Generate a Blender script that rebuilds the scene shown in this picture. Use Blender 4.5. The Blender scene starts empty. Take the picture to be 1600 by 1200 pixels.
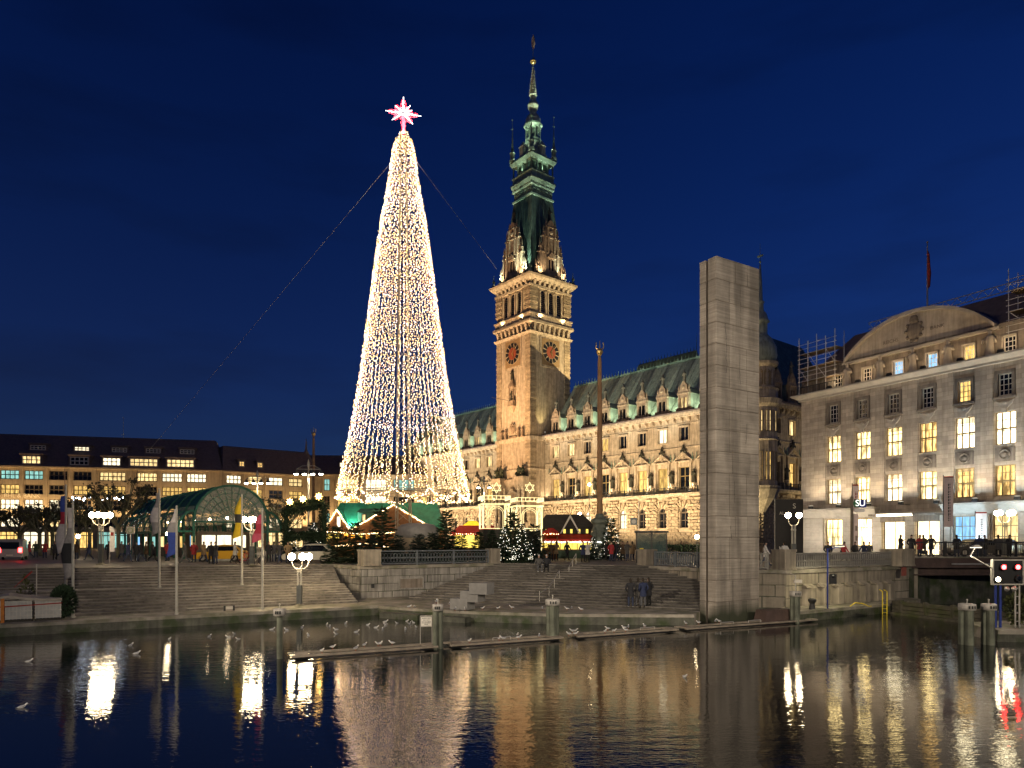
import bpy, bmesh, math, random
from mathutils import Vector, Matrix, Quaternion
R = math.radians
PI = math.pi
random.seed(7)
SC = bpy.context.scene
COL = SC.collection

# ------------------------------------------------------------------ camera
FPX = 1086.0                       # focal length in pixels of the 1600 px wide photograph
CAMZ = 4.8
HOR = 843.0
cam = bpy.data.cameras.new('camera'); cam_o = bpy.data.objects.new('camera', cam); COL.objects.link(cam_o)
cam_o.location = (0, 0, CAMZ); cam_o.rotation_euler = (R(90), 0, 0)
cam.sensor_width = 36.0; cam.lens = 36.0 * FPX / 1600.0
cam.shift_y = (HOR - 600.0) / 1600.0
cam.clip_start = 0.1; cam.clip_end = 4000
SC.camera = cam_o

# ------------------------------------------------------------------ world: blue hour
w = bpy.data.worlds.new('World'); SC.world = w; w.use_nodes = True
nt = w.node_tree; nt.nodes.clear()
sky = nt.nodes.new('ShaderNodeTexSky'); sky.sky_type = 'NISHITA'; sky.sun_disc = False
sky.sun_elevation = R(-0.3); sky.sun_rotation = R(60); sky.altitude = 0
sky.air_density = 1.0; sky.dust_density = 0.3; sky.ozone_density = 4.0
tint = nt.nodes.new('ShaderNodeMix'); tint.data_type = 'RGBA'; tint.blend_type = 'MULTIPLY'; tint.inputs[0].default_value = 1.0
tint.inputs[7].default_value = (0.20, 0.57, 1.25, 1)
tc = nt.nodes.new('ShaderNodeTexCoord')
mp = nt.nodes.new('ShaderNodeMapping'); mp.inputs['Scale'].default_value = (1.6, 1.6, 7.0)
cn = nt.nodes.new('ShaderNodeTexNoise'); cn.inputs['Scale'].default_value = 1.6; cn.inputs['Detail'].default_value = 6
cr = nt.nodes.new('ShaderNodeMapRange'); cr.inputs[1].default_value = .48; cr.inputs[2].default_value = .72; cr.inputs[3].default_value = 1.0; cr.inputs[4].default_value = .66
cm = nt.nodes.new('ShaderNodeMix'); cm.data_type = 'RGBA'; cm.blend_type = 'MULTIPLY'; cm.inputs[0].default_value = 1.0
bg = nt.nodes.new('ShaderNodeBackground'); bg.inputs[1].default_value = 0.085
out = nt.nodes.new('ShaderNodeOutputWorld')
L = nt.links.new
L(sky.outputs[0], tint.inputs[6]); L(tc.outputs['Generated'], mp.inputs[0]); L(mp.outputs[0], cn.inputs['Vector'])
L(cn.outputs[0], cr.inputs[0]); L(tint.outputs[2], cm.inputs[6]); L(cr.outputs[0], cm.inputs[7])
# city glow: a faint greyish lift towards the horizon, the same all round
sx = nt.nodes.new('ShaderNodeSeparateXYZ'); L(tc.outputs['Generated'], sx.inputs[0])
g1 = nt.nodes.new('ShaderNodeMath'); g1.operation = 'SUBTRACT'; g1.use_clamp = True; g1.inputs[0].default_value = 1.0; L(sx.outputs[2], g1.inputs[1])
g2 = nt.nodes.new('ShaderNodeMath'); g2.operation = 'POWER'; g2.inputs[1].default_value = 4.0; L(g1.outputs[0], g2.inputs[0])
ga = nt.nodes.new('ShaderNodeVectorMath'); ga.operation = 'SCALE'; ga.inputs[0].default_value = (.085,.115,.30); L(g2.outputs[0], ga.inputs['Scale'])
gs = nt.nodes.new('ShaderNodeVectorMath'); gs.operation = 'ADD'; L(cm.outputs[2], gs.inputs[0]); L(ga.outputs[0], gs.inputs[1])
L(gs.outputs[0], bg.inputs[0]); L(bg.outputs[0], out.inputs[0])

# the last afterglow: a very weak, very soft sun just at the horizon
sl = bpy.data.lights.new('afterglow', 'SUN'); sl.energy = 0.02; sl.angle = R(20); sl.color = (.7, .8, 1)
slo = bpy.data.objects.new('afterglow', sl); COL.objects.link(slo); slo.rotation_euler = (R(80), 0, R(60))

vs = SC.view_settings; vs.view_transform = 'Standard'; vs.look = 'None'; vs.exposure = 0.75; vs.gamma = 1.0; vs.use_curve_mapping = False
cy = SC.cycles
cy.use_denoising = True; cy.max_bounces = 5; cy.diffuse_bounces = 2; cy.glossy_bounces = 3; cy.transmission_bounces = 3; cy.transparent_max_bounces = 6
cy.caustics_reflective = False; cy.caustics_refractive = False; cy.sample_clamp_indirect = 40.0; cy.sample_clamp_direct = 0
cy.use_adaptive_sampling = True; cy.adaptive_threshold = 0.015

# ------------------------------------------------------------------ placing
def PX(px, D): return (px - 800.0) / FPX * D
def PZ(py, D): return CAMZ - (py - HOR) / FPX * D
def AT(px, py, D): return Vector((PX(px, D), D, PZ(py, D)))
def ONZ(px, py, z):
    D = (CAMZ - z) * FPX / (py - HOR); return Vector((PX(px, D), D, z))
SQ = 2.9          # level of the square
QZ = 0.6          # level of the low quay

# ------------------------------------------------------------------ mesh collector
class MB:
    def __init__(s): s.v = []; s.f = []; s.m = []; s.mi = 0
    def add(s, vs, fs):
        b = len(s.v); s.v += [tuple(q) for q in vs]
        for f in fs: s.f.append([b + i for i in f]); s.m.append(s.mi)
    def box(s, x0, x1, y0, y1, z0, z1):
        s.add([(x0,y0,z0),(x1,y0,z0),(x1,y1,z0),(x0,y1,z0),(x0,y0,z1),(x1,y0,z1),(x1,y1,z1),(x0,y1,z1)],
              [(3,2,1,0),(4,5,6,7),(0,1,5,4),(1,2,6,5),(2,3,7,6),(3,0,4,7)])
    def frus(s, x0, x1, y0, y1, z0, X0, X1, Y0, Y1, z1):
        s.add([(x0,y0,z0),(x1,y0,z0),(x1,y1,z0),(x0,y1,z0),(X0,Y0,z1),(X1,Y0,z1),(X1,Y1,z1),(X0,Y1,z1)],
              [(3,2,1,0),(4,5,6,7),(0,1,5,4),(1,2,6,5),(2,3,7,6),(3,0,4,7)])
    def sq(s, c, a0, z0, a1, z1, b0=None, b1=None):        # centred frustum with half sizes
        b0 = a0 if b0 is None else b0; b1 = a1 if b1 is None else b1
        s.frus(c[0]-a0, c[0]+a0, c[1]-b0, c[1]+b0, z0, c[0]-a1, c[0]+a1, c[1]-b1, c[1]+b1, z1)
    def prism(s, poly, z0, z1):
        n = len(poly)
        s.add([(p[0],p[1],z0) for p in poly] + [(p[0],p[1],z1) for p in poly],
              [tuple(range(n-1,-1,-1)), tuple(range(n,2*n))] + [(i,(i+1)%n,n+(i+1)%n,n+i) for i in range(n)])
    def ext(s, poly, y0, y1):                               # polygon in x,z pushed along y
        n = len(poly)
        s.add([(p[0],y0,p[1]) for p in poly] + [(p[0],y1,p[1]) for p in poly],
              [tuple(range(n)), tuple(range(2*n-1,n-1,-1))] + [(i,n+i,n+(i+1)%n,(i+1)%n) for i in range(n)])
    def tube(s, a, b, r, n=6, r2=None, cap=True):
        a = Vector(a); b = Vector(b); r2 = r if r2 is None else r2
        d = (b - a)
        if d.length < 1e-6: return
        d.normalize(); u = d.orthogonal().normalized(); v = d.cross(u)
        vs = [a + (u*math.cos(2*PI*i/n) + v*math.sin(2*PI*i/n))*r for i in range(n)] + [b + (u*math.cos(2*PI*i/n) + v*math.sin(2*PI*i/n))*r2 for i in range(n)]
        fs = [(i,(i+1)%n,n+(i+1)%n,n+i) for i in range(n)]
        if cap: fs += [tuple(range(n-1,-1,-1)), tuple(range(n,2*n))]
        s.add(vs, fs)
    def path(s, pts, r, n=6):
        for a, b in zip(pts, pts[1:]): s.tube(a, b, r, n)
    def lathe(s, prof, n=12, c=(0,0,0), a0=0.0):
        vs = []; fs = []; m = len(prof)
        for (r, z) in prof:
            for i in range(n):
                t = a0 + 2*PI*i/n; vs.append((c[0]+r*math.cos(t), c[1]+r*math.sin(t), c[2]+z))
        for j in range(m-1):
            for i in range(n): fs.append((j*n+i, j*n+(i+1)%n, (j+1)*n+(i+1)%n, (j+1)*n+i))
        fs.append(tuple(range(n-1,-1,-1))); fs.append(tuple((m-1)*n+i for i in range(n)))
        s.add(vs, fs)
    def ball(s, c, r, n=8, m=5, sx=1, sy=1, sz=1):
        pr = [(max(1e-4, math.sin(PI*j/m)), -math.cos(PI*j/m)) for j in range(m+1)]
        vs = []; fs = []
        for (q, z) in pr:
            for i in range(n):
                t = 2*PI*i/n; vs.append((c[0]+r*q*sx*math.cos(t), c[1]+r*q*sy*math.sin(t), c[2]+r*z*sz))
        for j in range(m):
            for i in range(n): fs.append((j*n+i, j*n+(i+1)%n, (j+1)*n+(i+1)%n, (j+1)*n+i))
        s.add(vs, fs)
    def octa(s, c, r):
        x, y, z = c
        s.add([(x+r,y,z),(x-r,y,z),(x,y+r,z),(x,y-r,z),(x,y,z+r),(x,y,z-r)],
              [(0,2,4),(2,1,4),(1,3,4),(3,0,4),(2,0,5),(1,2,5),(3,1,5),(0,3,5)])
    def wall(s, x0, x1, z0, z1, holes, y0, y1):            # holes: (x0,x1,z0,z1); a slab with real openings
        zs = sorted({z0, z1} | {h[2] for h in holes} | {h[3] for h in holes}); zs = [z for z in zs if z0 <= z <= z1]
        for a, b in zip(zs, zs[1:]):
            if b - a < 1e-5: continue
            hs = sorted([(max(x0,h[0]), min(x1,h[1])) for h in holes if h[2] <= a+1e-6 and h[3] >= b-1e-6])
            x = x0
            for h in hs:
                if h[0] > x + 1e-5: s.box(x, h[0], y0, y1, a, b)
                x = max(x, h[1])
            if x < x1 - 1e-5: s.box(x, x1, y0, y1, a, b)
    def archfill(s, x, w, zs, zt, y0, y1, n=8):            # two spandrels that turn a square head into a round one
        r = w/2
        for sg in (-1, 1):
            pts = [(x+sg*r, zt)] + [(x+sg*r*math.cos(PI/2*i/n), zs+(zt-zs)*math.sin(PI/2*i/n)) for i in range(n, -1, -1)]
            pts = [(x + (p[0]-x)*1.0, p[1]) for p in pts]
            for a, b in zip(pts[1:], pts[2:]):
                tri = [pts[0], a, b]
                if sg < 0: tri = tri[::-1]
                s.ext(tri, y0, y1)
    def mesh(s, name, mats, smooth=False):
        me = bpy.data.meshes.new(name); me.from_pydata(s.v, [], s.f)
        for m in (mats if isinstance(mats, (list, tuple)) else [mats]): me.materials.append(m)
        if any(s.m): me.polygons.foreach_set('material_index', s.m)
        if smooth: me.polygons.foreach_set('use_smooth', [True]*len(me.polygons))
        me.update(); return me
    def build(s, name, mats, parent=None, smooth=False, loc=None, rz=None):
        o = bpy.data.objects.new(name, s.mesh(name, mats, smooth)); COL.objects.link(o)
        if parent is not None: o.parent = parent
        if loc is not None: o.location = loc
        if rz is not None: o.rotation_euler = (0, 0, rz)
        return o
def inst(name, me, parent=None, loc=(0,0,0), rz=0, sc=None, rot=None):
    o = bpy.data.objects.new(name, me); COL.objects.link(o)
    if parent is not None: o.parent = parent
    o.location = loc; o.rotation_euler = rot if rot is not None else (0, 0, rz)
    if sc is not None: o.scale = sc if isinstance(sc, (tuple, list)) else (sc, sc, sc)
    return o
def tag(o, label=None, cat=None, group=None, kind=None):
    if label: o['label'] = label
    if cat: o['category'] = cat
    if group: o['group'] = group
    if kind: o['kind'] = kind
    return o
def thing(name, label, cat, loc=(0,0,0), rz=0, group=None):
    o = bpy.data.objects.new(name, None); COL.objects.link(o); o.location = loc; o.rotation_euler = (0,0,rz)
    o.empty_display_size = .3
    return tag(o, label, cat, group)
def struct(o): o['kind'] = 'structure'; return o
def stuff(o): o['kind'] = 'stuff'; return o
_CH = {}
def copy_tree(o, parent=None):
    c = o.copy(); COL.objects.link(c); c.parent = parent
    for ch in list(o.children): copy_tree(ch, c)
    return c
def text(body, parent, mat, size, loc, rot=(PI/2,0,0), name='lettering', ext=.01, align='CENTER'):
    cu = bpy.data.curves.new(name, 'FONT'); cu.body = body; cu.size = size; cu.extrude = ext; cu.align_x = align; cu.align_y = 'CENTER'
    cu.materials.append(mat)
    tmp = bpy.data.objects.new(name, cu); COL.objects.link(tmp); bpy.context.view_layer.update()
    me = bpy.data.meshes.new_from_object(tmp.evaluated_get(bpy.context.evaluated_depsgraph_get())); bpy.data.objects.remove(tmp)
    o = bpy.data.objects.new(name, me); COL.objects.link(o); o.parent = parent; o.location = loc; o.rotation_euler = rot
    return stuff(o)
def lamp(name, kind, parent, loc, energy, color, radius=.1, target=None, angle=60, blend=.5, world_target=False):
    l = bpy.data.lights.new(name, kind); l.energy = energy; l.color = color
    if kind in ('POINT', 'SPOT'): l.shadow_soft_size = radius
    if kind == 'SPOT': l.spot_size = R(angle); l.spot_blend = blend
    o = bpy.data.objects.new(name, l); COL.objects.link(o); o.parent = parent; o.location = loc
    if target is not None:
        d = Vector(target) - Vector(loc); o.rotation_euler = d.to_track_quat('-Z', 'Y').to_euler()
    return o

# ------------------------------------------------------------------ materials
def mat(name, col, rough=.8, scale=2.0, amt=.25, bump=.0, bscale=None, metal=0.0, island=0.0, streak=0.0, detail=6, spec=.4, moss=None, objrand=0.0, world=False):
    m = bpy.data.materials.new(name); m.use_nodes = True; n = m.node_tree; p = n.nodes['Principled BSDF']; ln = n.links.new
    p.inputs['Roughness'].default_value = rough; p.inputs['Metallic'].default_value = metal; p.inputs['Specular IOR Level'].default_value = spec
    t = n.nodes.new('ShaderNodeTexCoord')
    class _W: outputs = {'Object': n.nodes.new('ShaderNodeNewGeometry').outputs['Position']}
    if world: t = _W
    nz = n.nodes.new('ShaderNodeTexNoise'); nz.inputs['Scale'].default_value = scale; nz.inputs['Detail'].default_value = detail; nz.inputs['Roughness'].default_value = .62
    ln(t.outputs['Object'], nz.inputs['Vector'])
    rp = n.nodes.new('ShaderNodeMapRange'); rp.inputs[1].default_value = .3; rp.inputs[2].default_value = .7
    rp.inputs[3].default_value = 1 - amt; rp.inputs[4].default_value = 1 + amt*.7
    ln(nz.outputs[0], rp.inputs[0]); fac = rp.outputs[0]
    def mul(a, b):
        q = n.nodes.new('ShaderNodeMath'); q.operation = 'MULTIPLY'; ln(a, q.inputs[0]); ln(b, q.inputs[1]); return q.outputs[0]
    if island:
        g = n.nodes.new('ShaderNodeNewGeometry'); r2 = n.nodes.new('ShaderNodeMapRange'); r2.inputs[3].default_value = 1-island; r2.inputs[4].default_value = 1+island*.8
        ln(g.outputs['Random Per Island'], r2.inputs[0]); fac = mul(fac, r2.outputs[0])
    if objrand:
        g = n.nodes.new('ShaderNodeObjectInfo'); r2 = n.nodes.new('ShaderNodeMapRange'); r2.inputs[3].default_value = 1-objrand; r2.inputs[4].default_value = 1+objrand*.8
        ln(g.outputs['Random'], r2.inputs[0]); fac = mul(fac, r2.outputs[0])
    if streak:
        ma = n.nodes.new('ShaderNodeMapping'); ma.inputs['Scale'].default_value = (3.0, 3.0, .22); ln(t.outputs['Object'], ma.inputs[0])
        n2 = n.nodes.new('ShaderNodeTexNoise'); n2.inputs['Scale'].default_value = 1.3; n2.inputs['Detail'].default_value = 5; ln(ma.outputs[0], n2.inputs['Vector'])
        r3 = n.nodes.new('ShaderNodeMapRange'); r3.inputs[1].default_value = .4; r3.inputs[2].default_value = .68; r3.inputs[3].default_value = 1+streak*.3; r3.inputs[4].default_value = 1-streak
        ln(n2.outputs[0], r3.inputs[0]); fac = mul(fac, r3.outputs[0])
    mx = n.nodes.new('ShaderNodeVectorMath'); mx.operation = 'SCALE'; mx.inputs[0].default_value = col[:3]
    ln(fac, mx.inputs['Scale']); colout = mx.outputs[0]
    if moss:
        n4 = n.nodes.new('ShaderNodeTexNoise'); n4.inputs['Scale'].default_value = 1.1; n4.inputs['Detail'].default_value = 8; ln(t.outputs['Object'], n4.inputs['Vector'])
        r4 = n.nodes.new('ShaderNodeMapRange'); r4.inputs[1].default_value = .46; r4.inputs[2].default_value = .62; ln(n4.outputs[0], r4.inputs[0])
        mm = n.nodes.new('ShaderNodeMix'); mm.data_type = 'RGBA'; ln(r4.outputs[0], mm.inputs[0]); ln(colout, mm.inputs[6]); mm.inputs[7].default_value = (*moss, 1); colout = mm.outputs[2]
    ln(colout, p.inputs['Base Color'])
    if bump:
        b = n.nodes.new('ShaderNodeBump'); b.inputs['Strength'].default_value = bump; b.inputs['Distance'].default_value = .05
        nb = nz
        if bscale:
            nb = n.nodes.new('ShaderNodeTexNoise'); nb.inputs['Scale'].default_value = bscale; nb.inputs['Detail'].default_value = 5; ln(t.outputs['Object'], nb.inputs['Vector'])
        ln(nb.outputs[0], b.inputs['Height']); ln(b.outputs[0], p.inputs['Normal'])
    return m
def emit(name, col, strength, var=0.0, vscale=1.5, sample=True):
    m = bpy.data.materials.new(name); m.use_nodes = True; n = m.node_tree; n.nodes.clear(); ln = n.links.new
    o = n.nodes.new('ShaderNodeOutputMaterial'); e = n.nodes.new('ShaderNodeEmission'); e.inputs[0].default_value = (*col, 1); e.inputs[1].default_value = strength
    ln(e.outputs[0], o.inputs[0])
    if var:
        t = n.nodes.new('ShaderNodeTexCoord'); oi = n.nodes.new('ShaderNodeObjectInfo')
        ma = n.nodes.new('ShaderNodeMapping'); ma.inputs['Scale'].default_value = (2.6,2.6,.55); ln(t.outputs['Object'], ma.inputs[0])
        ad = n.nodes.new('ShaderNodeVectorMath'); ad.operation = 'ADD'; ln(ma.outputs[0], ad.inputs[0])
        sc = n.nodes.new('ShaderNodeMath'); sc.operation = 'MULTIPLY'; sc.inputs[1].default_value = 97; ln(oi.outputs['Random'], sc.inputs[0]); ln(sc.outputs[0], ad.inputs[1])
        z = n.nodes.new('ShaderNodeTexNoise'); z.inputs['Scale'].default_value = vscale; z.inputs['Detail'].default_value = 3; ln(ad.outputs[0], z.inputs['Vector'])
        r = n.nodes.new('ShaderNodeMapRange'); r.inputs[1].default_value = .35; r.inputs[2].default_value = .65; r.inputs[3].default_value = strength*(1-var); r.inputs[4].default_value = strength*(1+var*.6)
        ln(z.outputs[0], r.inputs[0])
        r2 = n.nodes.new('ShaderNodeMapRange'); r2.inputs[3].default_value = 1-var*.6; r2.inputs[4].default_value = 1+var*.4; ln(oi.outputs['Random'], r2.inputs[0])
        q = n.nodes.new('ShaderNodeMath'); q.operation = 'MULTIPLY'; ln(r.outputs[0], q.inputs[0]); ln(r2.outputs[0], q.inputs[1]); ln(q.outputs[0], e.inputs[1])
    m.cycles.emission_sampling = 'AUTO' if sample else 'NONE'
    return m
M = {}
M['sand'] = mat('sandstone', (.50,.40,.28), .85, 1.2, .32, .35, 9, streak=.36)
M['rust'] = mat('rusticated_sandstone', (.44,.34,.22), .9, 1.6, .35, .6, 5, island=.24, streak=.2)
M['sand_dark'] = mat('weathered_sandstone', (.36,.26,.17), .9, 1.5, .35, .4, 7, island=.1, streak=.3)
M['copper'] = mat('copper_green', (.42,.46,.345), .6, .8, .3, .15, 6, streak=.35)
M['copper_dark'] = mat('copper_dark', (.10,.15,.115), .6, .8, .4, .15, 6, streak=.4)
M['copper_pale'] = mat('copper_pale', (.23,.32,.24), .6, 1.5, .35, .2, 8, streak=.3)
M['bronze'] = mat('bronze', (.07,.065,.045), .5, 4, .4, .2, 12, metal=.3)
M['iron'] = mat('iron', (.03,.03,.028), .5, 3, .3)
M['gold'] = mat('gold', (.8,.55,.2), .3, 5, .2, metal=.8)
M['lime'] = mat('limestone', (.48,.42,.34), .85, 1.1, .2, .2, 9, streak=.2)
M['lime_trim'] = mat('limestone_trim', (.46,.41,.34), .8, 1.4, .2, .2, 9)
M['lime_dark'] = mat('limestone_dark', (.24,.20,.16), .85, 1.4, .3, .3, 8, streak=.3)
M['roof'] = mat('roof_tile', (.17,.125,.11), .8, 2, .3, .3, 14)
M['tan'] = mat('tan_stone', (.40,.31,.20), .85, .9, .2, .2, 6, streak=.2)
M['tan_dark'] = mat('tan_stone_dark', (.27,.21,.15), .85, .9, .25, .2, 6)
M['frame_w'] = mat('window_frame_white', (.62,.57,.48), .5, 3, .1)
M['frame_d'] = mat('window_frame_dark', (.10,.075,.05), .5, 3, .2)
M['frame_b'] = mat('window_frame_brass', (.30,.21,.09), .45, 3, .2)
def glassdark():
    m = mat('dark_window_glass', (.010,.012,.016), .06, 3, .3, spec=.6); return m
M['glass_d'] = glassdark()
M['win_warm'] = emit('lit_room_warm', (1,.70,.30), 1.0, .6, sample=False)
M['win_yel'] = emit('lit_room_yellow', (1,.62,.18), .8, .55, sample=False)
M['win_white'] = emit('lit_room_white', (1,.85,.55), 1.35, .4, sample=False)
M['win_teal'] = emit('lit_room_teal', (.40,.85,.75), .55, .4, sample=False)
M['win_hot'] = emit('lit_hall', (1,.74,.32), 3.2, .8, 1.3)
M['win_hot2'] = emit('lit_hall_dim', (1,.60,.20), 1.5, .8, 1.8)
M['win_hot3'] = emit('lit_hall_white', (1,.84,.52), 3.0, .6, 1.1)
M['win_blue'] = emit('lit_room_blue', (.30,.62,1), 1.0, .35, sample=False)
M['globe'] = emit('lamp_globe', (1,.78,.46), 60.0)
M['white_light'] = emit('floodlight_glass', (1,.90,.70), 2.0, sample=False)
# ================================================================== SETTING
M['pave'] = mat('paving_granite', (.16,.145,.125), .55, .5, .35, .3, 30)
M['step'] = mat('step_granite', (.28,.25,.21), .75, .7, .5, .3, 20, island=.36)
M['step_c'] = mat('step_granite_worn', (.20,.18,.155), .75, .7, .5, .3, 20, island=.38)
M['riser'] = mat('shaded_riser_granite', (.17,.15,.125), .85, 2.5, .35, .3, 20, island=.25, streak=.3)  # darker than the treads: riser shade put into the colour
M['riser_c'] = mat('shaded_riser_granite_c', (.105,.095,.08), .85, 2.5, .4, .3, 20, island=.3, streak=.3)  # broad steps: shade on the risers painted in as a darker tone
M['quaywall'] = mat('wet_quay_stone', (.10,.10,.075), .6, 1.2, .45, .5, 6, moss=(.035,.05,.015), streak=.3)
M['wallstone'] = mat('embankment_stone', (.30,.28,.25), .85, .8, .3, .35, 12, streak=.38, objrand=.1, world=True)
M['wallstone_w'] = mat('embankment_stone_warm', (.30,.26,.20), .85, .8, .3, .35, 12, streak=.34, objrand=.1, world=True)
M['coping'] = mat('coping_stone', (.30,.27,.22), .65, .8, .5, .3, 14, moss=(.16,.155,.10))
M['block'] = mat('concrete_block', (.25,.24,.225), .85, 2, .2, .2, 15)
def stelemat():
    m = mat('stele_stone', (.36,.315,.26), .85, .7, .28, 0, objrand=.13, world=True)
    n = m.node_tree; ln = n.links.new; p = n.nodes['Principled BSDF']
    t = n.nodes.new('ShaderNodeTexCoord'); ma = n.nodes.new('ShaderNodeMapping'); ma.inputs['Scale'].default_value = (.25,.25,9)
    g = n.nodes.new('ShaderNodeNewGeometry'); ln(g.outputs['Position'], ma.inputs[0])
    z = n.nodes.new('ShaderNodeTexNoise'); z.inputs['Scale'].default_value = 1.2; z.inputs['Detail'].default_value = 7; z.inputs['Roughness'].default_value = .7; ln(ma.outputs[0], z.inputs['Vector'])
    ma2 = n.nodes.new('ShaderNodeMapping'); ma2.inputs['Scale'].default_value = (1.6,1.6,.16); ln(g.outputs['Position'], ma2.inputs[0])
    z2 = n.nodes.new('ShaderNodeTexNoise'); z2.inputs['Scale'].default_value = .8; z2.inputs['Detail'].default_value = 6; ln(ma2.outputs[0], z2.inputs['Vector'])
    r = n.nodes.new('ShaderNodeMapRange'); r.inputs[1].default_value = .3; r.inputs[2].default_value = .7; r.inputs[3].default_value = .66; r.inputs[4].default_value = 1.24; ln(z.outputs[0], r.inputs[0])
    r2 = n.nodes.new('ShaderNodeMapRange'); r2.inputs[1].default_value = .42; r2.inputs[2].default_value = .66; r2.inputs[3].default_value = 1.1; r2.inputs[4].default_value = .62; ln(z2.outputs[0], r2.inputs[0])
    q = n.nodes.new('ShaderNodeMath'); q.operation = 'MULTIPLY'; ln(r.outputs[0], q.inputs[0]); ln(r2.outputs[0], q.inputs[1])
    src = p.inputs['Base Color'].links[0].from_socket
    v = n.nodes.new('ShaderNodeVectorMath'); v.operation = 'SCALE'; ln(src, v.inputs[0]); ln(q.outputs[0], v.inputs['Scale']); ln(v.outputs[0], p.inputs['Base Color'])
    sp = n.nodes.new('ShaderNodeSeparateXYZ'); ln(g.outputs['Position'], sp.inputs[0])
    wl = n.nodes.new('ShaderNodeMath'); wl.operation = 'MULTIPLY_ADD'; wl.inputs[1].default_value = -1.4; ln(z2.outputs[0], wl.inputs[0]); ln(sp.outputs[2], wl.inputs[2])
    r5 = n.nodes.new('ShaderNodeMapRange'); r5.inputs[1].default_value = -.35; r5.inputs[2].default_value = .45; r5.inputs[3].default_value = 1; r5.inputs[4].default_value = 0; ln(wl.outputs[0], r5.inputs[0])
    mm = n.nodes.new('ShaderNodeMix'); mm.data_type = 'RGBA'; ln(r5.outputs[0], mm.inputs[0]); ln(v.outputs[0], mm.inputs[6]); mm.inputs[7].default_value = (.045,.05,.03,1); ln(mm.outputs[2], p.inputs['Base Color'])
    b = n.nodes.new('ShaderNodeBump'); b.inputs['Strength'].default_value = .35; b.inputs['Distance'].default_value = .03; ln(z.outputs[0], b.inputs['Height']); ln(b.outputs[0], p.inputs['Normal'])
    return m
M['stele'] = stelemat()
def watermat():
    m = bpy.data.materials.new('harbour_water'); m.use_nodes = True; n = m.node_tree; p = n.nodes['Principled BSDF']; ln = n.links.new
    p.inputs['Base Color'].default_value = (.004,.0055,.006,1); p.inputs['Roughness'].default_value = .03; p.inputs['IOR'].default_value = 1.6; p.inputs['Specular IOR Level'].default_value = .6
    g = n.nodes.new('ShaderNodeNewGeometry')
    def noise(sx, sy, sc, det, rough=.55):
        ma = n.nodes.new('ShaderNodeMapping'); ma.inputs['Scale'].default_value = (sx, sy, 1); ln(g.outputs['Position'], ma.inputs[0])
        z = n.nodes.new('ShaderNodeTexNoise'); z.inputs['Scale'].default_value = sc; z.inputs['Detail'].default_value = det; z.inputs['Roughness'].default_value = rough; ln(ma.outputs[0], z.inputs['Vector']); return z.outputs[0]
    a = noise(.5, 1.2, 1.6, 3); b = noise(.6, 1.4, 7.5, 2); c = noise(.5, .8, .12, 2)
    s1 = n.nodes.new('ShaderNodeMath'); s1.operation = 'MULTIPLY_ADD'; s1.inputs[1].default_value = .42; ln(b, s1.inputs[0]); ln(a, s1.inputs[2])
    cr = n.nodes.new('ShaderNodeMapRange'); cr.inputs[1].default_value = .38; cr.inputs[2].default_value = .62; cr.inputs[3].default_value = .25; cr.inputs[4].default_value = 1.15; ln(c, cr.inputs[0])
    s2 = n.nodes.new('ShaderNodeMath'); s2.operation = 'MULTIPLY'; ln(s1.outputs[0], s2.inputs[0]); ln(cr.outputs[0], s2.inputs[1])
    bp = n.nodes.new('ShaderNodeBump'); bp.inputs['Strength'].default_value = 1.0; bp.inputs['Distance'].default_value = .0135; ln(s2.outputs[0], bp.inputs['Height']); ln(bp.outputs[0], p.inputs['Normal'])
    return m
M['water'] = watermat()
b = MB(); b.add([(-260,-60,0),(260,-60,0),(260,120,0),(-260,120,0)], [(0,1,2,3)])
struct(b.build('water', M['water']))

# the paved square and everything beyond, one sheet to the horizon
pA = (-10.8,49.6); pE = (-1.1,55.6); pT = (9.6,50.7); pW = (13.2,44.5); pC = (17.0,43.2); pB = (28.7,50.2)
front = [(-260,-34), (-48,40.9), (-13.7,53.0), pA, pE, pT, pW, pC, pB, (31,51.6), (60,57), (400,60)]
b = MB(); pts = front + [(2600,3000), (-2600,3000), (-2600,-34)]
b.add([(x,y,SQ) for x, y in pts], [tuple(range(len(pts)))])
struct(b.build('square_pavement', M['pave']))

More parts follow.
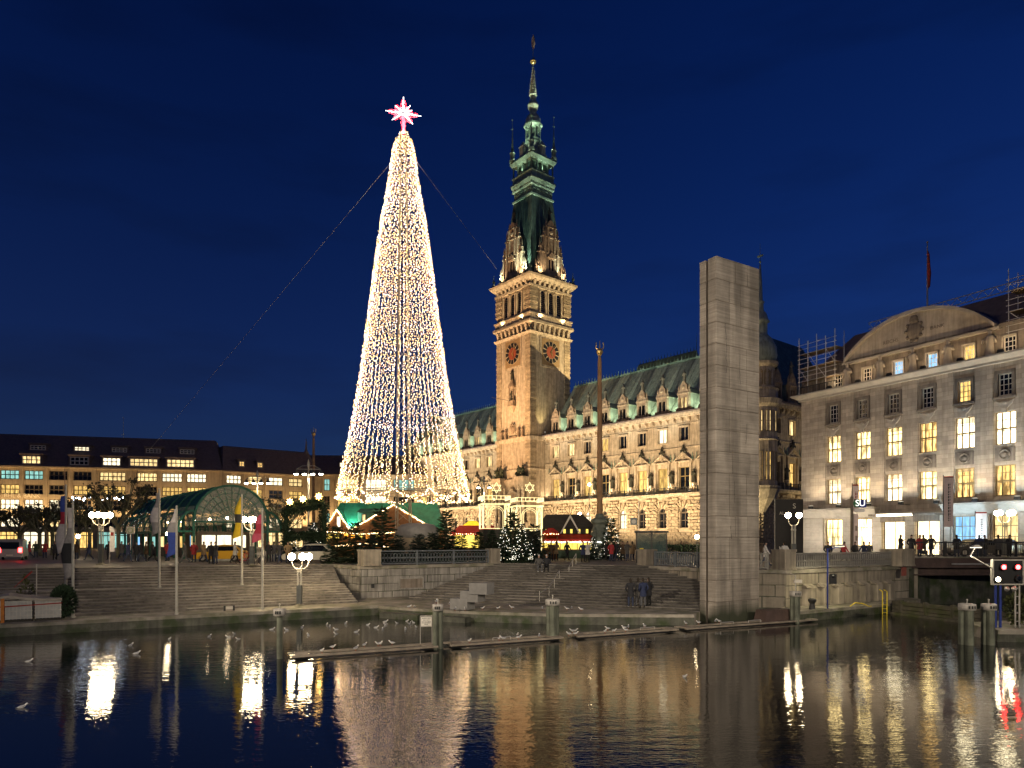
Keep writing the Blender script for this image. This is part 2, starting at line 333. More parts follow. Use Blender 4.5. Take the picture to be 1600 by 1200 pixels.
def lerp2(a, c, t): return (a[0]+(c[0]-a[0])*t, a[1]+(c[1]-a[1])*t)
def flight(parent, F0, F1, B0, B1, z0, z1, n, m, seg=2.1, wander=None):
    rise = (z1-z0)/n
    for i in range(n):
        t0 = i/n; t1 = (i+1)/n
        a0 = lerp2(F0,B0,t0); a1 = lerp2(F1,B1,t0); c0 = lerp2(F0,B0,t1); c1 = lerp2(F1,B1,t1)
        if wander: a1 = wander(t0); c1 = wander(t1)
        ln_ = math.hypot(a1[0]-a0[0], a1[1]-a0[1]); k = max(1, int(ln_/seg)); off = random.random()
        cuts = [0.0] + [min(.999, max(.001, (j+off*.9)/k + random.uniform(-.12,.12)/k)) for j in range(k)] + [1.0]
        b = MB()
        for s0, s1 in zip(cuts, cuts[1:]):
            g = .008/ln_
            if s1-s0 < 4*g: continue
            dz = random.uniform(-.006,.006)
            p = [lerp2(a0,a1,s0+g), lerp2(a0,a1,s1-g), lerp2(c0,c1,s1-g), lerp2(c0,c1,s0+g)]
            # nosing stands a little proud of the riser below
            b.mi = 0; b.prism(p, z0+rise*(i+1)-.045, z0+rise*(i+1)+dz)
            ins = .035/max(.1, math.hypot(c0[0]-a0[0], c0[1]-a0[1]))
            q0 = lerp2(a0,c0,ins); q1 = lerp2(a1,c1,ins)
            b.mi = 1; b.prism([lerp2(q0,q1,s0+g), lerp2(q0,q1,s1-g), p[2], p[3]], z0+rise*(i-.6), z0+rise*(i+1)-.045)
        b.build('step', m, parent)

st = struct(thing('quay_steps', None, None)); st['label'] = 'wide grey granite steps left of the bastion'
L0 = ((-36,30.7), (-10.3,46.4)); L1 = ((-42,35.1), (-11.7,48.2)); L1b = ((-42.9,36.3), (-12.15,49.15)); L2 = ((-48,40.9), (-13.7,53.0))
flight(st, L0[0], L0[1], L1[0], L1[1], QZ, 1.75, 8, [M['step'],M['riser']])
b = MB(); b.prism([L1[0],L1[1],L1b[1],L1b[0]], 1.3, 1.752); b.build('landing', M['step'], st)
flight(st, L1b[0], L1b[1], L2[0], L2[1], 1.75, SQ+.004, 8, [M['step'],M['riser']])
b = MB(); b.prism([lerp2(L2[0],L2[1],0),lerp2(L2[0],L2[1],1),(-14.0,53.8),(-48.3,41.8)], SQ-.05, SQ+.006); b.build('edge_slab', M['coping'], st)

sc_ = struct(thing('bastion_steps', None, None)); sc_['label'] = 'broad dark granite steps from the square to the water'
wp = [pT, pW, (12.3,40.2)]
def wand(t):
    t = 1-t
    return lerp2(wp[0],wp[1],t/.5) if t < .5 else lerp2(wp[1],wp[2],(t-.5)/.5)
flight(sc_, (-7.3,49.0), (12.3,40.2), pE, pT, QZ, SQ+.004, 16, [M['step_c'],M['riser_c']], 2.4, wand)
b = MB(); b.prism([pE,pT,(pT[0]+.3,pT[1]+.8),(pE[0]+.3,pE[1]+.8)], SQ-.05, SQ+.006); b.build('edge_slab', M['coping'], sc_)

# low quay along the water
q = MB()
qpoly = [(-60,13.6), (-38,26.7), (-8.5,44.3), (-8.0,43.6), (-5.2,42.0), (-2.2,40.6), (2.5,39.3), (10.2,38.9), (10.9,40.4), (12.4,43.5), (9.6,50.7), (-1.1,55.6), (-10.9,50.2), (-14,53), (-60,32)]
q.prism(qpoly, -1.5, QZ)
quay = struct(q.build('low_quay', M['coping']))
b = MB()
edge = qpoly[1:8]
for a, c in zip(edge, edge[1:]):
    d = Vector((c[0]-a[0], c[1]-a[1])).normalized(); nn = Vector((d.y, -d.x))*.05
    b.prism([(a[0]+nn.x,a[1]+nn.y),(c[0]+nn.x,c[1]+nn.y),(c[0]-nn.x,c[1]-nn.y),(a[0]-nn.x,a[1]-nn.y)], -1.5, QZ-.17)
b.build('quay_facing', M['quaywall'], quay)
# two lower mooring ledges in front of the bastion
b = MB(); b.prism([(-7.9,43.4),(-5.2,41.8),(-5.6,41.1),(-8.1,42.5)], -1, .32); b.prism([(-5.1,41.8),(-2.4,40.4),(-2.7,39.9),(-5.4,41.2)], -1, .30); b.build('mooring_ledge', M['quaywall'], quay)

# unit block with chamfered front, shared by all masonry
ub = MB(); c_ = .035
ub.add([(-.5,0.06,-.5),(.5,0.06,-.5),(.5,0.06,.5),(-.5,0.06,.5),(-.5+c_,0,-.5+c_*1.4),(.5-c_,0,-.5+c_*1.4),(.5-c_,0,.5-c_*1.4),(-.5+c_,0,.5-c_*1.4),(-.5,1,-.5),(.5,1,-.5),(.5,1,.5),(-.5,1,.5)],
       [(4,5,6,7),(0,1,5,4),(1,2,6,5),(2,3,7,6),(3,0,4,7),(0,8,9,1),(1,9,10,2),(2,10,11,3),(3,11,8,0)])
UB = {}
def ublock(m):
    if m.name not in UB: UB[m.name] = ub.mesh('stone_block', m)
    return UB[m.name]
def masonry(parent, p0, p1, z0, z1, nc, bl, m, th=.3, jit=.012, name='stone_block', prop=None):
    d = Vector((p1[0]-p0[0], p1[1]-p0[1])); Ln = d.length; d.normalize(); ang = math.atan2(d.y, d.x); n = Vector((-d.y, d.x))
    h = (z1-z0)/nc
    for r in range(nc):
        k = max(1, round(Ln/bl)); xs = [0]
        if prop: xs = [Ln*q for q in prop[r % len(prop)]]
        else:
            xs = [0.0] + [Ln*(j+(.5 if r % 2 else 0)+random.uniform(-.12,.12))/k for j in range(1 if r % 2 == 0 else 0, k)] + [Ln]
        for x0, x1 in zip(xs, xs[1:]):
            if x1-x0 < .1: continue
            j = random.uniform(-jit, jit); cx = (x0+x1)/2
            inst(name, ublock(m), parent, (p0[0]+d.x*cx+n.x*j, p0[1]+d.y*cx+n.y*j, z0+h*(r+.5)), ang, (x1-x0-.03, th, h-.03))
def seawall(name, label, pts, z0, z1, nc, bl, m, core=.25):
    t = thing(name, label, 'wall', (0,0,0))
    for a, c in zip(pts, pts[1:]):
        masonry(t, a, c, z0, z1-.22, nc, bl, m)
        d = Vector((c[0]-a[0], c[1]-a[1])).normalized(); n = Vector((-d.y, d.x))
        b = MB(); b.prism([(a[0]+n.x*.02,a[1]+n.y*.02),(c[0]+n.x*.02,c[1]+n.y*.02),(c[0]+n.x*.6,c[1]+n.y*.6),(a[0]+n.x*.6,a[1]+n.y*.6)], z0-.5, z1-.23); b.build('wall_core', M['quaywall'], t)
        b = MB(); e = d*.06
        b.prism([(a[0]-n.x*.12-e.x,a[1]-n.y*.12-e.y),(c[0]-n.x*.12+e.x,c[1]-n.y*.12+e.y),(c[0]+n.x*.55,c[1]+n.y*.55),(a[0]+n.x*.55,a[1]+n.y*.55)], z1-.22, z1+.012); b.build('coping', M['coping'], t)
    return t
bw = seawall('bastion_wall', 'pale stained stone bastion wall between the two flights of steps', [(-13.9,53.2), pA, pE], QZ-.1, SQ+.0, 4, 1.25, M['wallstone'])
# blind tablet on the bastion wall
d = Vector((pE[0]-pA[0], pE[1]-pA[1])).normalized(); ang = math.atan2(d.y, d.x)
b = MB(); b.box(-1.0,1.0,-.06,.0,-.42,-.34); b.box(-1.0,1.0,-.06,0,.34,.42); b.box(-1.0,-.9,-.06,0,-.34,.34); b.box(.9,1.0,-.06,0,-.34,.34)
o = b.build('tablet_frame', M['wallstone'], bw, loc=(pA[0]+d.x*3.9, pA[1]+d.y*3.9, 1.55), rz=ang)
b = MB(); b.box(-.9,.9,-.03,.0,-.34,.34); b.box(-.7,.7,-.05,-.03,-.22,.22); b.build('tablet', M['lime_dark'], bw, loc=(pA[0]+d.x*3.9, pA[1]+d.y*3.9, 1.55), rz=ang)
b = MB(); b.box(-.12,.12,-.03,0,-.14,.14); b.build('drain_cover', M['iron'], bw, loc=(pA[0]+d.x*.9, pA[1]+d.y*.9, 1.45), rz=ang)
rw = seawall('stair_side_wall', 'plain stone wall closing the right end of the broad steps', [pT, pW, pC], QZ-.1, SQ, 3, 1.6, M['wallstone_w'])
lw = seawall('lock_wall', 'stained stone lock wall under the slotted balustrade', [pC, pB], QZ-.3, SQ, 3, 1.7, M['wallstone_w'])
# buttress-like piers on the lock wall with dark gaps between
d = Vector((pB[0]-pC[0], pB[1]-pC[1])).normalized(); n = Vector((-d.y, d.x)); ang = math.atan2(d.y, d.x)
for i in range(7):
    s = 2.0+i*1.45
    b = MB(); b.prism([(-.42,-.01),(.42,-.01),(.42,-.42),(-.12,-.42)], QZ-.2, 1.75); b.frus(-.42,.42,-.42,-.01,1.75,-.42,.42,-.06,-.01,2.0)
    b.build('buttress', M['wallstone_w'], lw, loc=(pC[0]+d.x*s, pC[1]+d.y*s, 0), rz=ang)
# ledge at the foot of the lock wall
b = MB(); b.prism([(15.2,40.6),(16.6,40.4),(24.9,45.7),(28.8,49.0),(28.9,50.3),(17,43.3)], -1.5, QZ+.004)
ledge = struct(b.build('lock_ledge', M['coping']))
b = MB(); b.prism([(15.15,40.62),(16.62,40.33),(24.95,45.63),(25.0,45.7),(16.62,40.45)], -1.5, QZ-.16); b.build('ledge_facing', M['quaywall'], ledge)
b = MB(); b.prism([pB,(31,51.6),(60,57),(60,57.6),(30.9,52.2),(28.4,50.8)], -1, SQ-.02); o = b.build('canal_wall', M['quaywall']); tag(o, 'dark wall under the bridge at the canal mouth', 'wall')
b = MB(); b.prism([(22.8,32.6),(60,30),(60,38),(27.2,36.8),(23.0,35.6)], -1.5, .55); rq = struct(b.build('signal_quay', M['coping']))
b = MB(); b.prism([(22.75,32.57),(60,29.95),(60,30.1),(22.8,32.7)], -1.5, .36); b.build('quay_facing', M['quaywall'], rq)
# timber fender wall between lock ledge and signal quay
M['timber'] = mat('wet_timber', (.085,.075,.055), .7, 3, .4, .4, 14, moss=(.05,.055,.02))
fw = thing('timber_fender', 'long dark timber fender wall leading under the bridge', 'fender', (0,0,0))
for zz in (.15, .42, .69):
    b = MB(); b.prism([(24.8,45.4),(27.6,36.4),(27.9,36.5),(25.1,45.6)], zz-.12, zz+.12); b.build('plank', M['timber'], fw)
for s in range(5):
    x, y = lerp2((24.9,45.3),(27.7,36.5), (s+.3)/5); b = MB(); b.box(x-.12,x+.12,y-.12,y+.12,-1,.9); b.build('post', M['timber'], fw)
b = MB(); b.prism([(24.3,45.0),(26.9,36.3),(27.2,36.4),(24.6,45.1)], -.05, .14); b.build('waling', M['timber'], fw)

# blocks on the broad steps
for i, (px, py) in enumerate(((752,909),(738,921),(722,933))):
    z = (2.1,1.62,1.14)[i]; p = ONZ(px, py+7, z-.05)
    b = MB(); b.box(-.58,.58,-.45,.55,-.5,.16)
    o = b.build('stair_block', M['block'], loc=(p.x,p.y,z), rz=R(-24))
    tag(o, ('highest of three pale blocks staggered down the left of the broad steps','middle of three pale blocks staggered down the left of the broad steps','lowest of three pale blocks staggered down the left of the broad steps')[i], 'block', 'blocks on the broad steps')
p0 = ONZ(968, 913, 1.75)
b = MB(); b.prism([(0,0),(1.0,-.45),(1.5,.6),(.5,1.1)], .8, 1.85); b.add([(0,0,1.85),(.35,-.16,1.85),(.35,-.16,.6),(0,0,.6),(.9,-3.6,.72),(1.25,-3.7,.72),(1.25,-3.7,.5),(.9,-3.6,.5)], [(0,1,5,4),(1,2,6,5),(0,4,7,3),(4,5,6,7),(3,7,6,2)])
o = b.build('stair_cheek', M['coping'], loc=(p0.x,p0.y,0)); tag(o, 'sloping stone cheek wall where four people stand on the steps', 'cheek wall')
# handrails on the broad steps
M['steel'] = mat('galvanised_steel', (.50,.47,.42), .4, 6, .15, metal=.6)
hr = thing('handrail', 'thin pale steel handrail running down the broad steps', 'handrail', (0,0,0))
pts = [AT(900,867,53.5), AT(889,888,51.0), AT(874,893,49.6), AT(858,920,46.3), AT(843,925,45.3)]
ends = [ONZ(900,882,2.85), ONZ(889,904,2.15)]
for a, c in ((0,1),(2,3)):
    b = MB(); b.tube(pts[a]+Vector((0,0,.1)), pts[c]+Vector((0,0,.1)), .03); b.build('rail', M['steel'], hr)
b = MB(); b.tube(pts[3]+Vector((0,0,.1)), pts[4]-Vector((0,0,.1)), .03); b.build('rail', M['steel'], hr)
for q_ in (pts[0], lerp2(pts[0],pts[1],.5), pts[1], pts[2], lerp2(pts[2],pts[3],.5), pts[3], pts[4]):
    pass
for k, q_ in enumerate([pts[0], (pts[0]+pts[1])/2, pts[1], pts[2], (pts[2]+pts[3])/2, pts[3], pts[4]]):
    b = MB(); b.tube((q_.x,q_.y,q_.z+.08), (q_.x,q_.y,q_.z-1.15), .025); b.build('post', M['steel'], hr)

# ------------------------------------------------------------------ memorial stele
F = Vector((11.6, 39.5)); du = Vector((.848,.53)); dv = Vector((-.53,.848))
H = 20.9; Wd = 3.72; Dp = 1.24
ste = thing('memorial_stele', 'tall plain grey stone slab monument standing in the water', 'monument', (F.x, F.y, 0), math.atan2(du.y, du.x))
# local x along the broad face, y along the narrow one (away)
b = MB(); b.box(.05,Wd-.05,.05,Dp*.50,-1.5,H-.03); b.box(.05,Wd-.05,Dp*.62,Dp-.05,-1.5,H-.03); b.box(.22,Wd-.22,Dp*.48,Dp*.64,-1.5,H-.1); b.build('core', M['lime_dark'], ste)
nc = 17; h = H/nc
props = [[0,.30,.70,1],[0,.44,.72,1],[0,.30,.55,1],[0,.38,.78,1]]
for r in range(nc):
    pr = props[(r*7+r//3) % 4]
    for a, c in zip(pr, pr[1:]):
        inst('stone_panel', ublock(M['stele']), ste, ((a+c)/2*Wd, random.uniform(-.006,.006), h*(r+.5)), 0, ((c-a)*Wd-.026, .2, h-.04))
        inst('stone_panel', ublock(M['stele']), ste, ((a+c)/2*Wd, Dp, h*(r+.5)), PI, ((c-a)*Wd-.026, .2, h-.04))
    for y0, y1 in ((.0,Dp*.50),(Dp*.62,Dp)):
        inst('stone_panel', ublock(M['stele']), ste, (random.uniform(-.005,.005)-.002, (y0+y1)/2, h*(r+.5)), -PI/2, (y1-y0-.014, .2, h-.04))
        inst('stone_panel', ublock(M['stele']), ste, (Wd, (y0+y1)/2, h*(r+.5)), PI/2, (y1-y0-.014, .2, h-.04))
for k, (x, z0_, z1_) in enumerate(((.75,17.2,14.6),(2.0,15.6,13.9),(1.5,8.2,6.9),(2.6,11.6,10.5),(1.2,5.6,4.9))):
    rr = random.Random(60+k); z = z0_; b = MB(); px_ = x
    while z > z1_:
        nx = px_+rr.uniform(-.07,.07); w_ = .012*rr.uniform(.6,1.6); nz = z-rr.uniform(.12,.3)
        b.add([(px_-w_,-.012,z),(px_+w_,-.012,z),(nx+w_,-.012,nz),(nx-w_,-.012,nz)],[(0,3,2,1)]); px_, z = nx, nz
    b.build('crack', M['iron'], ste)
b = MB(); b.box(.0,Wd,.0,Dp*.5,H-.02,H+.03); b.box(0,Wd,Dp*.62,Dp,H-.02,H+.03); b.build('cap', M['stele'], ste)

# ------------------------------------------------------------------ railings and balustrades
M['rail'] = mat('painted_iron', (.13,.145,.155), .55, 4, .3)
M['rail_dark'] = mat('dark_iron', (.035,.036,.04), .5, 4, .3)
bal_oval = MB()
for k in range(8):
    a0 = 2*PI*k/8; a1 = 2*PI*(k+1)/8
    for zc in (.36,.72):
        bal_oval.tube((.115*math.cos(a0),0,zc+.165*math.sin(a0)), (.115*math.cos(a1),0,zc+.165*math.sin(a1)), .018, 4, cap=False)
BAL_OVAL = bal_oval.mesh('baluster', M['rail'])
bb = MB(); bb.box(-.05,.05,-.05,.05,.14,.46); bb.box(-.05,.05,-.05,.05,.56,.92); BAL_SLOT = bb.mesh('baluster', mat('stone_baluster', (.24,.23,.21), .7, 3, .25))
bb = MB(); bb.tube((0,0,.1),(0,0,1.02),.018,5); BAL_BAR = bb.mesh('baluster', M['rail_dark'])
bb = MB(); bb.box(-.045,.045,-.03,.03,.12,.9); BAL_FLAT = bb.mesh('baluster', M['rail'])
def railing(label, p0, p1, z, bal, step, m, h=1.0, postd=3.0, mid=None, posts=True, thick=.04):
    d = Vector((p1[0]-p0[0], p1[1]-p0[1])); Ln = d.length; d.normalize()
    t = thing('railing', label, 'railing', (p0[0],p0[1],z), math.atan2(d.y,d.x), 'railings round the water')
    b = MB(); b.box(0,Ln,-thick,thick,h-.06,h+.03); b.build('top_rail', m, t)
    b = MB(); b.box(0,Ln,-thick,thick,.08,.15); b.build('bottom_rail', m, t)
    if mid: b = MB(); b.box(0,Ln,-thick*.7,thick*.7,mid-.025,mid+.025); b.build('middle_rail', m, t)
    k = max(1, round(Ln/postd))
    if posts:
        for i in range(k+1):
            b = MB(); b.box(-.06,.06,-.07,.07,0,h+.06); b.build('post', m, t, loc=(Ln*i/k,0,0))
    nb = int(Ln/step)
    for i in range(nb): inst('baluster', bal, t, ((i+.5)*Ln/nb, 0, 0))
    return t
def pier(px0, px1, label, p, w, h=1.15, m=None):
    b = MB(); b.box(-w/2,w/2,-w/2,w/2,0,h); b.box(-w/2-.04,w/2+.04,-w/2-.04,w/2+.04,h-.12,h+.02); b.box(-w/2-.04,w/2+.04,-w/2-.04,w/2+.04,-.0,.1)
    o = b.build('stone_pier', m or M['wallstone_w'], loc=(p[0],p[1],SQ+.01), rz=R(31)); tag(o, label, 'pier', 'stone piers ending the railings'); return o
du31 = Vector((pE[0]-pA[0], pE[1]-pA[1])).normalized(); nin = Vector((-du31.y, du31.x))
def inset(p, s, q=.3): return (p[0]+du31.x*s+nin.x*q, p[1]+du31.y*s+nin.y*q)
pier(0,0,'square stone pier at the left corner of the bastion', inset(pA,.75), 1.3)
pier(0,0,'slim stone pier beside the lit fir trees', inset(pE,-.3), .85)
railing('grey iron railing of ovals along the bastion in front of dark firs', inset(pA,1.4), inset(pE,-.75), SQ+.012, BAL_OVAL, .25, M['rail'], 1.05, 3.2, .54)
dr = Vector((pW[0]-pT[0], pW[1]-pT[1])).normalized(); nr = Vector((-dr.y, dr.x))
def insr(s, q=.3): return (pT[0]+dr.x*s+nr.x*q, pT[1]+dr.y*s+nr.y*q)
pier(0,0,'stone pier at the top right end of the broad steps', (pT[0]+.35,pT[1]+.55), 1.0)
railing('grey iron railing between the stair pier and the stele', insr(.9), insr(7.2), SQ+.012, BAL_FLAT, .22, M['rail'], 1.0, 2.2, .52)
d2 = Vector((pC[0]-pW[0], pC[1]-pW[1])).normalized()
railing('short stone balustrade just right of the stele', (pW[0]+.3,pW[1]+.2), (pC[0]-.9,pC[1]+.55), SQ+.012, BAL_SLOT, .24, mat('stone_rail', (.25,.24,.21), .75, 3, .25), 1.0, 3, .51, thick=.09)
pier(0,0,'stone pier at the corner of the lock wall beside the stele', (pC[0]+.1,pC[1]+.5), 1.0, 1.25)
dl = Vector((pB[0]-pC[0], pB[1]-pC[1])).normalized(); nl = Vector((-dl.y, dl.x))
railing('slotted stone balustrade along the top of the lock wall', (pC[0]+dl.x*.9+nl.x*.3, pC[1]+dl.y*.9+nl.y*.3), (pB[0]-dl.x*1.9+nl.x*.3, pB[1]-dl.y*1.9+nl.y*.3), SQ+.012, BAL_SLOT, .23, bpy.data.materials['stone_rail'], 1.0, 4.0, .51, thick=.09)
pier(0,0,'broad stone pier where the bridge begins', (pB[0]-dl.x*1.0+nl.x*.3, pB[1]-dl.y*1.0+nl.y*.3), 1.6, 1.2)

# ------------------------------------------------------------------ bridge
M['girder'] = mat('bridge_girder', (.085,.055,.045), .6, 2, .35, .2, 8)
br = thing('road_bridge', 'flat road bridge on dark steel girders at the right edge', 'bridge', (28.4,50.4,0), R(1))
b = MB(); b.box(0,34,.0,7.5,3.05,3.42); b.build('deck', M['pave'], br)
b = MB(); b.box(0,34,-.14,.0,2.75,3.46); b.build('fascia', M['girder'], br)
b = MB(); b.box(.8,34,.3,.55,2.25,3.05); b.box(.8,34,-.02,.75,2.2,2.28); b.box(.8,34,3,3.3,2.25,3.05); b.build('girder', M['girder'], br)
b = MB(); b.box(0,34,-.2,.15,3.46,3.56); b.build('kerb', M['coping'], br)
b = MB(); b.box(-.8,1.1,.1,7.4,-1,3.0); b.build('abutment', M['wallstone_w'], br)
b = MB(); b.box(3.4,6.4,-.24,-.15,2.98,3.08); b.build('conduit', M['steel'], br)
railing('black iron bar railing of the road bridge', (28.9,50.45), (60,51.0), 3.56, BAL_BAR, .17, M['rail_dark'], 1.05, 2.6)
# ================================================================== TOWN HALL
TH = thing('town_hall', 'long sandstone town hall with green copper roof and tall clock tower', 'town hall', (3.5,155.4,SQ), math.atan2(-.777,.63))
_wm = {}
BAR = [.06]
def win_mesh(w, h, nx, nz, arch, m, fr=.09, bar=None, split=None, dep=.10):
    bar = BAR[0] if bar is None else bar; fr = max(fr, bar)
    """frame with real mullions and transoms, origin at bottom centre, front at y=0"""
    k = (round(w,2), round(h,2), nx, nz, arch, m.name, split, bar)
    if k in _wm: return _wm[k]
    b = MB(); r = w/2; hs = h - r if arch else h
    b.box(-r,-r+fr,0,dep,0,hs); b.box(r-fr,r,0,dep,0,hs); b.box(-r+fr,r-fr,0,dep,0,fr)
    if arch:
        N = 10
        for i in range(N):
            a0 = PI*i/N; a1 = PI*(i+1)/N
            b.ext([(r*math.cos(a0),hs+r*math.sin(a0)),(r*math.cos(a1),hs+r*math.sin(a1)),((r-fr)*math.cos(a1),hs+(r-fr)*math.sin(a1)),((r-fr)*math.cos(a0),hs+(r-fr)*math.sin(a0))][::-1], 0, dep)
        b.box(-r+fr,r-fr,.01,dep,hs-bar,hs+bar)
    else: b.box(-r+fr,r-fr,0,dep,h-fr,h)
    for i in range(1, nx):
        x = -r + w*i/nx; b.box(x-bar/2,x+bar/2,.015,dep-.01,fr,(hs+math.sqrt(max(0,r*r-x*x))-.02) if arch else h-fr)
    for j in range(1, nz):
        z = (split if (split and j == 1) else hs*j/nz); b.box(-r+fr,r-fr,.02,dep-.015,z-bar/2,z+bar/2)
    _wm[k] = b.mesh('window', m); return _wm[k]
_pm = {}
def pane_mesh(w, h, arch, m, dep=.05):
    k = (round(w,2), round(h,2), arch, m.name)
    if k in _pm: return _pm[k]
    b = MB(); r = w/2
    if arch: b.ext([(-r,0),(r,0)] + [(r*math.cos(PI*i/10), h-r+r*math.sin(PI*i/10)) for i in range(11)], dep, dep+.02)
    else: b.box(-r,r,dep,dep+.02,0,h)
    _pm[k] = b.mesh('pane', m); return _pm[k]
def window(parent, T, x, y, z, w, h, nx, nz, fm, pm, arch=False, split=None):
    """T: 4x4 of the wall (x along wall, y inward)"""
    o = inst('window', win_mesh(w, h, nx, nz, arch, fm, split=split), parent); o.matrix_local = T @ Matrix.Translation((x,y,z))
    p = inst('pane', pane_mesh(w-.05, h-.03, arch, pm), o, (0,0,.015)); return o
def put(o, T, x=0, y=0, z=0, rz=0): o.matrix_local = T @ Matrix.Translation((x,y,z)) @ Matrix.Rotation(rz, 4, 'Z'); return o
def Tm(x, y, rz, z=0): return Matrix.Translation((x,y,z)) @ Matrix.Rotation(rz, 4, 'Z')

# ---- shared pieces
def figure(m, h=2.0, name='statue', seed=1):
    """standing draped figure on a small plinth"""
    b = MB(); s = h/2.0; rr = random.Random(seed)
    b.lathe([(.34*s,0),(.36*s,.10*s),(.28*s,.14*s),(.30*s,.3*s),(.27*s,.7*s),(.22*s,1.0*s),(.30*s,1.32*s),(.27*s,1.52*s),(.10*s,1.60*s),(.13*s,1.72*s),(.135*s,1.85*s),(.06*s,1.97*s)], 8, a0=rr.random())
    sd = rr.choice((-1,1))
    b.tube((.26*s*sd,0,1.45*s),(.42*s*sd,-.1*s,1.1*s),.08*s,5); b.tube((.42*s*sd,-.1*s,1.1*s),(.30*s*sd,-.3*s,1.3*s),.07*s,5)
    b.tube((-.26*s*sd,0,1.45*s),(-.36*s*sd,-.05*s,1.0*s),.085*s,5)
    return b.mesh(name, m, True)
FIG_B = [figure(M['bronze'], 2.3, seed=i) for i in range(3)]
FIG_S = [figure(M['sand_dark'], 2.2, seed=10+i) for i in range(3)]
FIG_R = [figure(mat('roof_figure', (.16,.15,.115), .7, 3, .4), 2.1, seed=20+i) for i in range(2)]
# pediment over the great windows
b = MB(); W2 = 2.05
b.ext([(-W2,0),(W2,0),(W2,.22),(-W2,.22)], -.45, 0)
b.ext([(-W2,.22),(-W2+.28,.22),(0,1.45),(0,1.78)], -.5, 0); b.ext([(W2,.22),(0,1.78),(0,1.45),(W2-.28,.22)], -.5, 0)
b.ext([(-W2+.35,.22),(W2-.35,.22),(0,1.42)], -.14, 0)
b.ball((0,-.14,.62), .28, 8, 5, sy=.5); b.ball((-.6,-.14,.42), .17, 6, 4, sy=.5); b.ball((.6,-.14,.42), .17, 6, 4, sy=.5)
for sg in (-1,1):
    b.box(sg*1.55-.2,sg*1.55+.2,-.32,0,-4.9,0); b.box(sg*1.55-.27,sg*1.55+.27,-.38,0,-.35,-.02); b.box(sg*1.55-.27,sg*1.55+.27,-.38,0,-4.9,-4.5)
PED = b.mesh('pediment', M['sand'])
b = MB(); b.lathe([(.2,0),(.24,.3),(.12,.45),(.16,.7),(.05,1.0)], 6); b.ball((.0,0,.5),.2,6,4); b.ball((-.35,0,.25),.25,6,4); b.ball((.35,0,.25),.25,6,4); b.tube((-.3,0,.3),(.0,0,1.0),.12,5); b.tube((.3,0,.3),(.1,-.1,.9),.1,5); b.ball((0,0,1.12),.17,6,4)
CREST = b.mesh('crest_group', M['bronze'], True)
# voussoirs round the ground-floor arch: r 0.95, spring at 2.75 above sill
b = MB(); N = 11
for i in range(N):
    a0 = PI*i/N+.05; a1 = PI*(i+1)/N-.05; ro = 2.15 if i % 2 == 0 else 1.9; pr = -.52 if i % 2 == 0 else -.40
    b.ext([(.98*math.cos(a0),2.75+.98*math.sin(a0)),(ro*math.cos(a0),2.75+ro*math.sin(a0)),(ro*math.cos(a1),2.75+ro*math.sin(a1)),(.98*math.cos(a1),2.75+.98*math.sin(a1))], pr, .0)
b.box(-1.3,1.3,-.3,0,-.22,0)
VOUS = b.mesh('arch_stones', M['rust'])
b = MB(); b.ext([(-1.0,0),(1.0,0),(1.0,.2),(-1,.2)],-.2,0); b.box(-1.12,-.98,-.16,0,.2,2.65); b.box(.98,1.12,-.16,0,.2,2.65); b.box(-1.25,1.25,-.26,0,2.65,2.9)
SURR = b.mesh('window_surround', M['sand'])
# bracket
b = MB(); b.ext([(-.22,.9),(-.22,.1),(.22,.1),(.22,.9)], -.25, 0); b.ext([(-.2,.9),(-.2,.45),(.2,.45),(.2,.9)], -.62, -.25); b.ext([(-.16,.45),(-.16,.3),(.16,.3),(.16,.45)], -.45, -.25)
BRK = b
# dormer: stone front, pointed top, window, statue
b = MB(); b.wall(-1.15,1.15,0,3.3,[(-.72,-.08,.9,2.7),(.08,.72,.9,2.7)],-.25,.25); b.box(-1.3,1.3,-.4,.25,0,.5); b.box(-1.3,1.3,-.42,.25,3.3,3.55)
b.ext([(-1.2,3.55),(1.2,3.55),(.75,4.2),(.7,4.9),(0,5.7),(-.7,4.9),(-.75,4.2)],-.3,.2)
b.ball((0,-.3,4.5),.35,8,5,sy=.4)
for sg in (-1,1):
    b.lathe([(.2,3.55),(.2,4.0),(.12,4.1),(.14,4.4),(.03,5.0)],6,(sg*1.12,-.1,0)); b.box(sg*.98-.14,sg*.98+.14,-.36,-.2,.5,3.3)
    b.ball((sg*1.45,-.1,.75),.3,6,4); b.ball((sg*1.5,-.1,.35),.35,6,4)
b.box(-.08,.08,-.3,.2,.9,2.7)
DORM = b.mesh('dormer', M['sand_dark'])
b = MB(); b.box(-1.05,1.05,.25,4.2,.3,3.5); b.ext([(-1.25,3.5),(1.25,3.5),(.0,4.8)],.2,5.2); DORMB = b.mesh('dormer_roof', M['copper'])
b = MB(); b.box(-.8,.8,.05,.1,.8,2.8); DORMP = {m: b.mesh('pane', M[m]) for m in ('glass_d','win_warm')}
b = MB(); b.lathe([(.10,0),(.13,.2),(.05,.3),(.05,.9),(.0,1.1)],5); FIN = b.mesh('finial', M['copper_pale'])
M['flood'] = M['white_light']
b = MB(); b.box(-.22,.22,-.14,.14,0,.26); FLB = b.mesh('floodlight', M['iron'])
b = MB(); b.box(-.19,.19,-.11,.11,.0,.02); FLG = b.mesh('lens', M['flood'])
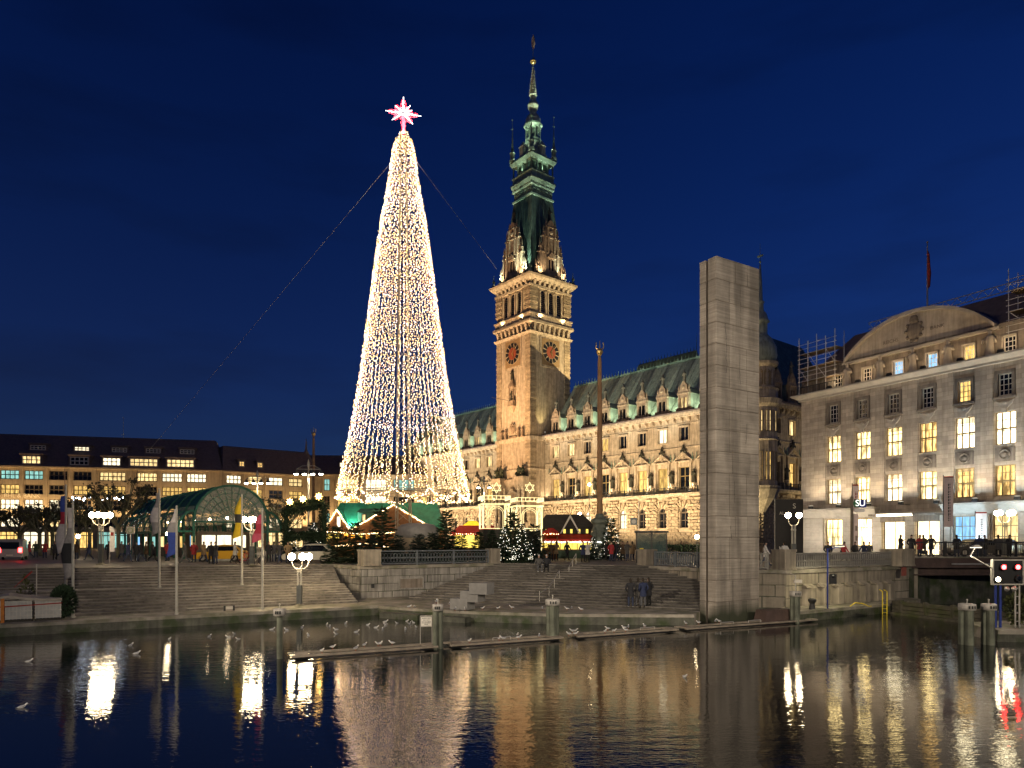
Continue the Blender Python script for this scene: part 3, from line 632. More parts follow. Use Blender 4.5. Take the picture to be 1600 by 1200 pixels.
def floodlight(parent, T, x, y, z, target, energy, col, angle=70, blend=.7, rad=.15, arm=None):
    """a small housing with a glowing lens and its spot"""
    P = T @ Vector((x,y,z)); Q = T @ Vector(target); d = (Q-P).normalized()
    h = inst('floodlight', FLB, parent, P); h.rotation_euler = d.to_track_quat('Z','Y').to_euler()
    inst('lens', FLG, h, (0,0,.262))
    if arm is not None: b_ = MB(); b_.tube(P, T @ Vector((x,arm,z)), .03, 4); b_.build('light_arm', M['iron'], parent)
    l = bpy.data.lights.new('flood', 'SPOT'); l.energy = energy; l.color = col; l.spot_size = R(angle); l.spot_blend = blend; l.shadow_soft_size = rad
    o = bpy.data.objects.new('flood', l); COL.objects.link(o); o.parent = parent; o.location = P + d*.32; o.rotation_euler = d.to_track_quat('-Z','Y').to_euler()

LIT_R = dict(u=['win_warm','win_warm','glass_d','win_yel','glass_d','glass_d','win_white','glass_d','glass_d','glass_d'],
             m=['win_yel','glass_d','win_yel','glass_d','win_yel','win_yel','win_yel','glass_d','glass_d','glass_d'],
             g=['glass_d','win_yel','win_white','glass_d','win_white','glass_d','glass_d','glass_d','glass_d','glass_d'])
LIT_L = dict(u=['win_warm','win_warm','win_warm','glass_d','glass_d','win_warm','glass_d','glass_d','glass_d','glass_d'],
             m=['glass_d','win_yel','glass_d','glass_d','glass_d','glass_d','win_yel','glass_d','glass_d','glass_d'],
             g=['glass_d']*10)
def wing(T, length, bays, lit, side=False, dorm=True):
    holes = []; gl = []
    for i, x in enumerate(bays):
        holes += [(x-.95,x+.95,3.9,7.65), (x-1.1,x+1.1,10.7,14.75), (x-.98,x+.98,19.3,21.85)]
    b = MB(); b.wall(0,length,0,23.5,holes,0,.7)
    for x in bays: b.archfill(x,1.9,6.7,7.65,0.0,.7)
    b.box(0,length,-.12,0,18.0,18.22); b.box(0,length,-.1,0,22.2,22.4)
    put(b.build('wall', M['sand'], TH), T)
    # rusticated ground floor in courses between the windows
    b = MB(); z = .9; r = 0
    cuts = sorted([0.0] + sum([[x-1.02,x+1.02] for x in bays], []) + [length])
    while z < 9.3:
        hh = .56; pr = -.42 if r % 2 == 0 else -.34
        segs = [(a,c) for a, c in zip(cuts[0::2], cuts[1::2])] if z < 6.9 and z+hh > 3.6 else None
        if segs is None:
            segs = [(0,length)] if z >= 8.95 or z < 3.6 else [(a,c) for a, c in zip(cuts[0::2], cuts[1::2])]
        for a, c in segs:
            k = max(1, round((c-a)/1.15)); o_ = .5 if r % 2 else 0
            xs = [a] + [a+(c-a)*(j+o_)/k for j in range(0 if r % 2 else 1, k)] + [c]
            for p_, q_ in zip(xs, xs[1:]):
                if q_-p_ > .12: b.frus(p_+.06,q_-.06,pr*.9,0,z+.09, p_+.06,q_-.06,pr,0,z+hh-.09)
        z += hh; r += 1
    b.box(0,length,-.35,0,0,.9)
    put(stuff(b.build('rustication', M['rust'], TH)), T)
    # balcony ledge, string courses, main cornice
    b = MB(); b.box(0,length,-1.15,0,9.75,10.05); b.box(0,length,-.9,0,9.5,9.75); put(b.build('balcony_ledge', M['sand'], TH), T)
    b = MB(); b.box(0,length,-.95,0,23.42,23.75); b.box(0,length,-1.15,0,23.75,24.1); put(b.build('cornice', M['sand'], TH), T)
    b = MB(); b.box(0,length,-1.2,-.9,24.1,24.35); b.box(0,length,-.9,.5,24.1,24.3); put(b.build('gutter', M['roof'], TH), T)
    b = MB(); k = int(length/1.58)
    for i in range(k):
        x = (i+.5)*length/k; c = len(b.v); b.v += [(q[0]+x,q[1],q[2]+22.5) for q in BRK.v]
        for f in BRK.f: b.f.append([c+j for j in f]); b.m.append(0)
    put(stuff(b.build('brackets', M['sand'], TH)), T)
    b = MB(); b.box(0,length,-1.12,-1.06,11.0,11.08); b.box(0,length,-1.12,-1.06,10.1,10.16)
    for i in range(int(length/.28)): b.box(.1+i*.28,.14+i*.28,-1.11,-1.07,10.1,11.05)
    for i in range(int(length/2.37)+1): b.box(max(0,i*2.37-.08),i*2.37+.08,-1.16,-1.0,10.05,11.2)
    put(stuff(b.build('balcony_railing', M['iron'], TH)), T)
    for i, x in enumerate(bays):
        window(TH, T, x, .35, 3.9, 1.9, 3.72, 2, 2, M['frame_d'], M[lit['g'][i % 10]], True)
        window(TH, T, x, .3, 10.7, 2.2, 4.05, 2, 2, M['frame_b'], M[lit['m'][i % 10]], False, 2.4)
        window(TH, T, x, .25, 19.3, 1.96, 2.55, 2, 1, M['sand'], M[lit['u'][i % 10]])
        stuff(put(inst('arch_stones', VOUS, TH), T, x, 0, 3.95))
        put(inst('window_surround', SURR, TH), T, x, 0, 19.1)
        p = put(inst('pediment', PED, TH), T, x, 0, 15.55)
        inst('statue_group', CREST, p, (0,-.25,1.6), 0, 1.15)
        inst('urn', FIN, p, (-1.95,-.25,.3), 0, (1.5,1.5,1.25)); inst('urn', FIN, p, (1.95,-.25,.3), 0, (1.5,1.5,1.25))
        if dorm:
            dd = put(inst('dormer', DORM, TH), T, x, .1, 24.2)
            inst('dormer_roof', DORMB, dd); inst('pane', DORMP['win_warm' if (i*5+len(bays)) % 9 == 0 else 'glass_d'], dd)
            inst('statue', FIG_R[i % 2], dd, (0,0,5.55), 0, 1.0)
    for a, c in zip(bays, bays[1:]):
        x = (a+c)/2
        s = put(inst('statue', FIG_B[int(x*7) % 3], TH), T, x, -.42, 11.75)
        s.scale = (1.15,1.0,1.1)
        b = MB(); b.lathe([(.15,0),(.4,.55),(.42,.75)],6); put(b.build('statue_bracket', M['sand'], TH), T, x, -.35, 11.0)
    return T
BAR[0] = .14
bays = [3.45+4.74*i for i in range(10)]
TR = Tm(5.9,0,0); TL = Tm(-57.5,0,0)
wing(TR, 51.6, bays, LIT_R)
lb = [51.6-x for x in bays][::-1]
wing(TL, 51.6, lb, {k: v[::-1] for k, v in LIT_L.items()})
TS = Tm(57.5,0,PI/2)
wing(TS, 30, [4.6,9.3,14.0,18.7,23.4,28.1], dict(u=['glass_d','win_warm','win_warm','win_yel','glass_d','glass_d']*2, m=['glass_d','win_yel','glass_d','glass_d','glass_d','glass_d']*2, g=['glass_d']*10), True)
# roofs
def roofseg(x0, x1, m, ridge, setb, back, z0=24.2):
    b = MB(); b.add([(x0,.35,z0),(x1,.35,z0),(x1,setb,ridge),(x0,setb,ridge),(x0,back,ridge-.0),(x1,back,ridge-.0),(x0,back+setb,z0),(x1,back+setb,z0)],
                    [(0,1,2,3),(3,2,5,4),(4,5,7,6),(0,3,4,6),(1,7,5,2)])
    # standing seams
    n_ = int((x1-x0)/1.2); dz = ridge-z0
    for i in range(n_+1):
        x = x0+(x1-x0)*i/n_
        b.add([(x-.04,.30,z0+.03),(x+.04,.30,z0+.03),(x+.04,setb-.05,ridge+.03),(x-.04,setb-.05,ridge+.03)], [(0,1,2,3)])
        b.add([(x-.04,.30,z0+.03),(x-.04,setb-.05,ridge+.03),(x-.04,setb,ridge-.1),(x-.04,.38,z0-.05)], [(0,1,2,3)])
        b.add([(x+.04,.30,z0+.03),(x+.04,setb-.05,ridge+.03),(x+.04,setb,ridge-.1),(x+.04,.38,z0-.05)], [(3,2,1,0)])
    return b.build('roof', m, TH)
roofseg(6.2, 53.0, M['copper'], 36.0, 8.5, 10.5); roofseg(-53.0, -6.2, M['copper'], 36.0, 8.5, 10.5)
for x0, x1 in ((6.2,53.0),(-53.0,-6.2)):
    b = MB(); b.box(x0,x1,8.3,8.75,35.9,36.25); n_ = int((x1-x0)/.85)
    for i in range(n_): b.lathe([(.10,36.25),(.16,36.5),(.06,36.65),(.02,37.15)],5,(x0+(i+.5)*(x1-x0)/n_,8.5,0))
    stuff(b.build('ridge_crest', M['copper_pale'], TH))
# pavilion end roof with hip
for sg in (1,-1):
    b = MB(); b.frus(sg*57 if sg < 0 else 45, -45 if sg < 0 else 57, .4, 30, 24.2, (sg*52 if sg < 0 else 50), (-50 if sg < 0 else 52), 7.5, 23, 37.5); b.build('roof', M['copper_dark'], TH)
b = MB(); b.box(-57,57,28,29,0,23); b.build('rear_wall', M['sand_dark'], TH)
# higher dark roof behind the right wing
b = MB(); b.add([(9,20,30),(27,20,30),(27,34,30),(9,34,30),(9,27,43.5),(25.5,27,43.5)], [(0,1,5,4),(1,2,5),(2,3,4,5),(3,0,4)]); b.box(9,27,20.5,33.5,10,30); b.tube((25.5,27,43.3),(25.5,27,47),.08,5,.02)
for i in range(18): b.lathe([(.08,43.4),(.12,43.7),(.02,44.4)],4,(9.5+i*.9,27,0))
b.build('rear_hall_roof', M['copper_dark'], TH)
# corner turret at the right-hand corner
b = MB()
b.lathe([(3.0,10.0),(3.1,10.4),(2.6,10.5),(2.6,17.5),(2.9,17.7),(2.6,18.2),(2.6,22.8),(3.1,23.3),(3.3,24.1),(2.7,24.3),(2.7,25.5),(2.9,25.8),(2.2,26.0),(2.2,29.2),(2.7,29.6),(2.8,30.0),(2.2,30.1)],12,(0,0,0))
b.lathe([(.4,5.5),(1.4,7.0),(2.4,8.4),(3.0,9.9)],12)
TU = b.build('corner_turret', M['sand'], TH, loc=(57.0,.5,0))
b = MB(); b.lathe([(2.3,30.1),(2.6,31.2),(2.5,32.6),(1.9,33.9),(1.2,34.6),(1.1,34.9),(1.1,36.4),(1.5,36.7),(1.25,37.1),(1.0,38.0),(.55,38.6),(.5,39.6),(.7,39.9),(.4,40.2),(.3,43.0),(.12,46.0)],10); b.build('turret_dome', M['copper'], TU, True)
b = MB(); b.tube((0,0,45.8),(0,0,49.4),.06,5,.02); b.box(-.5,.5,-.04,.04,47.2,47.5); b.ball((0,0,46.4),.2,6,4); b.build('weather_vane', M['copper_pale'], TU)
for j, (z, h, mt) in enumerate(((11.2,4.6,'win_yel'),(18.9,3.4,'win_warm'),(26.3,2.5,'glass_d'))):
    for k, a in enumerate((-2.62,-2.1,-1.57,-1.05,-.52,0,.52)):
        r_ = 2.56 if z < 25 else 2.15
        o = inst('window', win_mesh(.95,h,1,2,j == 2,M['frame_b']), TU, (r_*math.cos(a),r_*math.sin(a),z), a+PI/2)
        o.location -= Vector((math.cos(a)*-.02, math.sin(a)*-.02, 0))
        if (k+j) % 2 == 0 or j == 1: inst('pane', pane_mesh(.9,h-.03,j == 2,M[mt]), o, (0,0,.015))
        else: inst('pane', pane_mesh(.9,h-.03,j == 2,M['glass_d']), o, (0,0,.015))

# ------------------------------------------------------------------ tower (axis at 0, 1.6)
TC = (0, 1.6)
hA = 5.75
tw = MB()
b = tw
# front wall with portal arch and loggia; the shaft
b.box(-hA,hA,TC[1]-hA+.0,TC[1]+hA,9.8,58.2)
b.box(-hA,-2.2,TC[1]-hA,TC[1]+hA,0,9.8); b.box(2.2,hA,TC[1]-hA,TC[1]+hA,0,9.8)
TW = b.build('tower', M['sand'], TH)
yf = TC[1]-hA                      # front face
FACES = [Tm(TC[0],TC[1],0), Tm(TC[0],TC[1],PI/2), Tm(TC[0],TC[1],PI), Tm(TC[0],TC[1],-PI/2)]   # front, right, back, left
def onface(Tf): return Tf @ Matrix.Translation((0,-hA,0))
# corner quoins in courses
b = MB(); z = .8; r = 0
while z < 50.5:
    pr = .16 if r % 2 == 0 else .10
    for sx in (-1,1):
        for sy in (-1,1):
            cx = TC[0]+sx*(hA-.75); cy = TC[1]+sy*(hA-.75); a = .75+pr
            b.box(cx-a if sx < 0 else cx-.85, cx+.85 if sx < 0 else cx+a, cy-a if sy < 0 else cy-.85, cy+.85 if sy < 0 else cy+a, z+.05, z+.5)
    z += .56; r += 1
z = 51.5
while z < 57.5:
    for sx in (-1,1):
        for sy in (-1,1):
            cx = TC[0]+sx*(hA-.8); cy = TC[1]+sy*(hA-.8); a = 1.1 if r % 2 else 1.03
            b.box(cx-a,cx+a,cy-a,cy+a,z+.05,z+.5)
    z += .56; r += 1
stuff(b.build('quoins', M['rust'], TW))
# string courses and cornices
def ring(b, h0, z0, h1, z1): b.sq(TC, hA+h0, z0, hA+h1, z1)
b = MB(); ring(b,.25,23.3,.35,24.1); ring(b,.1,9.8,.45,10.3); ring(b,.18,16.9,.22,17.2); b.build('string_course', M['sand'], TW)
b = MB(); ring(b,.3,46.0,.6,46.5); ring(b,.35,48.2,.75,48.5); ring(b,.75,48.5,.7,49.0); ring(b,.35,49.0,.35,50.2); ring(b,.55,50.2,.55,50.5); b.build('belfry_balcony', M['sand'], TW)
b = MB(); ring(b,.4,56.2,.45,56.6); ring(b,.55,57.4,1.25,58.2); ring(b,1.25,58.2,1.35,58.6); b.build('cornice', M['sand'], TW)
b = MB()
for Tf in FACES:
    for i in range(8):
        x = -4.9+i*1.4; 
        for zz, dd in ((46.6,.9),(56.6,1.0)):
            v = [(-.28,-hA-dd*.5,1.55),(.28,-hA-dd*.5,1.55),(.28,-hA,1.55),(-.28,-hA,1.55),(-.28,-hA-.15,.1),(.28,-hA-.15,.1),(.28,-hA,.1),(-.28,-hA,.1)]
            b.add([Tf @ Vector((x+q[0],q[1]-.3,zz+(q[2]*(.95 if zz < 50 else .55)))) for q in v], [(0,1,2,3),(7,6,5,4),(4,5,1,0),(5,6,2,1),(7,4,0,3),(6,7,3,2)])
stuff(b.build('brackets', M['sand'], TW))
# belfry openings with louvres
for Tf in FACES:
    T = onface(Tf)
    for x in (-2.3,0,2.3):
        b = MB(); b.ext([(-.62,0),(.62,0)] + [(.62*math.cos(PI*i/8),3.9+.62*math.sin(PI*i/8)) for i in range(9)], -.015, .2); o = put(b.build('belfry_opening', M['glass_d'], TW), T, x, 0, 51.2)
        b = MB()
        for k in range(9): b.add([(-.58,-.12,.35+k*.42),(.58,-.12,.35+k*.42),(.58,-.02,.55+k*.42),(-.58,-.02,.55+k*.42)],[(0,1,2,3)])
        b2 = put(b.build('louvre', M['frame_d'], TW), T, x, 0, 51.2)
        b = MB()
        for sg in (-1,1): b.box(sg*.86-.16,sg*.86+.16,-.32,0,-.4,4.2); b.box(sg*.86-.22,sg*.86+.22,-.4,0,4.2,4.5)
        b.box(-1.05,1.05,-.42,0,4.9,5.1); b.box(-1.05,1.05,-.35,0,-.75,-.4)
        put(b.build('opening_surround', M['sand'], TW), T, x, 0, 51.2)
# clocks on four sides
M['clockpanel'] = mat('clock_panel', (.32,.21,.10), .8, 4, .3); M['clockred'] = mat('clock_red', (.30,.07,.03), .6, 3, .2); M['clockblack'] = mat('clock_black', (.012,.012,.012), .5, 3, .2)
for Tf in FACES:
    T = onface(Tf)
    b = MB(); b.box(-3.0,3.0,-.14,0,-3.3,3.3); put(b.build('clock_panel', M['sand'], TW), T, 0, 0, 42.7)
    b = MB(); b.box(-2.55,2.55,-.2,-.14,-2.9,2.9); put(b.build('clock_panel_inset', M['clockpanel'], TW), T, 0, 0, 42.7)
    b = MB(); b.ext([(2.35*math.cos(2*PI*i/32),2.35*math.sin(2*PI*i/32)) for i in range(32)],-.25,-.19); put(b.build('clock_face', mat('clock_cream', (.5,.38,.24), .7, 3, .2) if 'clock_cream' not in bpy.data.materials else bpy.data.materials['clock_cream'], TW), T, 0, 0, 42.7)
    b = MB(); b.ext([(1.3*math.cos(2*PI*i/28),1.3*math.sin(2*PI*i/28)) for i in range(28)],-.29,-.24); put(b.build('clock_centre', M['clockred'], TW), T, 0, 0, 42.7)
    b = MB()
    for k in range(12):
        a0 = 2*PI*k/12-.20; a1 = 2*PI*k/12+.20
        b.ext([(1.38*math.cos(a0),1.38*math.sin(a0)),(2.28*math.cos(a0),2.28*math.sin(a0)),(2.3*math.cos((a0+a1)/2),2.3*math.sin((a0+a1)/2)),(2.28*math.cos(a1),2.28*math.sin(a1)),(1.38*math.cos(a1),1.38*math.sin(a1))],-.30,-.24)
    put(b.build('hour_marks', M['clockblack'], TW), T, 0, 0, 42.7)
    for ang, ln_, wd in ((30,2.1,.13),(152,1.35,.17)):
        a = R(90-ang); c_, s_ = math.cos(a), math.sin(a)
        b = MB(); b.ext([(-s_*wd,c_*wd),(-.3*c_,-.3*s_),(s_*wd,-c_*wd),(ln_*c_,ln_*s_)][::-1],-.36,-.32); put(b.build('clock_hand', M['gold'], TW), T, 0, 0, 42.7)
# niche statue with baldachin and the eagle, on the front face
T = onface(FACES[0])
b = MB(); b.box(-1.0,1.0,-.9,0,-.9,-.6); b.frus(-.95,.95,-.85,0,-.6,-.95,.95,-.85,0,.3); b.frus(-.3,.3,-.2,0,-2.2,-.95,.95,-.85,0,-.9)
b.box(-.8,-.6,-.7,-.5,.3,3.2); b.box(.6,.8,-.7,-.5,.3,3.2); b.box(-.9,.9,-.85,0,3.2,3.5); b.frus(-.9,.9,-.85,0,3.5,-.05,.05,-.3,-.2,5.3)
put(b.build('balcony_niche', M['sand_dark'], TW), T, 0, 0, 32.0)
put(inst('statue', FIG_B[1], TW), T, 0, -.45, 32.3); put(inst('statue', FIG_B[2], TW), T, 0, -.3, 37.0)
b = MB(); b.tube((0,-1,0),(-1.6,-4.4,.5),.05,5); put(b.build('flag_staff', M['iron'], TW), T, -.5, 0, 32.4)
b = MB(); b.ball((0,-.3,1.6),.7,8,5,sz=1.4,sy=.6); b.ball((-.35,-.35,2.8),.28,6,4); b.ball((.35,-.35,2.8),.28,6,4)
for sg in (-1,1):
    for k in range(5): b.tube((sg*.5,-.3,1.6+.1*k),(sg*(1.5-.15*k),-.2,.6+.55*k),.14,5,.05)
b.box(-1.4,1.4,-.3,0,-.2,.2)
put(b.build('eagle_relief', M['sand_dark'], TW), T, 0, 0, 24.3)
for x in (-3.6,-2.2,2.2,3.6): put(inst('statue', FIG_S[int(abs(x)) % 3], TW), T, x, -.4, 24.2)
# portal: coupled columns, entablature, arch
b = MB()
for x in (-4.6,-3.1,3.1,4.6):
    b.lathe([(.5,5.6),(.52,5.9),(.38,6.1),(.36,12.6),(.5,12.9),(.55,13.3)],10,(x,-1.1,0)); b.box(x-.6,x+.6,-1.7,0,.0,5.6); b.box(x-.62,x+.62,-1.75,0,13.3,13.6)
for x0, x1 in ((-5.4,-2.4),(2.4,5.4)): b.box(x0,x1,-1.8,0,13.6,14.9); b.box(x0-.15,x1+.15,-2.0,0,14.9,15.4)
b.box(-2.4,2.4,-.5,0,13.9,15.1)
for i in range(12):
    a0 = PI*i/12; a1 = PI*(i+1)/12
    b.ext([(2.1*math.cos(a0),10.2+2.1*math.sin(a0)),(2.45*math.cos(a0),10.2+2.45*math.sin(a0)),(2.45*math.cos(a1),10.2+2.45*math.sin(a1)),(2.1*math.cos(a1),10.2+2.1*math.sin(a1))],-.45,0)
b.box(-2.45,-2.1,-.45,0,0,10.2); b.box(2.1,2.45,-.45,0,0,10.2); b.ball((0,-.5,12.9),.5,8,5)
put(b.build('portal', M['sand'], TW), T)
b = MB(); b.ext([(-2.1,0),(2.1,0)]+[(2.1*math.cos(PI*i/12),10.2+2.1*math.sin(PI*i/12)) for i in range(13)],-.03,.0); put(b.build('portal_recess', M['sand_dark'], TW), T)
b = MB(); b.ext([(-1.3,0),(1.3,0),(1.3,4.2),(0,5.2),(-1.3,4.2)],-.08,-.03); b.box(-.06,.06,-.14,-.08,0,4.9); b.box(-1.7,1.7,-.2,-.03,6.2,6.6); put(b.build('portal_door', M['frame_d'], TW), T)
b = MB(); b.box(-1.6,-.15,-.1,-.03,6.9,9.6); b.box(.15,1.6,-.1,-.03,6.9,9.6); put(b.build('pane', M['glass_d'], TW), T)
M['wreath'] = mat('dark_sculpture', (.05,.06,.035), .8, 6, .5)
for x in (-4.4,-3.0,3.0,4.4):
    b = MB(); rr = random.Random(int(x*10))
    b.lathe([(.5,0),(.55,.3),(.4,.5),(.35,1.1),(.45,1.6),(.3,1.9),(.16,2.0),(.2,2.3),(.05,2.55)],8)
    for k in range(14): b.ball((rr.uniform(-.6,.6),rr.uniform(-.5,.4),rr.uniform(.3,1.8)),rr.uniform(.15,.3),5,4)
    put(b.build('statue_group', M['wreath'], TW), T, x, -1.0, 15.4)
for x in (-3.85,3.85): put(inst('statue', FIG_B[0], TW), T, x, -.6, 7.0)
# four stone gables above the cornice
M['stone_gab'] = mat('gable_stone', (.33,.24,.16), .9, 1.8, .4, .5, 7, streak=.25)
def gablemesh():
    b = MB()
    b.box(-4.6,4.6,-.25,.5,0,.9)
    b.wall(-3.2,3.2,.9,5.4,[(-.75,-.15,2.0,4.4),(.15,.75,2.0,4.4)],-.3,.5)
    b.box(-3.4,3.4,-.42,.5,5.4,5.7); b.ext([(-1.3,4.6),(1.3,4.6),(0,5.9)],-.6,-.3)
    b.box(-2.3,2.3,-.3,.45,5.7,9.0); b.box(-2.5,2.5,-.42,.45,9.0,9.3)
    b.box(-1.4,1.4,-.3,.4,9.3,11.3); b.box(-1.55,1.55,-.4,.4,11.3,11.5); b.ext([(-1.3,11.5),(1.3,11.5),(.7,12.5),(0,13.1),(-.7,12.5)],-.3,.3)
    for sg in (-1,1):
        for (x, z, s_) in ((4.3,.9,1.2),(3.1,5.7,1.1),(2.1,9.3,.9),(1.3,11.4,.75),(3.7,.9,1.5)): b.lathe([(.26*s_,0),(.26*s_,.7*s_),(.34*s_,.8*s_),(.16*s_,1.0*s_),(.2*s_,1.4*s_),(.02,2.5*s_)],6,(sg*x,-.05,z))
        b.ext([(sg*3.3,.9),(sg*4.5,.9),(sg*4.2,2.4),(sg*3.5,3.1),(sg*3.3,4.4)][::sg],-.22,.3); b.ext([(sg*2.3,5.7),(sg*3.2,5.7),(sg*2.9,6.8),(sg*2.4,7.9)][::sg],-.22,.3); b.ext([(sg*1.4,9.3),(sg*2.1,9.3),(sg*1.8,10.2),(sg*1.45,10.9)][::sg],-.22,.3)
        for (x, z0, z1) in ((2.9,.9,5.4),(1.7,.9,5.4),(1.9,5.7,9.0),(.9,5.7,9.0),(1.1,9.3,11.3)): b.box(sg*x-.18,sg*x+.18,-.48,-.3,z0,z1)
    b.ext([(-.55,6.2),(.55,6.2)]+[(.55*math.cos(PI*i/8),7.6+.55*math.sin(PI*i/8)) for i in range(9)],-.33,-.29)
    b.ball((0,-.35,10.3),.5,8,5,sy=.4)
    return b.mesh('gable', M['stone_gab'])
GAB = gablemesh()
for Tf in FACES:
    g = put(inst('gable', GAB, TW), Tf @ Matrix.Translation((0,-5.75,0)), 0, 0, 58.6)
    put(inst('statue', FIG_B[0], TW), Tf @ Matrix.Translation((0,-5.5,0)), 0, 0, 71.5).scale = (1.1,1.1,1.4)
    o = put(inst('pane', pane_mesh(1.6,2.5,False,M['glass_d']), TW), Tf @ Matrix.Translation((0,-5.75,0)), 0, -.15, 60.5)
for sx in (-1,1):
    for sy in (-1,1):
        b = MB(); b.lathe([(.5,0),(.45,.7),(.2,.9),(.3,1.5),(.1,2.0),(.02,3.0)],6); b.ball((.3,0,1.3),.25,5,4); b.build('corner_urn', M['copper_pale'], TW, loc=(sx*6.3,TC[1]+sy*6.3,58.6))
# steep copper roof
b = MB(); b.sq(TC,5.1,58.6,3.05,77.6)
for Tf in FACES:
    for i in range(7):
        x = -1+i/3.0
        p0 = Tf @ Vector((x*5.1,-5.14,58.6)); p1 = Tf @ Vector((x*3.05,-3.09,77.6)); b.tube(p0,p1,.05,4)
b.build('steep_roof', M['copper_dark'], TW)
cp = M['copper_pale']
b = MB(); b.sq(TC,3.3,77.5,3.35,77.9); b.sq(TC,3.05,77.9,3.05,79.8); b.sq(TC,3.3,79.8,3.4,80.1)
for Tf in FACES:
    for i in range(5):
        for k in range(6):
            a0 = PI/3*k; a1 = PI/3*(k+1); c = (-2.4+i*1.2, -3.12, 78.85)
            b.tube(Tf @ Vector((c[0]+.42*math.cos(a0),c[1],c[2]+.42*math.sin(a0))), Tf @ Vector((c[0]+.42*math.cos(a1),c[1],c[2]+.42*math.sin(a1))), .09, 4)
b.sq(TC,3.2,80.1,3.65,81.2); b.sq(TC,3.65,81.2,3.6,81.6); b.sq(TC,3.3,81.6,3.3,82.9); b.sq(TC,3.45,82.9,3.45,83.1)
for Tf in FACES:
    for i in range(6): b.add([Tf @ Vector(q) for q in ((-2.9+i*1.1,-3.5,80.3),(-2.5+i*1.1,-3.5,80.3),(-2.5+i*1.1,-3.85,81.2),(-2.9+i*1.1,-3.85,81.2))],[(0,1,2,3)])
b.build('lower_gallery', cp, TW)
b = MB(); b.sq(TC,2.3,83.1,2.3,86.0); b.build('gallery_core', M['copper_dark'], TW)
b = MB()
for Tf in FACES:
    for i in range(5):
        q_ = Tf @ Vector((-3.1+i*1.55,-3.1,0)); b.lathe([(.24,83.1),(.17,83.4),(.17,85.2),(.28,85.6)],6,(q_.x,q_.y,0))
b.sq(TC,3.4,85.6,3.8,86.4); b.sq(TC,3.8,86.4,3.6,86.8); b.build('gallery', cp, TW)
b = MB(); b.lathe([(3.3,86.8),(2.9,88.2),(2.2,89.6),(1.95,90.4)],8,(0,TC[1],0),PI/8)
for Tf in FACES:
    q_ = Tf @ Vector((0,-2.9,0)); b.box(q_.x-.6,q_.x+.6,q_.y-.6,q_.y+.6,86.8,89.0); b.sq((q_.x,q_.y),.75,89.0,.05,90.4)
b.build('lantern_roof', M['copper'], TW)
b = MB(); c0 = (0,TC[1],0)
b.lathe([(2.0,90.3),(2.1,90.8),(1.85,91.0),(1.85,91.6)],8,c0); b.lathe([(1.2,91.6),(1.2,94.3)],8,c0)
for k in range(8):
    a = PI/8+k*PI/4; b.lathe([(.2,91.6),(.15,91.9),(.15,93.7),(.24,94.1)],6,(1.65*math.cos(a),TC[1]+1.65*math.sin(a),0))
b.lathe([(1.8,94.1),(2.15,94.7),(2.1,95.1),(1.75,95.2)],8,c0); b.build('lantern', cp, TW)
b = MB(); b.lathe([(1.75,95.2),(1.7,96.2),(1.3,97.1),(.8,97.6),(.75,98.2),(1.1,98.8),(1.25,99.4),(1.0,100.2),(.55,100.7),(.75,101.1),(.62,101.6)],10,c0)
z = 101.6; k = 0
prof = []
while z < 108.6: 
    r_ = .62*(1-(z-101.6)/9.2); prof += [(r_,z),(r_*1.55,z+.18),(r_*.85,z+.32)]; z += .62
b.lathe(prof,8,c0); b.tube((0,TC[1],108.4),(0,TC[1],113.5),.10,5,.05); b.build('spire', M['copper'], TW)
b = MB(); b.ball((0,TC[1],109.4),.62,10,6); b.lathe([(.7,109.3),(.75,109.45),(.7,109.6)],10,c0); b.build('gilt_ball', M['gold'], TW, True)
b = MB(); b.ext([(0,0),(.35,.5),(.55,1.4),(.45,2.4),(.15,3.2),(-.1,2.8),(-.5,2.0),(-.35,.9)],-.12,.12); b.box(-.55,.55,-.05,.05,-2.2,-2.0); b.tube((0,0,-3),(0,0,1),.06,5); b.build('weather_vane', mat('vane_gilt', (.6,.4,.25), .4, 3, .3, metal=.4), TW, loc=(0,TC[1],112.2))
for sx in (-1,1):
    for sy in (-1,1):
        b = MB(); b.lathe([(.7,86.8),(.75,87.4),(.5,87.6),(.55,88.8),(.7,89.0),(.35,89.4),(.4,89.8),(.22,90.4),(.26,90.7),(.16,91.4),(.2,91.7),(.1,92.8),(.06,94.2),(.25,94.5),(.05,94.8),(.04,96.6)],6); b.ball((0,0,96.6),.18,5,4); b.build('pinnacle', cp, TW, loc=(sx*3.3,TC[1]+sy*3.3,0))
# roof slope wedge that leans against the tower (stone gable line)
# ------------------------------------------------------------------ floodlights of the building
WARM = (1,.77,.48); GREEN = (.80,1,.76); WHITE = (1,.80,.50)
I4 = Matrix.Identity(4)
for i in range(6):                # both wings, from the square
    for sg in (1,-1):
        x = sg*(9+i*7.6); floodlight(TH, I4, x, -15.0, .3, (x,0,16), 9000, WARM, 95, .9, .25)
for i in range(10):               # and from close under the wall
    for sg in (1,-1):
        x = sg*(9.35+4.74*(i+.5)-4.74); floodlight(TH, I4, x, -4.6, .3, (x,0,9), 1250, WARM, 120, .9, .12)
for i in range(11):               # ledge lights washing the upper wall from the balcony
    x = 6.5+i*4.74
    if x < 53: floodlight(TH, I4, x, -1.0, 10.1, (x,.0,20), 300, WARM, 130, .9, .1)
    if x < 53: floodlight(TH, I4, -x, -1.0, 10.1, (-x,.0,20), 300, WARM, 130, .9, .1)
for i in range(9):                # between the dormers, up the copper
    for sg in (1,-1):
        x = sg*(9.35+4.74*(i+.5)); floodlight(TH, I4, x, -.75, 24.5, (x,4.2,32.5), 620, GREEN, 130, 1.0, .1)
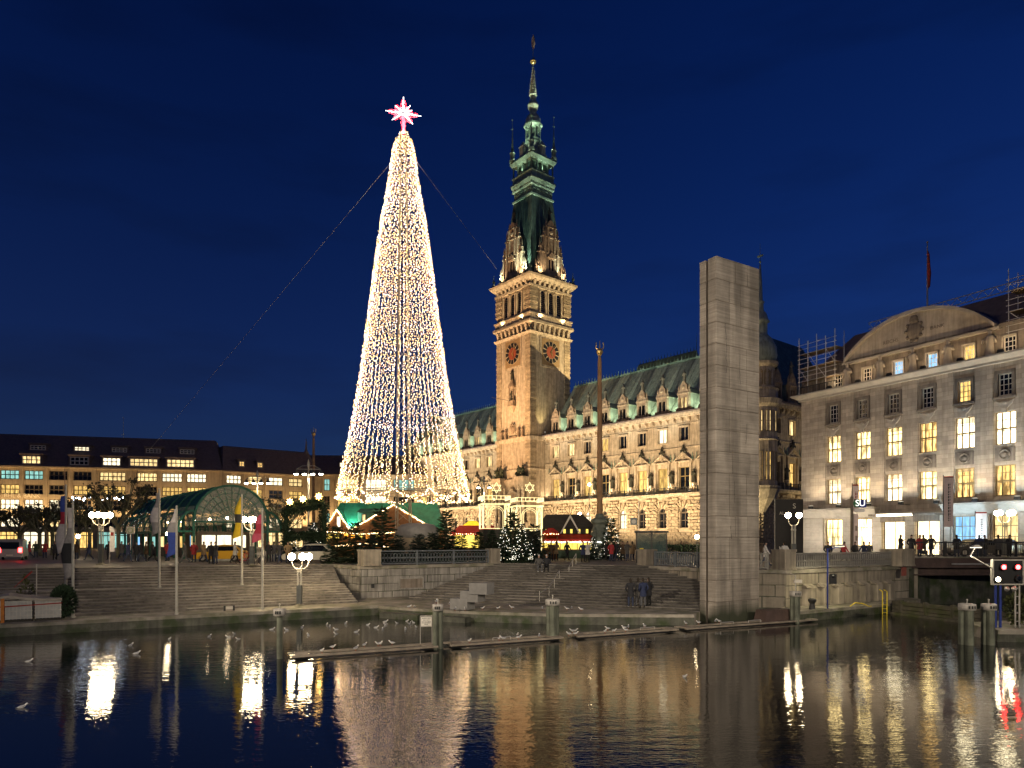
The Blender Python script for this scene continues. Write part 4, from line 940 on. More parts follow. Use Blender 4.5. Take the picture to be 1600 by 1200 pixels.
for i in range(9):
    for sg in (1,-1):
        x = sg*(9.35+4.74*i); floodlight(TH, I4, x, -11.0, .3, (x,1.5,28), 1500, (1,.5,.3), 18, .8, .2)
for i in range(5):                # roof slopes, from the square
    for sg in (1,-1):
        x = sg*(11+i*9.5); floodlight(TH, I4, x, -30, .3, (x,4.5,31), 30000, (1,1,.84), 20, .9, .3)
# tower: front from the square, sides from the roofs, crown from the belfry cornice
floodlight(TH, I4, -3.5, -30, .5, (0,-4,30), 52000, (1,.60,.30), 50, .8, .3)
floodlight(TH, I4, 3.5, -30, .5, (0,-4,44), 80000, (1,.64,.34), 40, .8, .3)
floodlight(TH, I4, 20, 20, 31.0, (5.5,1.0,44), 30000, (1,.78,.42), 80, .6, .12)
floodlight(TH, I4, 7.4, -1.4, 24.6, (5.9,-1.0,32), 900, (1,.85,.4), 60, .9, .1)
for Tf in FACES:
    for x in (-3.6,3.6):
        floodlight(TW, Tf, x, -hA-.75, 49.2, (x*.5,-hA,57), 900, (1,.80,.46), 110, .9, .1)
        floodlight(TW, Tf, x, -hA-1.15, 58.7, (x*.5,-4.5,68), 850, (1,.78,.5), 100, .9, .1)
    floodlight(TW, Tf, 0, -3.7, 83.2, (0,-3.0,92), 150, (.8,1,.75), 130, .9, .1)
    floodlight(TW, Tf, 2.0, -hA-1.2, 58.7, (.5,-3.2,84), 2600, (.85,1,.8), 40, .9, .1)
for sx in (-1,1):
    for sy in (-1,1):
        floodlight(TW, I4, sx*2.7, 1.6+sy*3.6, 87.0, (0,1.6,97), 1500, (.85,1,.75), 60, .9, .1)
        floodlight(TW, I4, sx*3.6, 1.6+sy*2.7, 87.0, (0,1.6,107), 12000, (.85,1,.75), 26, .9, .1)
        floodlight(TW, I4, sx*6.8, 1.6+sy*5.0, 58.8, (sx*1.5,1.6+sy*1.5,93), 11000, (.9,1,.8), 17, .9, .1)
        floodlight(TW, I4, sx*5.5, 1.6+sy*6.9, 58.8, (0,1.6+sy*3,72), 4200, (.75,1,.8), 60, .9, .1)
floodlight(TH, I4, 56, -9, .3, (57,1,14), 4200, (1,.85,.5), 80, .9, .2)
floodlight(TH, I4, 70, 14, .3, (57.5,14,14), 3800, (1,.8,.45), 90, .9, .2)
BAR[0] = .06
# ================================================================== RIGHT-HAND BUILDING
def glassm(name, col, alpha):
    m = bpy.data.materials.new(name); m.use_nodes = True; n = m.node_tree; p = n.nodes['Principled BSDF']; ln = n.links.new
    p.inputs['Base Color'].default_value = (*col,1); p.inputs['Roughness'].default_value = .15; p.inputs['Alpha'].default_value = alpha; return m
def coursed(name, col, amt=.2, bw=1.1, bh=.42, mort=.012):
    m = mat(name, col, .85, 1.0, amt, 0, streak=.18); n = m.node_tree; ln = n.links.new; p = n.nodes['Principled BSDF']
    t = n.nodes.new('ShaderNodeTexCoord'); s = n.nodes.new('ShaderNodeSeparateXYZ'); c = n.nodes.new('ShaderNodeCombineXYZ'); ln(t.outputs['Object'], s.inputs[0])
    ad = n.nodes.new('ShaderNodeMath'); ln(s.outputs[0], ad.inputs[0]); ln(s.outputs[1], ad.inputs[1]); ln(ad.outputs[0], c.inputs[0]); ln(s.outputs[2], c.inputs[1])
    br_ = n.nodes.new('ShaderNodeTexBrick'); br_.inputs['Scale'].default_value = 1; br_.inputs['Brick Width'].default_value = bw; br_.inputs['Row Height'].default_value = bh; br_.inputs['Mortar Size'].default_value = mort
    br_.inputs['Color1'].default_value = (.78,.78,.78,1); br_.inputs['Color2'].default_value = (1.12,1.12,1.12,1); br_.inputs['Mortar'].default_value = (.6,.6,.6,1); ln(c.outputs[0], br_.inputs['Vector'])
    mx = n.nodes.new('ShaderNodeMix'); mx.data_type = 'RGBA'; mx.blend_type = 'MULTIPLY'; mx.inputs[0].default_value = 1; ln(p.inputs['Base Color'].links[0].from_socket, mx.inputs[6]); ln(br_.outputs[0], mx.inputs[7]); ln(mx.outputs[2], p.inputs['Base Color'])
    bp = n.nodes.new('ShaderNodeBump'); bp.inputs['Strength'].default_value = .5; bp.inputs['Distance'].default_value = .02; bp.invert = True; ln(br_.outputs['Fac'], bp.inputs['Height']); ln(bp.outputs[0], p.inputs['Normal'])
    return m
M['curtain'] = glassm('sheer_curtain', (.5,.40,.25), .45)
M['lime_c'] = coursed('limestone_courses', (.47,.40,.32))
RB = thing('bank_building', 'pale limestone bank building with arched attic at the right edge', 'building', (32.9,79.0,3.2), math.atan2(-.864,.503))
I4 = Matrix.Identity(4)
NB = 11; RBB = [3.98+3.34*i for i in range(NB)]; RL = 40.0
holes = []
for i, x in enumerate(RBB):
    holes += [(x-.85,x+.85,5.46,8.2), (x-.85,x+.85,10.0,12.9), (x-.55,x+.55,14.3,16.25)]
    if i in (2,3): holes.append((x-1.15,x+1.15,.02,3.5))
    else: holes.append((x-1.0,x+1.0,.9,3.8))
b = MB(); b.wall(0,RL,0,17.2,holes,.12,.75); b.box(0,.6,.75,16,0,17.2); b.build('wall', M['lime_c'], RB)
# flat pilaster strips between the bays
for i in range(NB+1):
    x = RBB[0]-1.67+3.34*i; x0 = x-.74 if i else .0
    b = MB(); b.box(x0,x+.74,0,.118,5.2,16.7); b.box(x0-.01,x+.75,-.02,.118,16.7,17.2); b.build('pilaster', M['lime_c'], RB)
# banded ground floor
b = MB()
for k in range(9):
    z = .1+k*.48
    hs = sorted([(x-1.2,x+1.2) for i, x in enumerate(RBB) if (i not in (2,3) and z > .5 and z < 3.9) or (i in (2,3) and z < 3.6)])
    x = 0.0
    for h0, h1 in hs + [(RL,RL)]:
        if h0-x > .1: b.box(x,h0,-.06,.118,z,z+.44)
        x = h1
stuff(b.build('banded_stone', M['lime_trim'], RB))
# projecting ledge above the ground floor in three stretches
for x0, x1 in ((0,9.0),(15.7,23.2),(24,RL)):
    b = MB(); b.frus(x0,x1,-.05,.1,4.0,x0-.15,x1+.15,-.75,.1,4.75); b.box(x0-.2,x1+.2,-.8,.1,4.75,4.95); b.build('ledge', M['lime_trim'], RB)
b = MB(); b.box(-.2,RL,-.3,.75,17.2,17.4); b.frus(-.3,RL,-.35,.8,17.4,-.8,RL,-.85,.8,17.75); b.box(-.85,RL,-.9,.8,17.75,17.9); b.build('cornice', M['lime_trim'], RB)
b = MB(); ro = 0
def frame_mesh():
    b = MB(); b.box(-.82,-.55,-.1,.1,-.1,2.25); b.box(.55,.82,-.1,.1,-.1,2.25); b.box(-.82,.82,-.1,.1,1.95,2.25); b.box(-.95,.95,-.25,.1,-.28,-.1); return b.mesh('window_surround', M['lime_dark'])
SURB = frame_mesh()
b = MB(); b.ext([(-.55,.35),(-.2,.0),(.2,.0),(.55,.35),(.75,.75),(.4,.55),(0,.42),(-.4,.55),(-.75,.75)],-.14,.1); b.ball((0,-.1,.5),.2,8,5,sy=.5); b.box(-.2,.2,-.2,.1,-.35,0); SWAG = b.mesh('carved_swag', M['lime_trim'])
b = MB(); b.box(-.8,.8,-.06,.1,-.62,.62)
for k in range(12):
    a0 = 2*PI*k/12; a1 = 2*PI*(k+1)/12; b.tube((.42*math.cos(a0),-.1,.42*math.sin(a0)),(.42*math.cos(a1),-.1,.42*math.sin(a1)),.07,5)
b.ball((0,-.06,0),.26,8,5,sy=.5); MEDAL = b.mesh('medallion', M['lime_dark'])
for i, x in enumerate(RBB):
    hot = ['win_hot','win_hot3','win_hot2','win_hot','win_hot2','win_hot3','win_hot']
    w1 = window(RB, I4, x, .35, 5.46, 1.7, 2.74, 3, 4, M['frame_b'], M[hot[(i*2+1) % 7]], False, 1.2)
    w2 = window(RB, I4, x, .35, 10.0, 1.7, 2.9, 3, 4, M['frame_b'], M[hot[(i*3) % 7]], False, 1.25)
    for w_, hh in ((w1,2.7),(w2,2.86)):
        rc = random.Random(i*7+int(hh*100))
        for sg in (-1,1):
            cw = rc.uniform(.08,.3); b = MB(); b.box(min(sg*.82,sg*(.82-cw)),max(sg*.82,sg*(.82-cw)),.03,.045,.02,hh); b.build('curtain', M['curtain'], w_)
        if rc.random() < .5: b = MB(); b.box(-.82,.82,.03,.045,hh-rc.uniform(.2,.8),hh); b.build('blind', M['curtain'], w_)
    window(RB, I4, x, .30, 14.3, 1.1, 1.95, 3, 4, M['frame_w'], M['win_yel' if i == 4 else 'glass_d'], False)
    for z, hh in ((5.46,2.74),(10.0,2.9)):
        b = MB(); b.box(x-.85,x+.85,.32,.40,z+hh*.46,z+hh*.51); b.box(x-.36,x-.27,.32,.4,z,z+hh); b.box(x+.27,x+.36,.32,.4,z,z+hh); b.build('mullion', M['frame_b'], RB)
    inst('window_surround', SURB, RB, (x,.12,14.3)); inst('carved_swag', SWAG, RB, (x,.12,13.15)); inst('medallion', MEDAL, RB, (x,.12,9.1))
    if i not in (2,3):
        window(RB, I4, x, .35, .9, 2.0, 2.9, 3, 3, M['frame_b'], M['win_blue' if i == 4 else ('win_hot' if i != 5 else 'win_warm')])
M['win_door'] = emit('lit_entrance', (1,.78,.42), 2.4, .4)
for i in (2,3):
    x = RBB[i]; window(RB, I4, x, .4, .05, 2.3, 3.4, 2, 1, M['frame_d'], M['win_door'])
# entrance canopy with light bar
b = MB(); b.box(RBB[2]-1.7,RBB[3]+1.5,-1.5,.1,3.95,4.15); b.box(RBB[2]-1.2,RBB[2]+1.2,-.25,.1,3.35,3.95); b.box(RBB[3]-1.2,RBB[3]+1.2,-.25,.1,3.35,3.95); can = b.build('canopy', M['lime_dark'], RB)
b = MB(); b.box(RBB[2]-.8,RBB[3]-.6,-1.52,-1.42,3.9,4.12); b.build('light_bar', emit('light_bar', (1,.85,.6), 6), can)
# attic
AH = [(x-.5,x+.5,18.3,19.65) for x in RBB]
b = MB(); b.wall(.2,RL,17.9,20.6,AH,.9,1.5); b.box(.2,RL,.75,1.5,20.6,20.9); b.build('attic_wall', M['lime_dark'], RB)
for i, x in enumerate(RBB):
    window(RB, I4, x, 1.05, 18.3, 1.0, 1.35, 3, 3, M['frame_w'], M[{1:'glass_d',2:'win_blue',3:'win_blue',4:'win_yel',0:'glass_d'}.get(i,'glass_d')])
    b = MB(); b.box(-.62,-.5,-.12,0,-.1,1.5); b.box(.5,.62,-.12,0,-.1,1.5); b.box(-.62,.62,-.12,0,1.35,1.5); b.box(-.7,.7,-.2,0,-.2,-.08); b.build('window_surround', M['lime'], RB, loc=(x,.9,18.3))
FIG_L = [figure(M['lime'], 2.5, seed=30+i) for i in range(3)]
for i, x in enumerate((5.35,9.0,12.36,15.7,19.3)): inst('statue', FIG_L[i % 3], RB, (x,.45,17.9), 0, 1.05)
# segmental gable
xc, hw, zsp, rise = 12.36, 7.35, 20.65, 3.3
rad = (hw*hw+rise*rise)/(2*rise); zc = zsp+rise-rad; amax = math.asin(hw/rad)
arc = [(xc+rad*math.sin(-amax+2*amax*i/28), zc+rad*math.cos(-amax+2*amax*i/28)) for i in range(29)]
b = MB()
for p, q_ in zip(arc, arc[1:]): b.ext([(p[0],zsp),(q_[0],zsp),q_,p],.75,1.5)
b.build('gable_field', M['lime'], RB)
b = MB()
for p, q_ in zip(arc, arc[1:]): b.ext([p,q_,(q_[0],q_[1]+.32),(p[0],p[1]+.32)],.3,1.7)
b.box(xc-hw-.3,xc+hw+.3,.45,1.5,zsp-.25,zsp); b.build('gable_moulding', M['lime_trim'], RB)
b = MB(); b.ball((0,0,0),.8,10,6,sy=.3,sz=1.25); b.ball((0,-.1,1.1),.45,8,5,sy=.5)
for k in range(10): a = 2*PI*k/10; b.ball((.8*math.cos(a),-.05,1.0*math.sin(a)),.2,6,4)
b.build('coat_of_arms', M['lime_dark'], RB, loc=(xc,.75,zsp+1.6))
text('REICHS', RB, M['lime_dark'], .5, (xc-2.4,.73,zsp+1.1)); text('BANK', RB, M['lime_dark'], .5, (xc+2.2,.73,zsp+1.4))
# balustrade at left end of the attic and dark roof
b = MB(); b.box(0,4.6,-.3,-.24,18.75,18.82)
for i in range(24): b.box(.05+i*.19,.08+i*.19,-.29,-.25,17.9,18.75)
stuff(b.build('parapet_railing', M['iron'], RB))
b = MB(); b.add([(.4,1.5,20.7),(RL,1.5,20.7),(RL,6.5,25.2),(2.2,6.5,25.2),(RL,14,20.7),(.4,14,20.7)],[(0,1,2,3),(3,2,4,5),(0,3,5)]); b.box(.4,RL,1.5,14,17.9,20.7); b.build('roof', M['roof'], RB)
for x in [RBB[0]-1.67+3.34*i for i in range(NB+1)]:
    floodlight(RB, I4, x, -1.5, 5.0, (x,0,14), 430, (1,.80,.54), 120, .9, .1, 0.0)  # added uplights, fill for the street light on this front
    floodlight(RB, I4, x+1.67, -.75, 17.95, (x+1.67,.8,20.5), 110, (1,.72,.42), 150, .9, .1)
for x in (16.5,20,23): floodlight(RB, I4, x, -5.0, .35, (x,0,7), 1100, (.6,.82,1), 110, .9, .2)
for x in (2.5,8.5): floodlight(RB, I4, x, -5.0, .35, (x,0,4), 900, (1,.9,.75), 120, .9, .2)  # added ground spots, more fill for the ground floor
# roof mast and flag
b = MB(); b.tube((11.0,5.5,24),(11.0,5.5,32.4),.1,6,.06); b.ball((11.0,5.5,32.5),.12,6,4); fm = b.build('flag_mast', M['steel'], RB)
M['flag_red'] = mat('flag_red', (.32,.04,.03), .8, 3, .3)
b = MB(); b.ext([(0,0),(.14,-.4),(.2,-1.4),(.3,-2.4),(.2,-3.7),(.05,-3.9),(-.02,-2)],-.1,.08); b.build('flag', M['flag_red'], fm, loc=(11.05,5.5,31.6))
# scaffold on the roof, two stands and a lattice girder along the ridge: a thing of its own
sfm = mat('scaffold_tube', (.62,.60,.56), .4, 5, .2, metal=.5); plk = mat('scaffold_plank', (.34,.24,.13), .8, 5, .3)
def scaffold(x0, x1, y0, y1, z0, z1, nx, label, levels):
    t = thing('scaffold', label, 'scaffold', RB.location, RB.rotation_euler.z, 'scaffolds on the bank roof')
    for i in range(nx+1):
        x = x0+(x1-x0)*i/nx
        for y in (y0,y1):
            b = MB(); b.tube((x,y,z0),(x,y,z1-(i % 2)*.5),.04,5); b.build('upright', sfm, t)
        for z in levels: 
            b = MB(); b.tube((x,y0,z+.05),(x,y1,z+.05),.035,4); b.build('transom', sfm, t)
    for z in levels:
        for dz in (0,.55,1.05):
            b = MB(); b.tube((x0-.2,y0,z+dz),(x1+.2,y0,z+dz),.035,4); b.build('ledger', sfm, t)
        b = MB(); b.box(x0,x1,y0+.05,y1-.05,z,z+.05); b.build('platform', plk, t)
    for i in range(nx):
        b = MB(); xa = x0+(x1-x0)*i/nx; xb = x0+(x1-x0)*(i+1)/nx; z = levels[i % (len(levels)-1)]; z2 = levels[i % (len(levels)-1)+1]
        b.tube((xa,y0-.04,z2),(xb,y0-.04,z),.03,4); b.build('brace', sfm, t)
    return t
scaffold(-.3,4.2,.0,1.6,17.9,24.5,4,'tube scaffold on the left corner of the bank roof',[19.5,21.0,22.6])
scaffold(20.6,30,.9,2.6,17.9,25.6,5,'taller tube scaffold on the bank roof at the right edge',[20.0,21.8,23.6])
t = thing('lattice_girder', 'pale lattice girder lying along the ridge of the bank roof', 'girder', RB.location, RB.rotation_euler.z)
b = MB(); b.tube((4.2,6,25.3),(22,6,25.3),.05,5); b.build('lower_chord', sfm, t); b = MB(); b.tube((4.2,6,26.0),(22,6,26.0),.05,5); b.build('upper_chord', sfm, t)
for i in range(30):
    b = MB(); x = 4.2+i*.59; b.tube((x,6,25.3 if i % 2 else 26.0),(x+.59,6,26.0 if i % 2 else 25.3),.03,4); b.build('diagonal', sfm, t)
# ================================================================== LEFT-HAND OFFICE BUILDINGS
def office(name, label, p0, ang, length, bays, rows, lit, wallm, eave, ridge, depth, z=SQ, y_win=.25, shop=None, dorm=None, roofset=6.0, hip=0.0, flood=2400):
    BAR[0] = .17
    t = thing(name, label, 'building', (p0[0],p0[1],z), ang)
    for x in [q[0]+q[1]/2+.5 for q in bays]: floodlight(t, I4, x, -2.6, 3.9, (x,0,11), flood, (1,.68,.33), 120, .9, .15, 0.0)  # added uplights brightening the front, in place of shop window light
    holes = [(x-w/2,x+w/2,z0,z1) for (x,w,n) in bays for (z0,z1) in rows]
    if shop: holes += [(x-w/2-.3,x+w/2+.3,.02,3.6) for (x,w,n) in bays]
    b = MB(); b.wall(0,length,0,eave,holes,0,.6); b.box(0,length,.6,depth,0,eave-.05); b.build('wall', wallm, t)
    for k, (x,w,n) in enumerate(bays):
        for j, (z0,z1) in enumerate(rows):
            window(t, I4, x, y_win, z0, w, z1-z0, n, 2, M['frame_d'], M[lit(k,j)])
        if shop:
            window(t, I4, x, .3, .03, w+.6, 3.55, 3, 2, M['frame_d'], M[shop(k)], False, 2.7)
    for i in range(len(bays)+1):
        x = 0 if i == 0 else (length if i == len(bays) else (bays[i-1][0]+bays[i-1][1]/2+bays[i][0]-bays[i][1]/2)/2)
        b = MB(); b.box(x-.28,x+.28,-.22,0,3.7,eave-.3); b.build('pilaster', wallm, t)
    b = MB(); b.box(-.3,length+.3,-.5,.2,eave-.3,eave); b.box(-.2,length+.2,-.35,0,3.55,3.85); b.build('cornice', wallm, t)
    b = MB(); b.add([(-.4,-.6,eave),(length+.4,-.6,eave),(length+.4-hip,roofset,ridge),(-.4+hip,roofset,ridge),(length+.4-hip,depth-roofset*.5,ridge),(-.4+hip,depth-roofset*.5,ridge),(length+.4,depth+.4,eave),(-.4,depth+.4,eave)],[(0,1,2,3),(3,2,4,5),(5,4,6,7),(0,3,5,7),(1,6,4,2)]); b.build('roof', M['roof'], t)
    if dorm:
        for (x, w, n, z0, z1, m) in dorm:
            yf_ = -.6+(roofset+.6)*(z0-eave)/(ridge-eave)+.05
            b = MB(); b.wall(x-w/2-.25,x+w/2+.25,z0-.25,z1+.2,[(x-w/2,x+w/2,z0,z1)],yf_-.2,yf_+.05); b.box(x-w/2-.4,x+w/2+.4,yf_-.45,yf_+3.2,z1+.2,z1+.42); b.box(x-w/2-.2,x+w/2+.2,yf_+.2,yf_+2.6,z0-.2,z1+.2)
            d = b.build('dormer', M['roof'], t); window(d, I4, x, yf_-.15, z0, w, z1-z0, n, 2, M['frame_w'], M[m])
    return t
ang = math.atan2(.241,.971); p0 = (-103.1-.971*20, 140-.241*20)
lb_ = [(x+20,w,n) for x,w,n in ((-12.1,3.4,4),(-7.3,3.4,4),(-2.7,3.4,4),(1.66,3.4,4),(5.93,3.4,4),(10.37,3.4,4),(14.8,3.4,4),(20.4,5.0,6),(26.87,4.1,5),(31.8,4.0,5),(36.6,3.9,5))]
LITM = {0:['glass_d','win_warm','glass_d','win_teal','win_teal','glass_d','glass_d','win_warm','win_warm','win_white','win_white'],
        1:['glass_d','win_yel','glass_d','win_yel','glass_d','glass_d','win_yel','win_yel','glass_d','win_yel','win_yel'],
        2:['win_white','glass_d','win_white','win_white','win_white','win_white','glass_d','glass_d','glass_d','win_yel','glass_d'],
        3:['win_white','glass_d','win_white','win_white','glass_d','win_warm','glass_d','glass_d','win_warm','win_warm','glass_d']}
dm = []
for x, m in ((5.6,'win_warm'),(14.3,'glass_d'),(20.3,'win_white'),(26.4,'win_warm'),(33.5,'win_warm')): dm.append((x+20,3.4 if x < 22 else 5.4,4 if x < 22 else 6,17.25,18.95,m))
for x, m in ((5.2,'glass_d'),(13.4,'win_white'),(20.6,'glass_d'),(27.2,'glass_d'),(34,'glass_d')): dm.append((x+20,2.9,4,20.6,21.6,m))
shops = ['win_white','win_warm','win_white','win_yel','win_white','win_warm','win_yel','win_teal','win_white','win_warm','win_yel']
M['win_shop'] = M['win_white']
OB = office('office_building', 'long tan office building with dark dormered roof at far left', p0, ang, 61.5, lb_, [(14.1,16.0),(11.1,13.1),(8.0,10.1),(4.4,6.7)][:4], lambda k, j: LITM[j][k], M['tan'], 16.8, 24.4, 16, shop=lambda k: shops[k], dorm=dm, roofset=9, hip=3.0)
M['letter'] = mat('sign_letters', (.75,.66,.48), .5, 3, .1)
text('BHL & BANK', OB, M['letter'], 1.15, (24.0,-.3,10.75)); text('ER', OB, M['letter'], 1.15, (20.8,-.3,7.55))
b = MB(); b.tube((40,9,24.3),(40,9,29),.05,5); b.box(39.6,40.4,8.98,9.02,25,25.1); b.build('antenna', M['steel'], OB)
for x in (27.6+4.1, 45.2): b = MB(); b.tube((x,-.3,3.8),(x,-.3,16.6),.09,5); b.build('downpipe', M['roof'], OB)
e0 = (-103.1+.971*41.5, 140+.241*41.5)
office('corner_office_building', 'tan office building turning the corner behind the glass pavilion', (e0[0]+.3,e0[1]+.6), R(38), 22, [(2.2,3.2,4),(6.8,3.2,3),(11.4,3.2,3),(16,3.2,3)], [(14.1,16.0),(11.1,13.1),(8.0,10.1),(4.4,6.7)], lambda k, j: ['win_white','win_warm','glass_d','win_warm','glass_d','win_yel'][(k*3+j*2) % 6], M['tan'], 16.8, 23.0, 14, shop=lambda k: 'win_warm', dorm=[(4,1.2,2,18.0,19.2,'win_yel'),(8,1.2,2,18.0,19.2,'win_yel')], roofset=6, hip=2)
office('low_row_building', 'lower building with a band of white framed windows and dark roof', (PX(420,178),178), R(52), 26, [(2+i*2.4,1.9,2) for i in range(10)], [(11.0,13.2),(6.5,9.0)], lambda k, j: ['win_warm','glass_d','win_yel','glass_d'][(k+j) % 4], M['tan_dark'], 14.0, 17.5, 12, roofset=5)
def litD(k, j): return ['win_white','win_yel','win_teal','win_white','win_warm','glass_d'][(k*2+j*3) % 6]
BD = office('gabled_office_building', 'pale office building with lit window bands seen behind the light tree', (PX(472,186),186), R(4), 36, [(3.4,1.2,1),(6.5,1.6,2),(12,5.6,4),(19.5,5.6,4),(27,5.6,4),(33.2,2.6,2)], [(15.0,18.2),(10.5,13.6),(6,9)], litD, M['tan'], 19.4, 25.2, 16, shop=lambda k: 'win_yel', dorm=[(10,.9,1,21.5,22.8,'win_white'),(15.5,.9,1,21.5,22.8,'glass_d'),(21,.9,1,21.5,22.8,'win_white')], roofset=6)
b = MB(); b.lathe([(2.3,12),(2.3,19.6),(2.7,19.8),(2.7,20.2),(2.1,20.4),(1.9,22.5),(1.0,24.5),(.3,26.0),(.05,29)],8); b.build('corner_turret', M['tan_dark'], BD, loc=(.9,.8,0))
b = MB(); b.tube((18,7,25),(18,7,31.5),.07,5); b.build('antenna', M['steel'], BD)

# ================================================================== GLASS PAVILION
M['pav_green'] = mat('green_metal', (.014,.11,.075), .6, 2, .25)
M['pav_glass'] = glassm('pavilion_glass', (.45,.5,.45), .5)
PV = thing('glass_pavilion', 'green barrel vaulted glass pavilion with fan shaped glazed front', 'pavilion', (-27.4,68.0,SQ), math.atan2(.63,.777))
# local x = right, y = away along the vault
r_, zs, LnP = 3.5, 3.65, 33.0
def arcp(r, a, z0=zs): return (r*math.cos(a), z0+r*math.sin(a))
nbay = 9
for i in range(nbay+1):
    y = LnP*i/nbay; b = MB(); N = 14; w_ = .22 if i else .4
    for k in range(N):
        a0 = PI*k/N; a1 = PI*(k+1)/N
        b.ext([arcp(r_+.14,a0),arcp(r_+.14,a1),arcp(r_-.06,a1),arcp(r_-.06,a0)],y-w_/2,y+w_/2)
    b.build('rib', M['pav_green'], PV)
    for sg in (-1,1):
        b = MB(); b.tube((sg*r_,y,0),(sg*r_,y,zs),.13,6); b.build('column', M['pav_green'], PV)
        # fin of the lower side vault
        b = MB()
        for k in range(6):
            a0 = PI/2*k/6; a1 = PI/2*(k+1)/6; R0 = 1.5
            b.ext([(sg*(r_+R0*math.cos(a0)),zs-.9+2.0*math.sin(a0)),(sg*(r_+R0*math.cos(a1)),zs-.9+2.0*math.sin(a1)),(sg*(r_+(R0-.2)*math.cos(a1)),zs-.9+1.8*math.sin(a1)),(sg*(r_+(R0-.2)*math.cos(a0)),zs-.9+1.8*math.sin(a0))][::sg],y-.1,y+.1)
        b.build('side_rib', M['pav_green'], PV)
for i in range(nbay):
    y0 = LnP*i/nbay+.1; y1 = LnP*(i+1)/nbay-.1
    b = MB(); g = MB(); bars = MB(); N = 14
    for k in range(N):
        a0 = PI*k/N; a1 = PI*(k+1)/N; (x0,z0) = arcp(r_,a0); (x1,z1) = arcp(r_,a1)
        top = 2 <= k < 12
        (b if top else g).add([(x0,y0,z0),(x0,y1,z0),(x1,y1,z1),(x1,y0,z1)],[(0,1,2,3)])
        bars.tube((x0,y0,z0),(x0,y1,z0),.035,4)
    bars.tube((r_*.99,(y0+y1)/2,zs),(arcp(r_,.7)[0],(y0+y1)/2,arcp(r_,.7)[1]),.03,4)
    b.build('roof_sheet', M['pav_green'], PV); g.build('pane', M['pav_glass'], PV); stuff(bars.build('glazing_bars', M['pav_green'], PV))
    for sg in (-1,1):
        g = MB(); bars = MB()
        for k in range(6):
            a0 = PI/2*k/6; a1 = PI/2*(k+1)/6
            q0 = (sg*(r_+1.4*math.cos(a0)),zs-.9+1.9*math.sin(a0)); q1 = (sg*(r_+1.4*math.cos(a1)),zs-.9+1.9*math.sin(a1))
            g.add([(q0[0],y0,q0[1]),(q0[0],y1,q0[1]),(q1[0],y1,q1[1]),(q1[0],y0,q1[1])],[(0,1,2,3)]); bars.tube((q0[0],y0,q0[1]),(q0[0],y1,q0[1]),.03,4)
        for yy in ((y0*2+y1)/3,(y0+2*y1)/3): bars.path([(sg*(r_+1.4*math.cos(PI/12*k)),yy,zs-.9+1.9*math.sin(PI/12*k)) for k in range(7)],.03,4)
        g.build('side_pane', M['pav_glass'], PV); stuff(bars.build('side_bars', M['pav_green'], PV))
        b = MB(); b.box(*(sorted((sg*r_,sg*(r_+1.5)))),y0-.1,y1+.1,zs-1.05,zs-.88); b.build('gutter', M['pav_green'], PV)
# fan front
bars = MB()
for k in range(15): a = PI*k/14; bars.tube((.75*math.cos(a),0,zs+.75*math.sin(a)),((r_-.05)*math.cos(a),0,zs+(r_-.05)*math.sin(a)),.035,4)
for rr in (.75,1.45,2.15,2.8):
    bars.path([(rr*math.cos(PI*k/20),0,zs+rr*math.sin(PI*k/20)) for k in range(21)],.035,4)
bars.box(-r_,r_,-.06,.06,zs-.12,zs+.02)
stuff(bars.build('fan_bars', M['pav_green'], PV))
g = MB(); g.ext([arcp(r_-.06,PI*k/24) for k in range(25)],.03,.05); g.build('fan_pane', glassm('fan_glass', (.55,.55,.48), .28), PV)
# stalls under the vault
cols_ = ['win_white','win_blue','win_warm','win_yel','win_white','win_warm','win_teal']
for i in range(7):
    y = 2.5+i*4.3
    b = MB(); b.box(-2.6,2.6,y,y+2.2,0,2.7); k_ = b.build('shop_unit', M['frame_d'], PV)
    window(k_, I4, 0, y-.1, .9, 4.6, 1.6, 3, 1, M['frame_d'], M[cols_[i]])
    o = inst('shop_window', win_mesh(1.9,1.5,2,1,False,M['frame_d']), k_, (-2.62,y+1.1,.9), -PI/2); inst('pane', pane_mesh(1.8,1.45,False,M[cols_[(i+2) % 7]]), k_, (-2.66,y+1.1,.92), -PI/2)
for i in range(6):
    b = MB(); b.tube((0,0,.1),(0,0,2.2),.015,4); hl_ = b.build('lamp_cord', M['iron'], PV, loc=(0,1.5+i*6,zs+.4)); b = MB(); b.ball((0,0,0),.13,8,5); b.build('hanging_lamp', M['globe'], hl_)

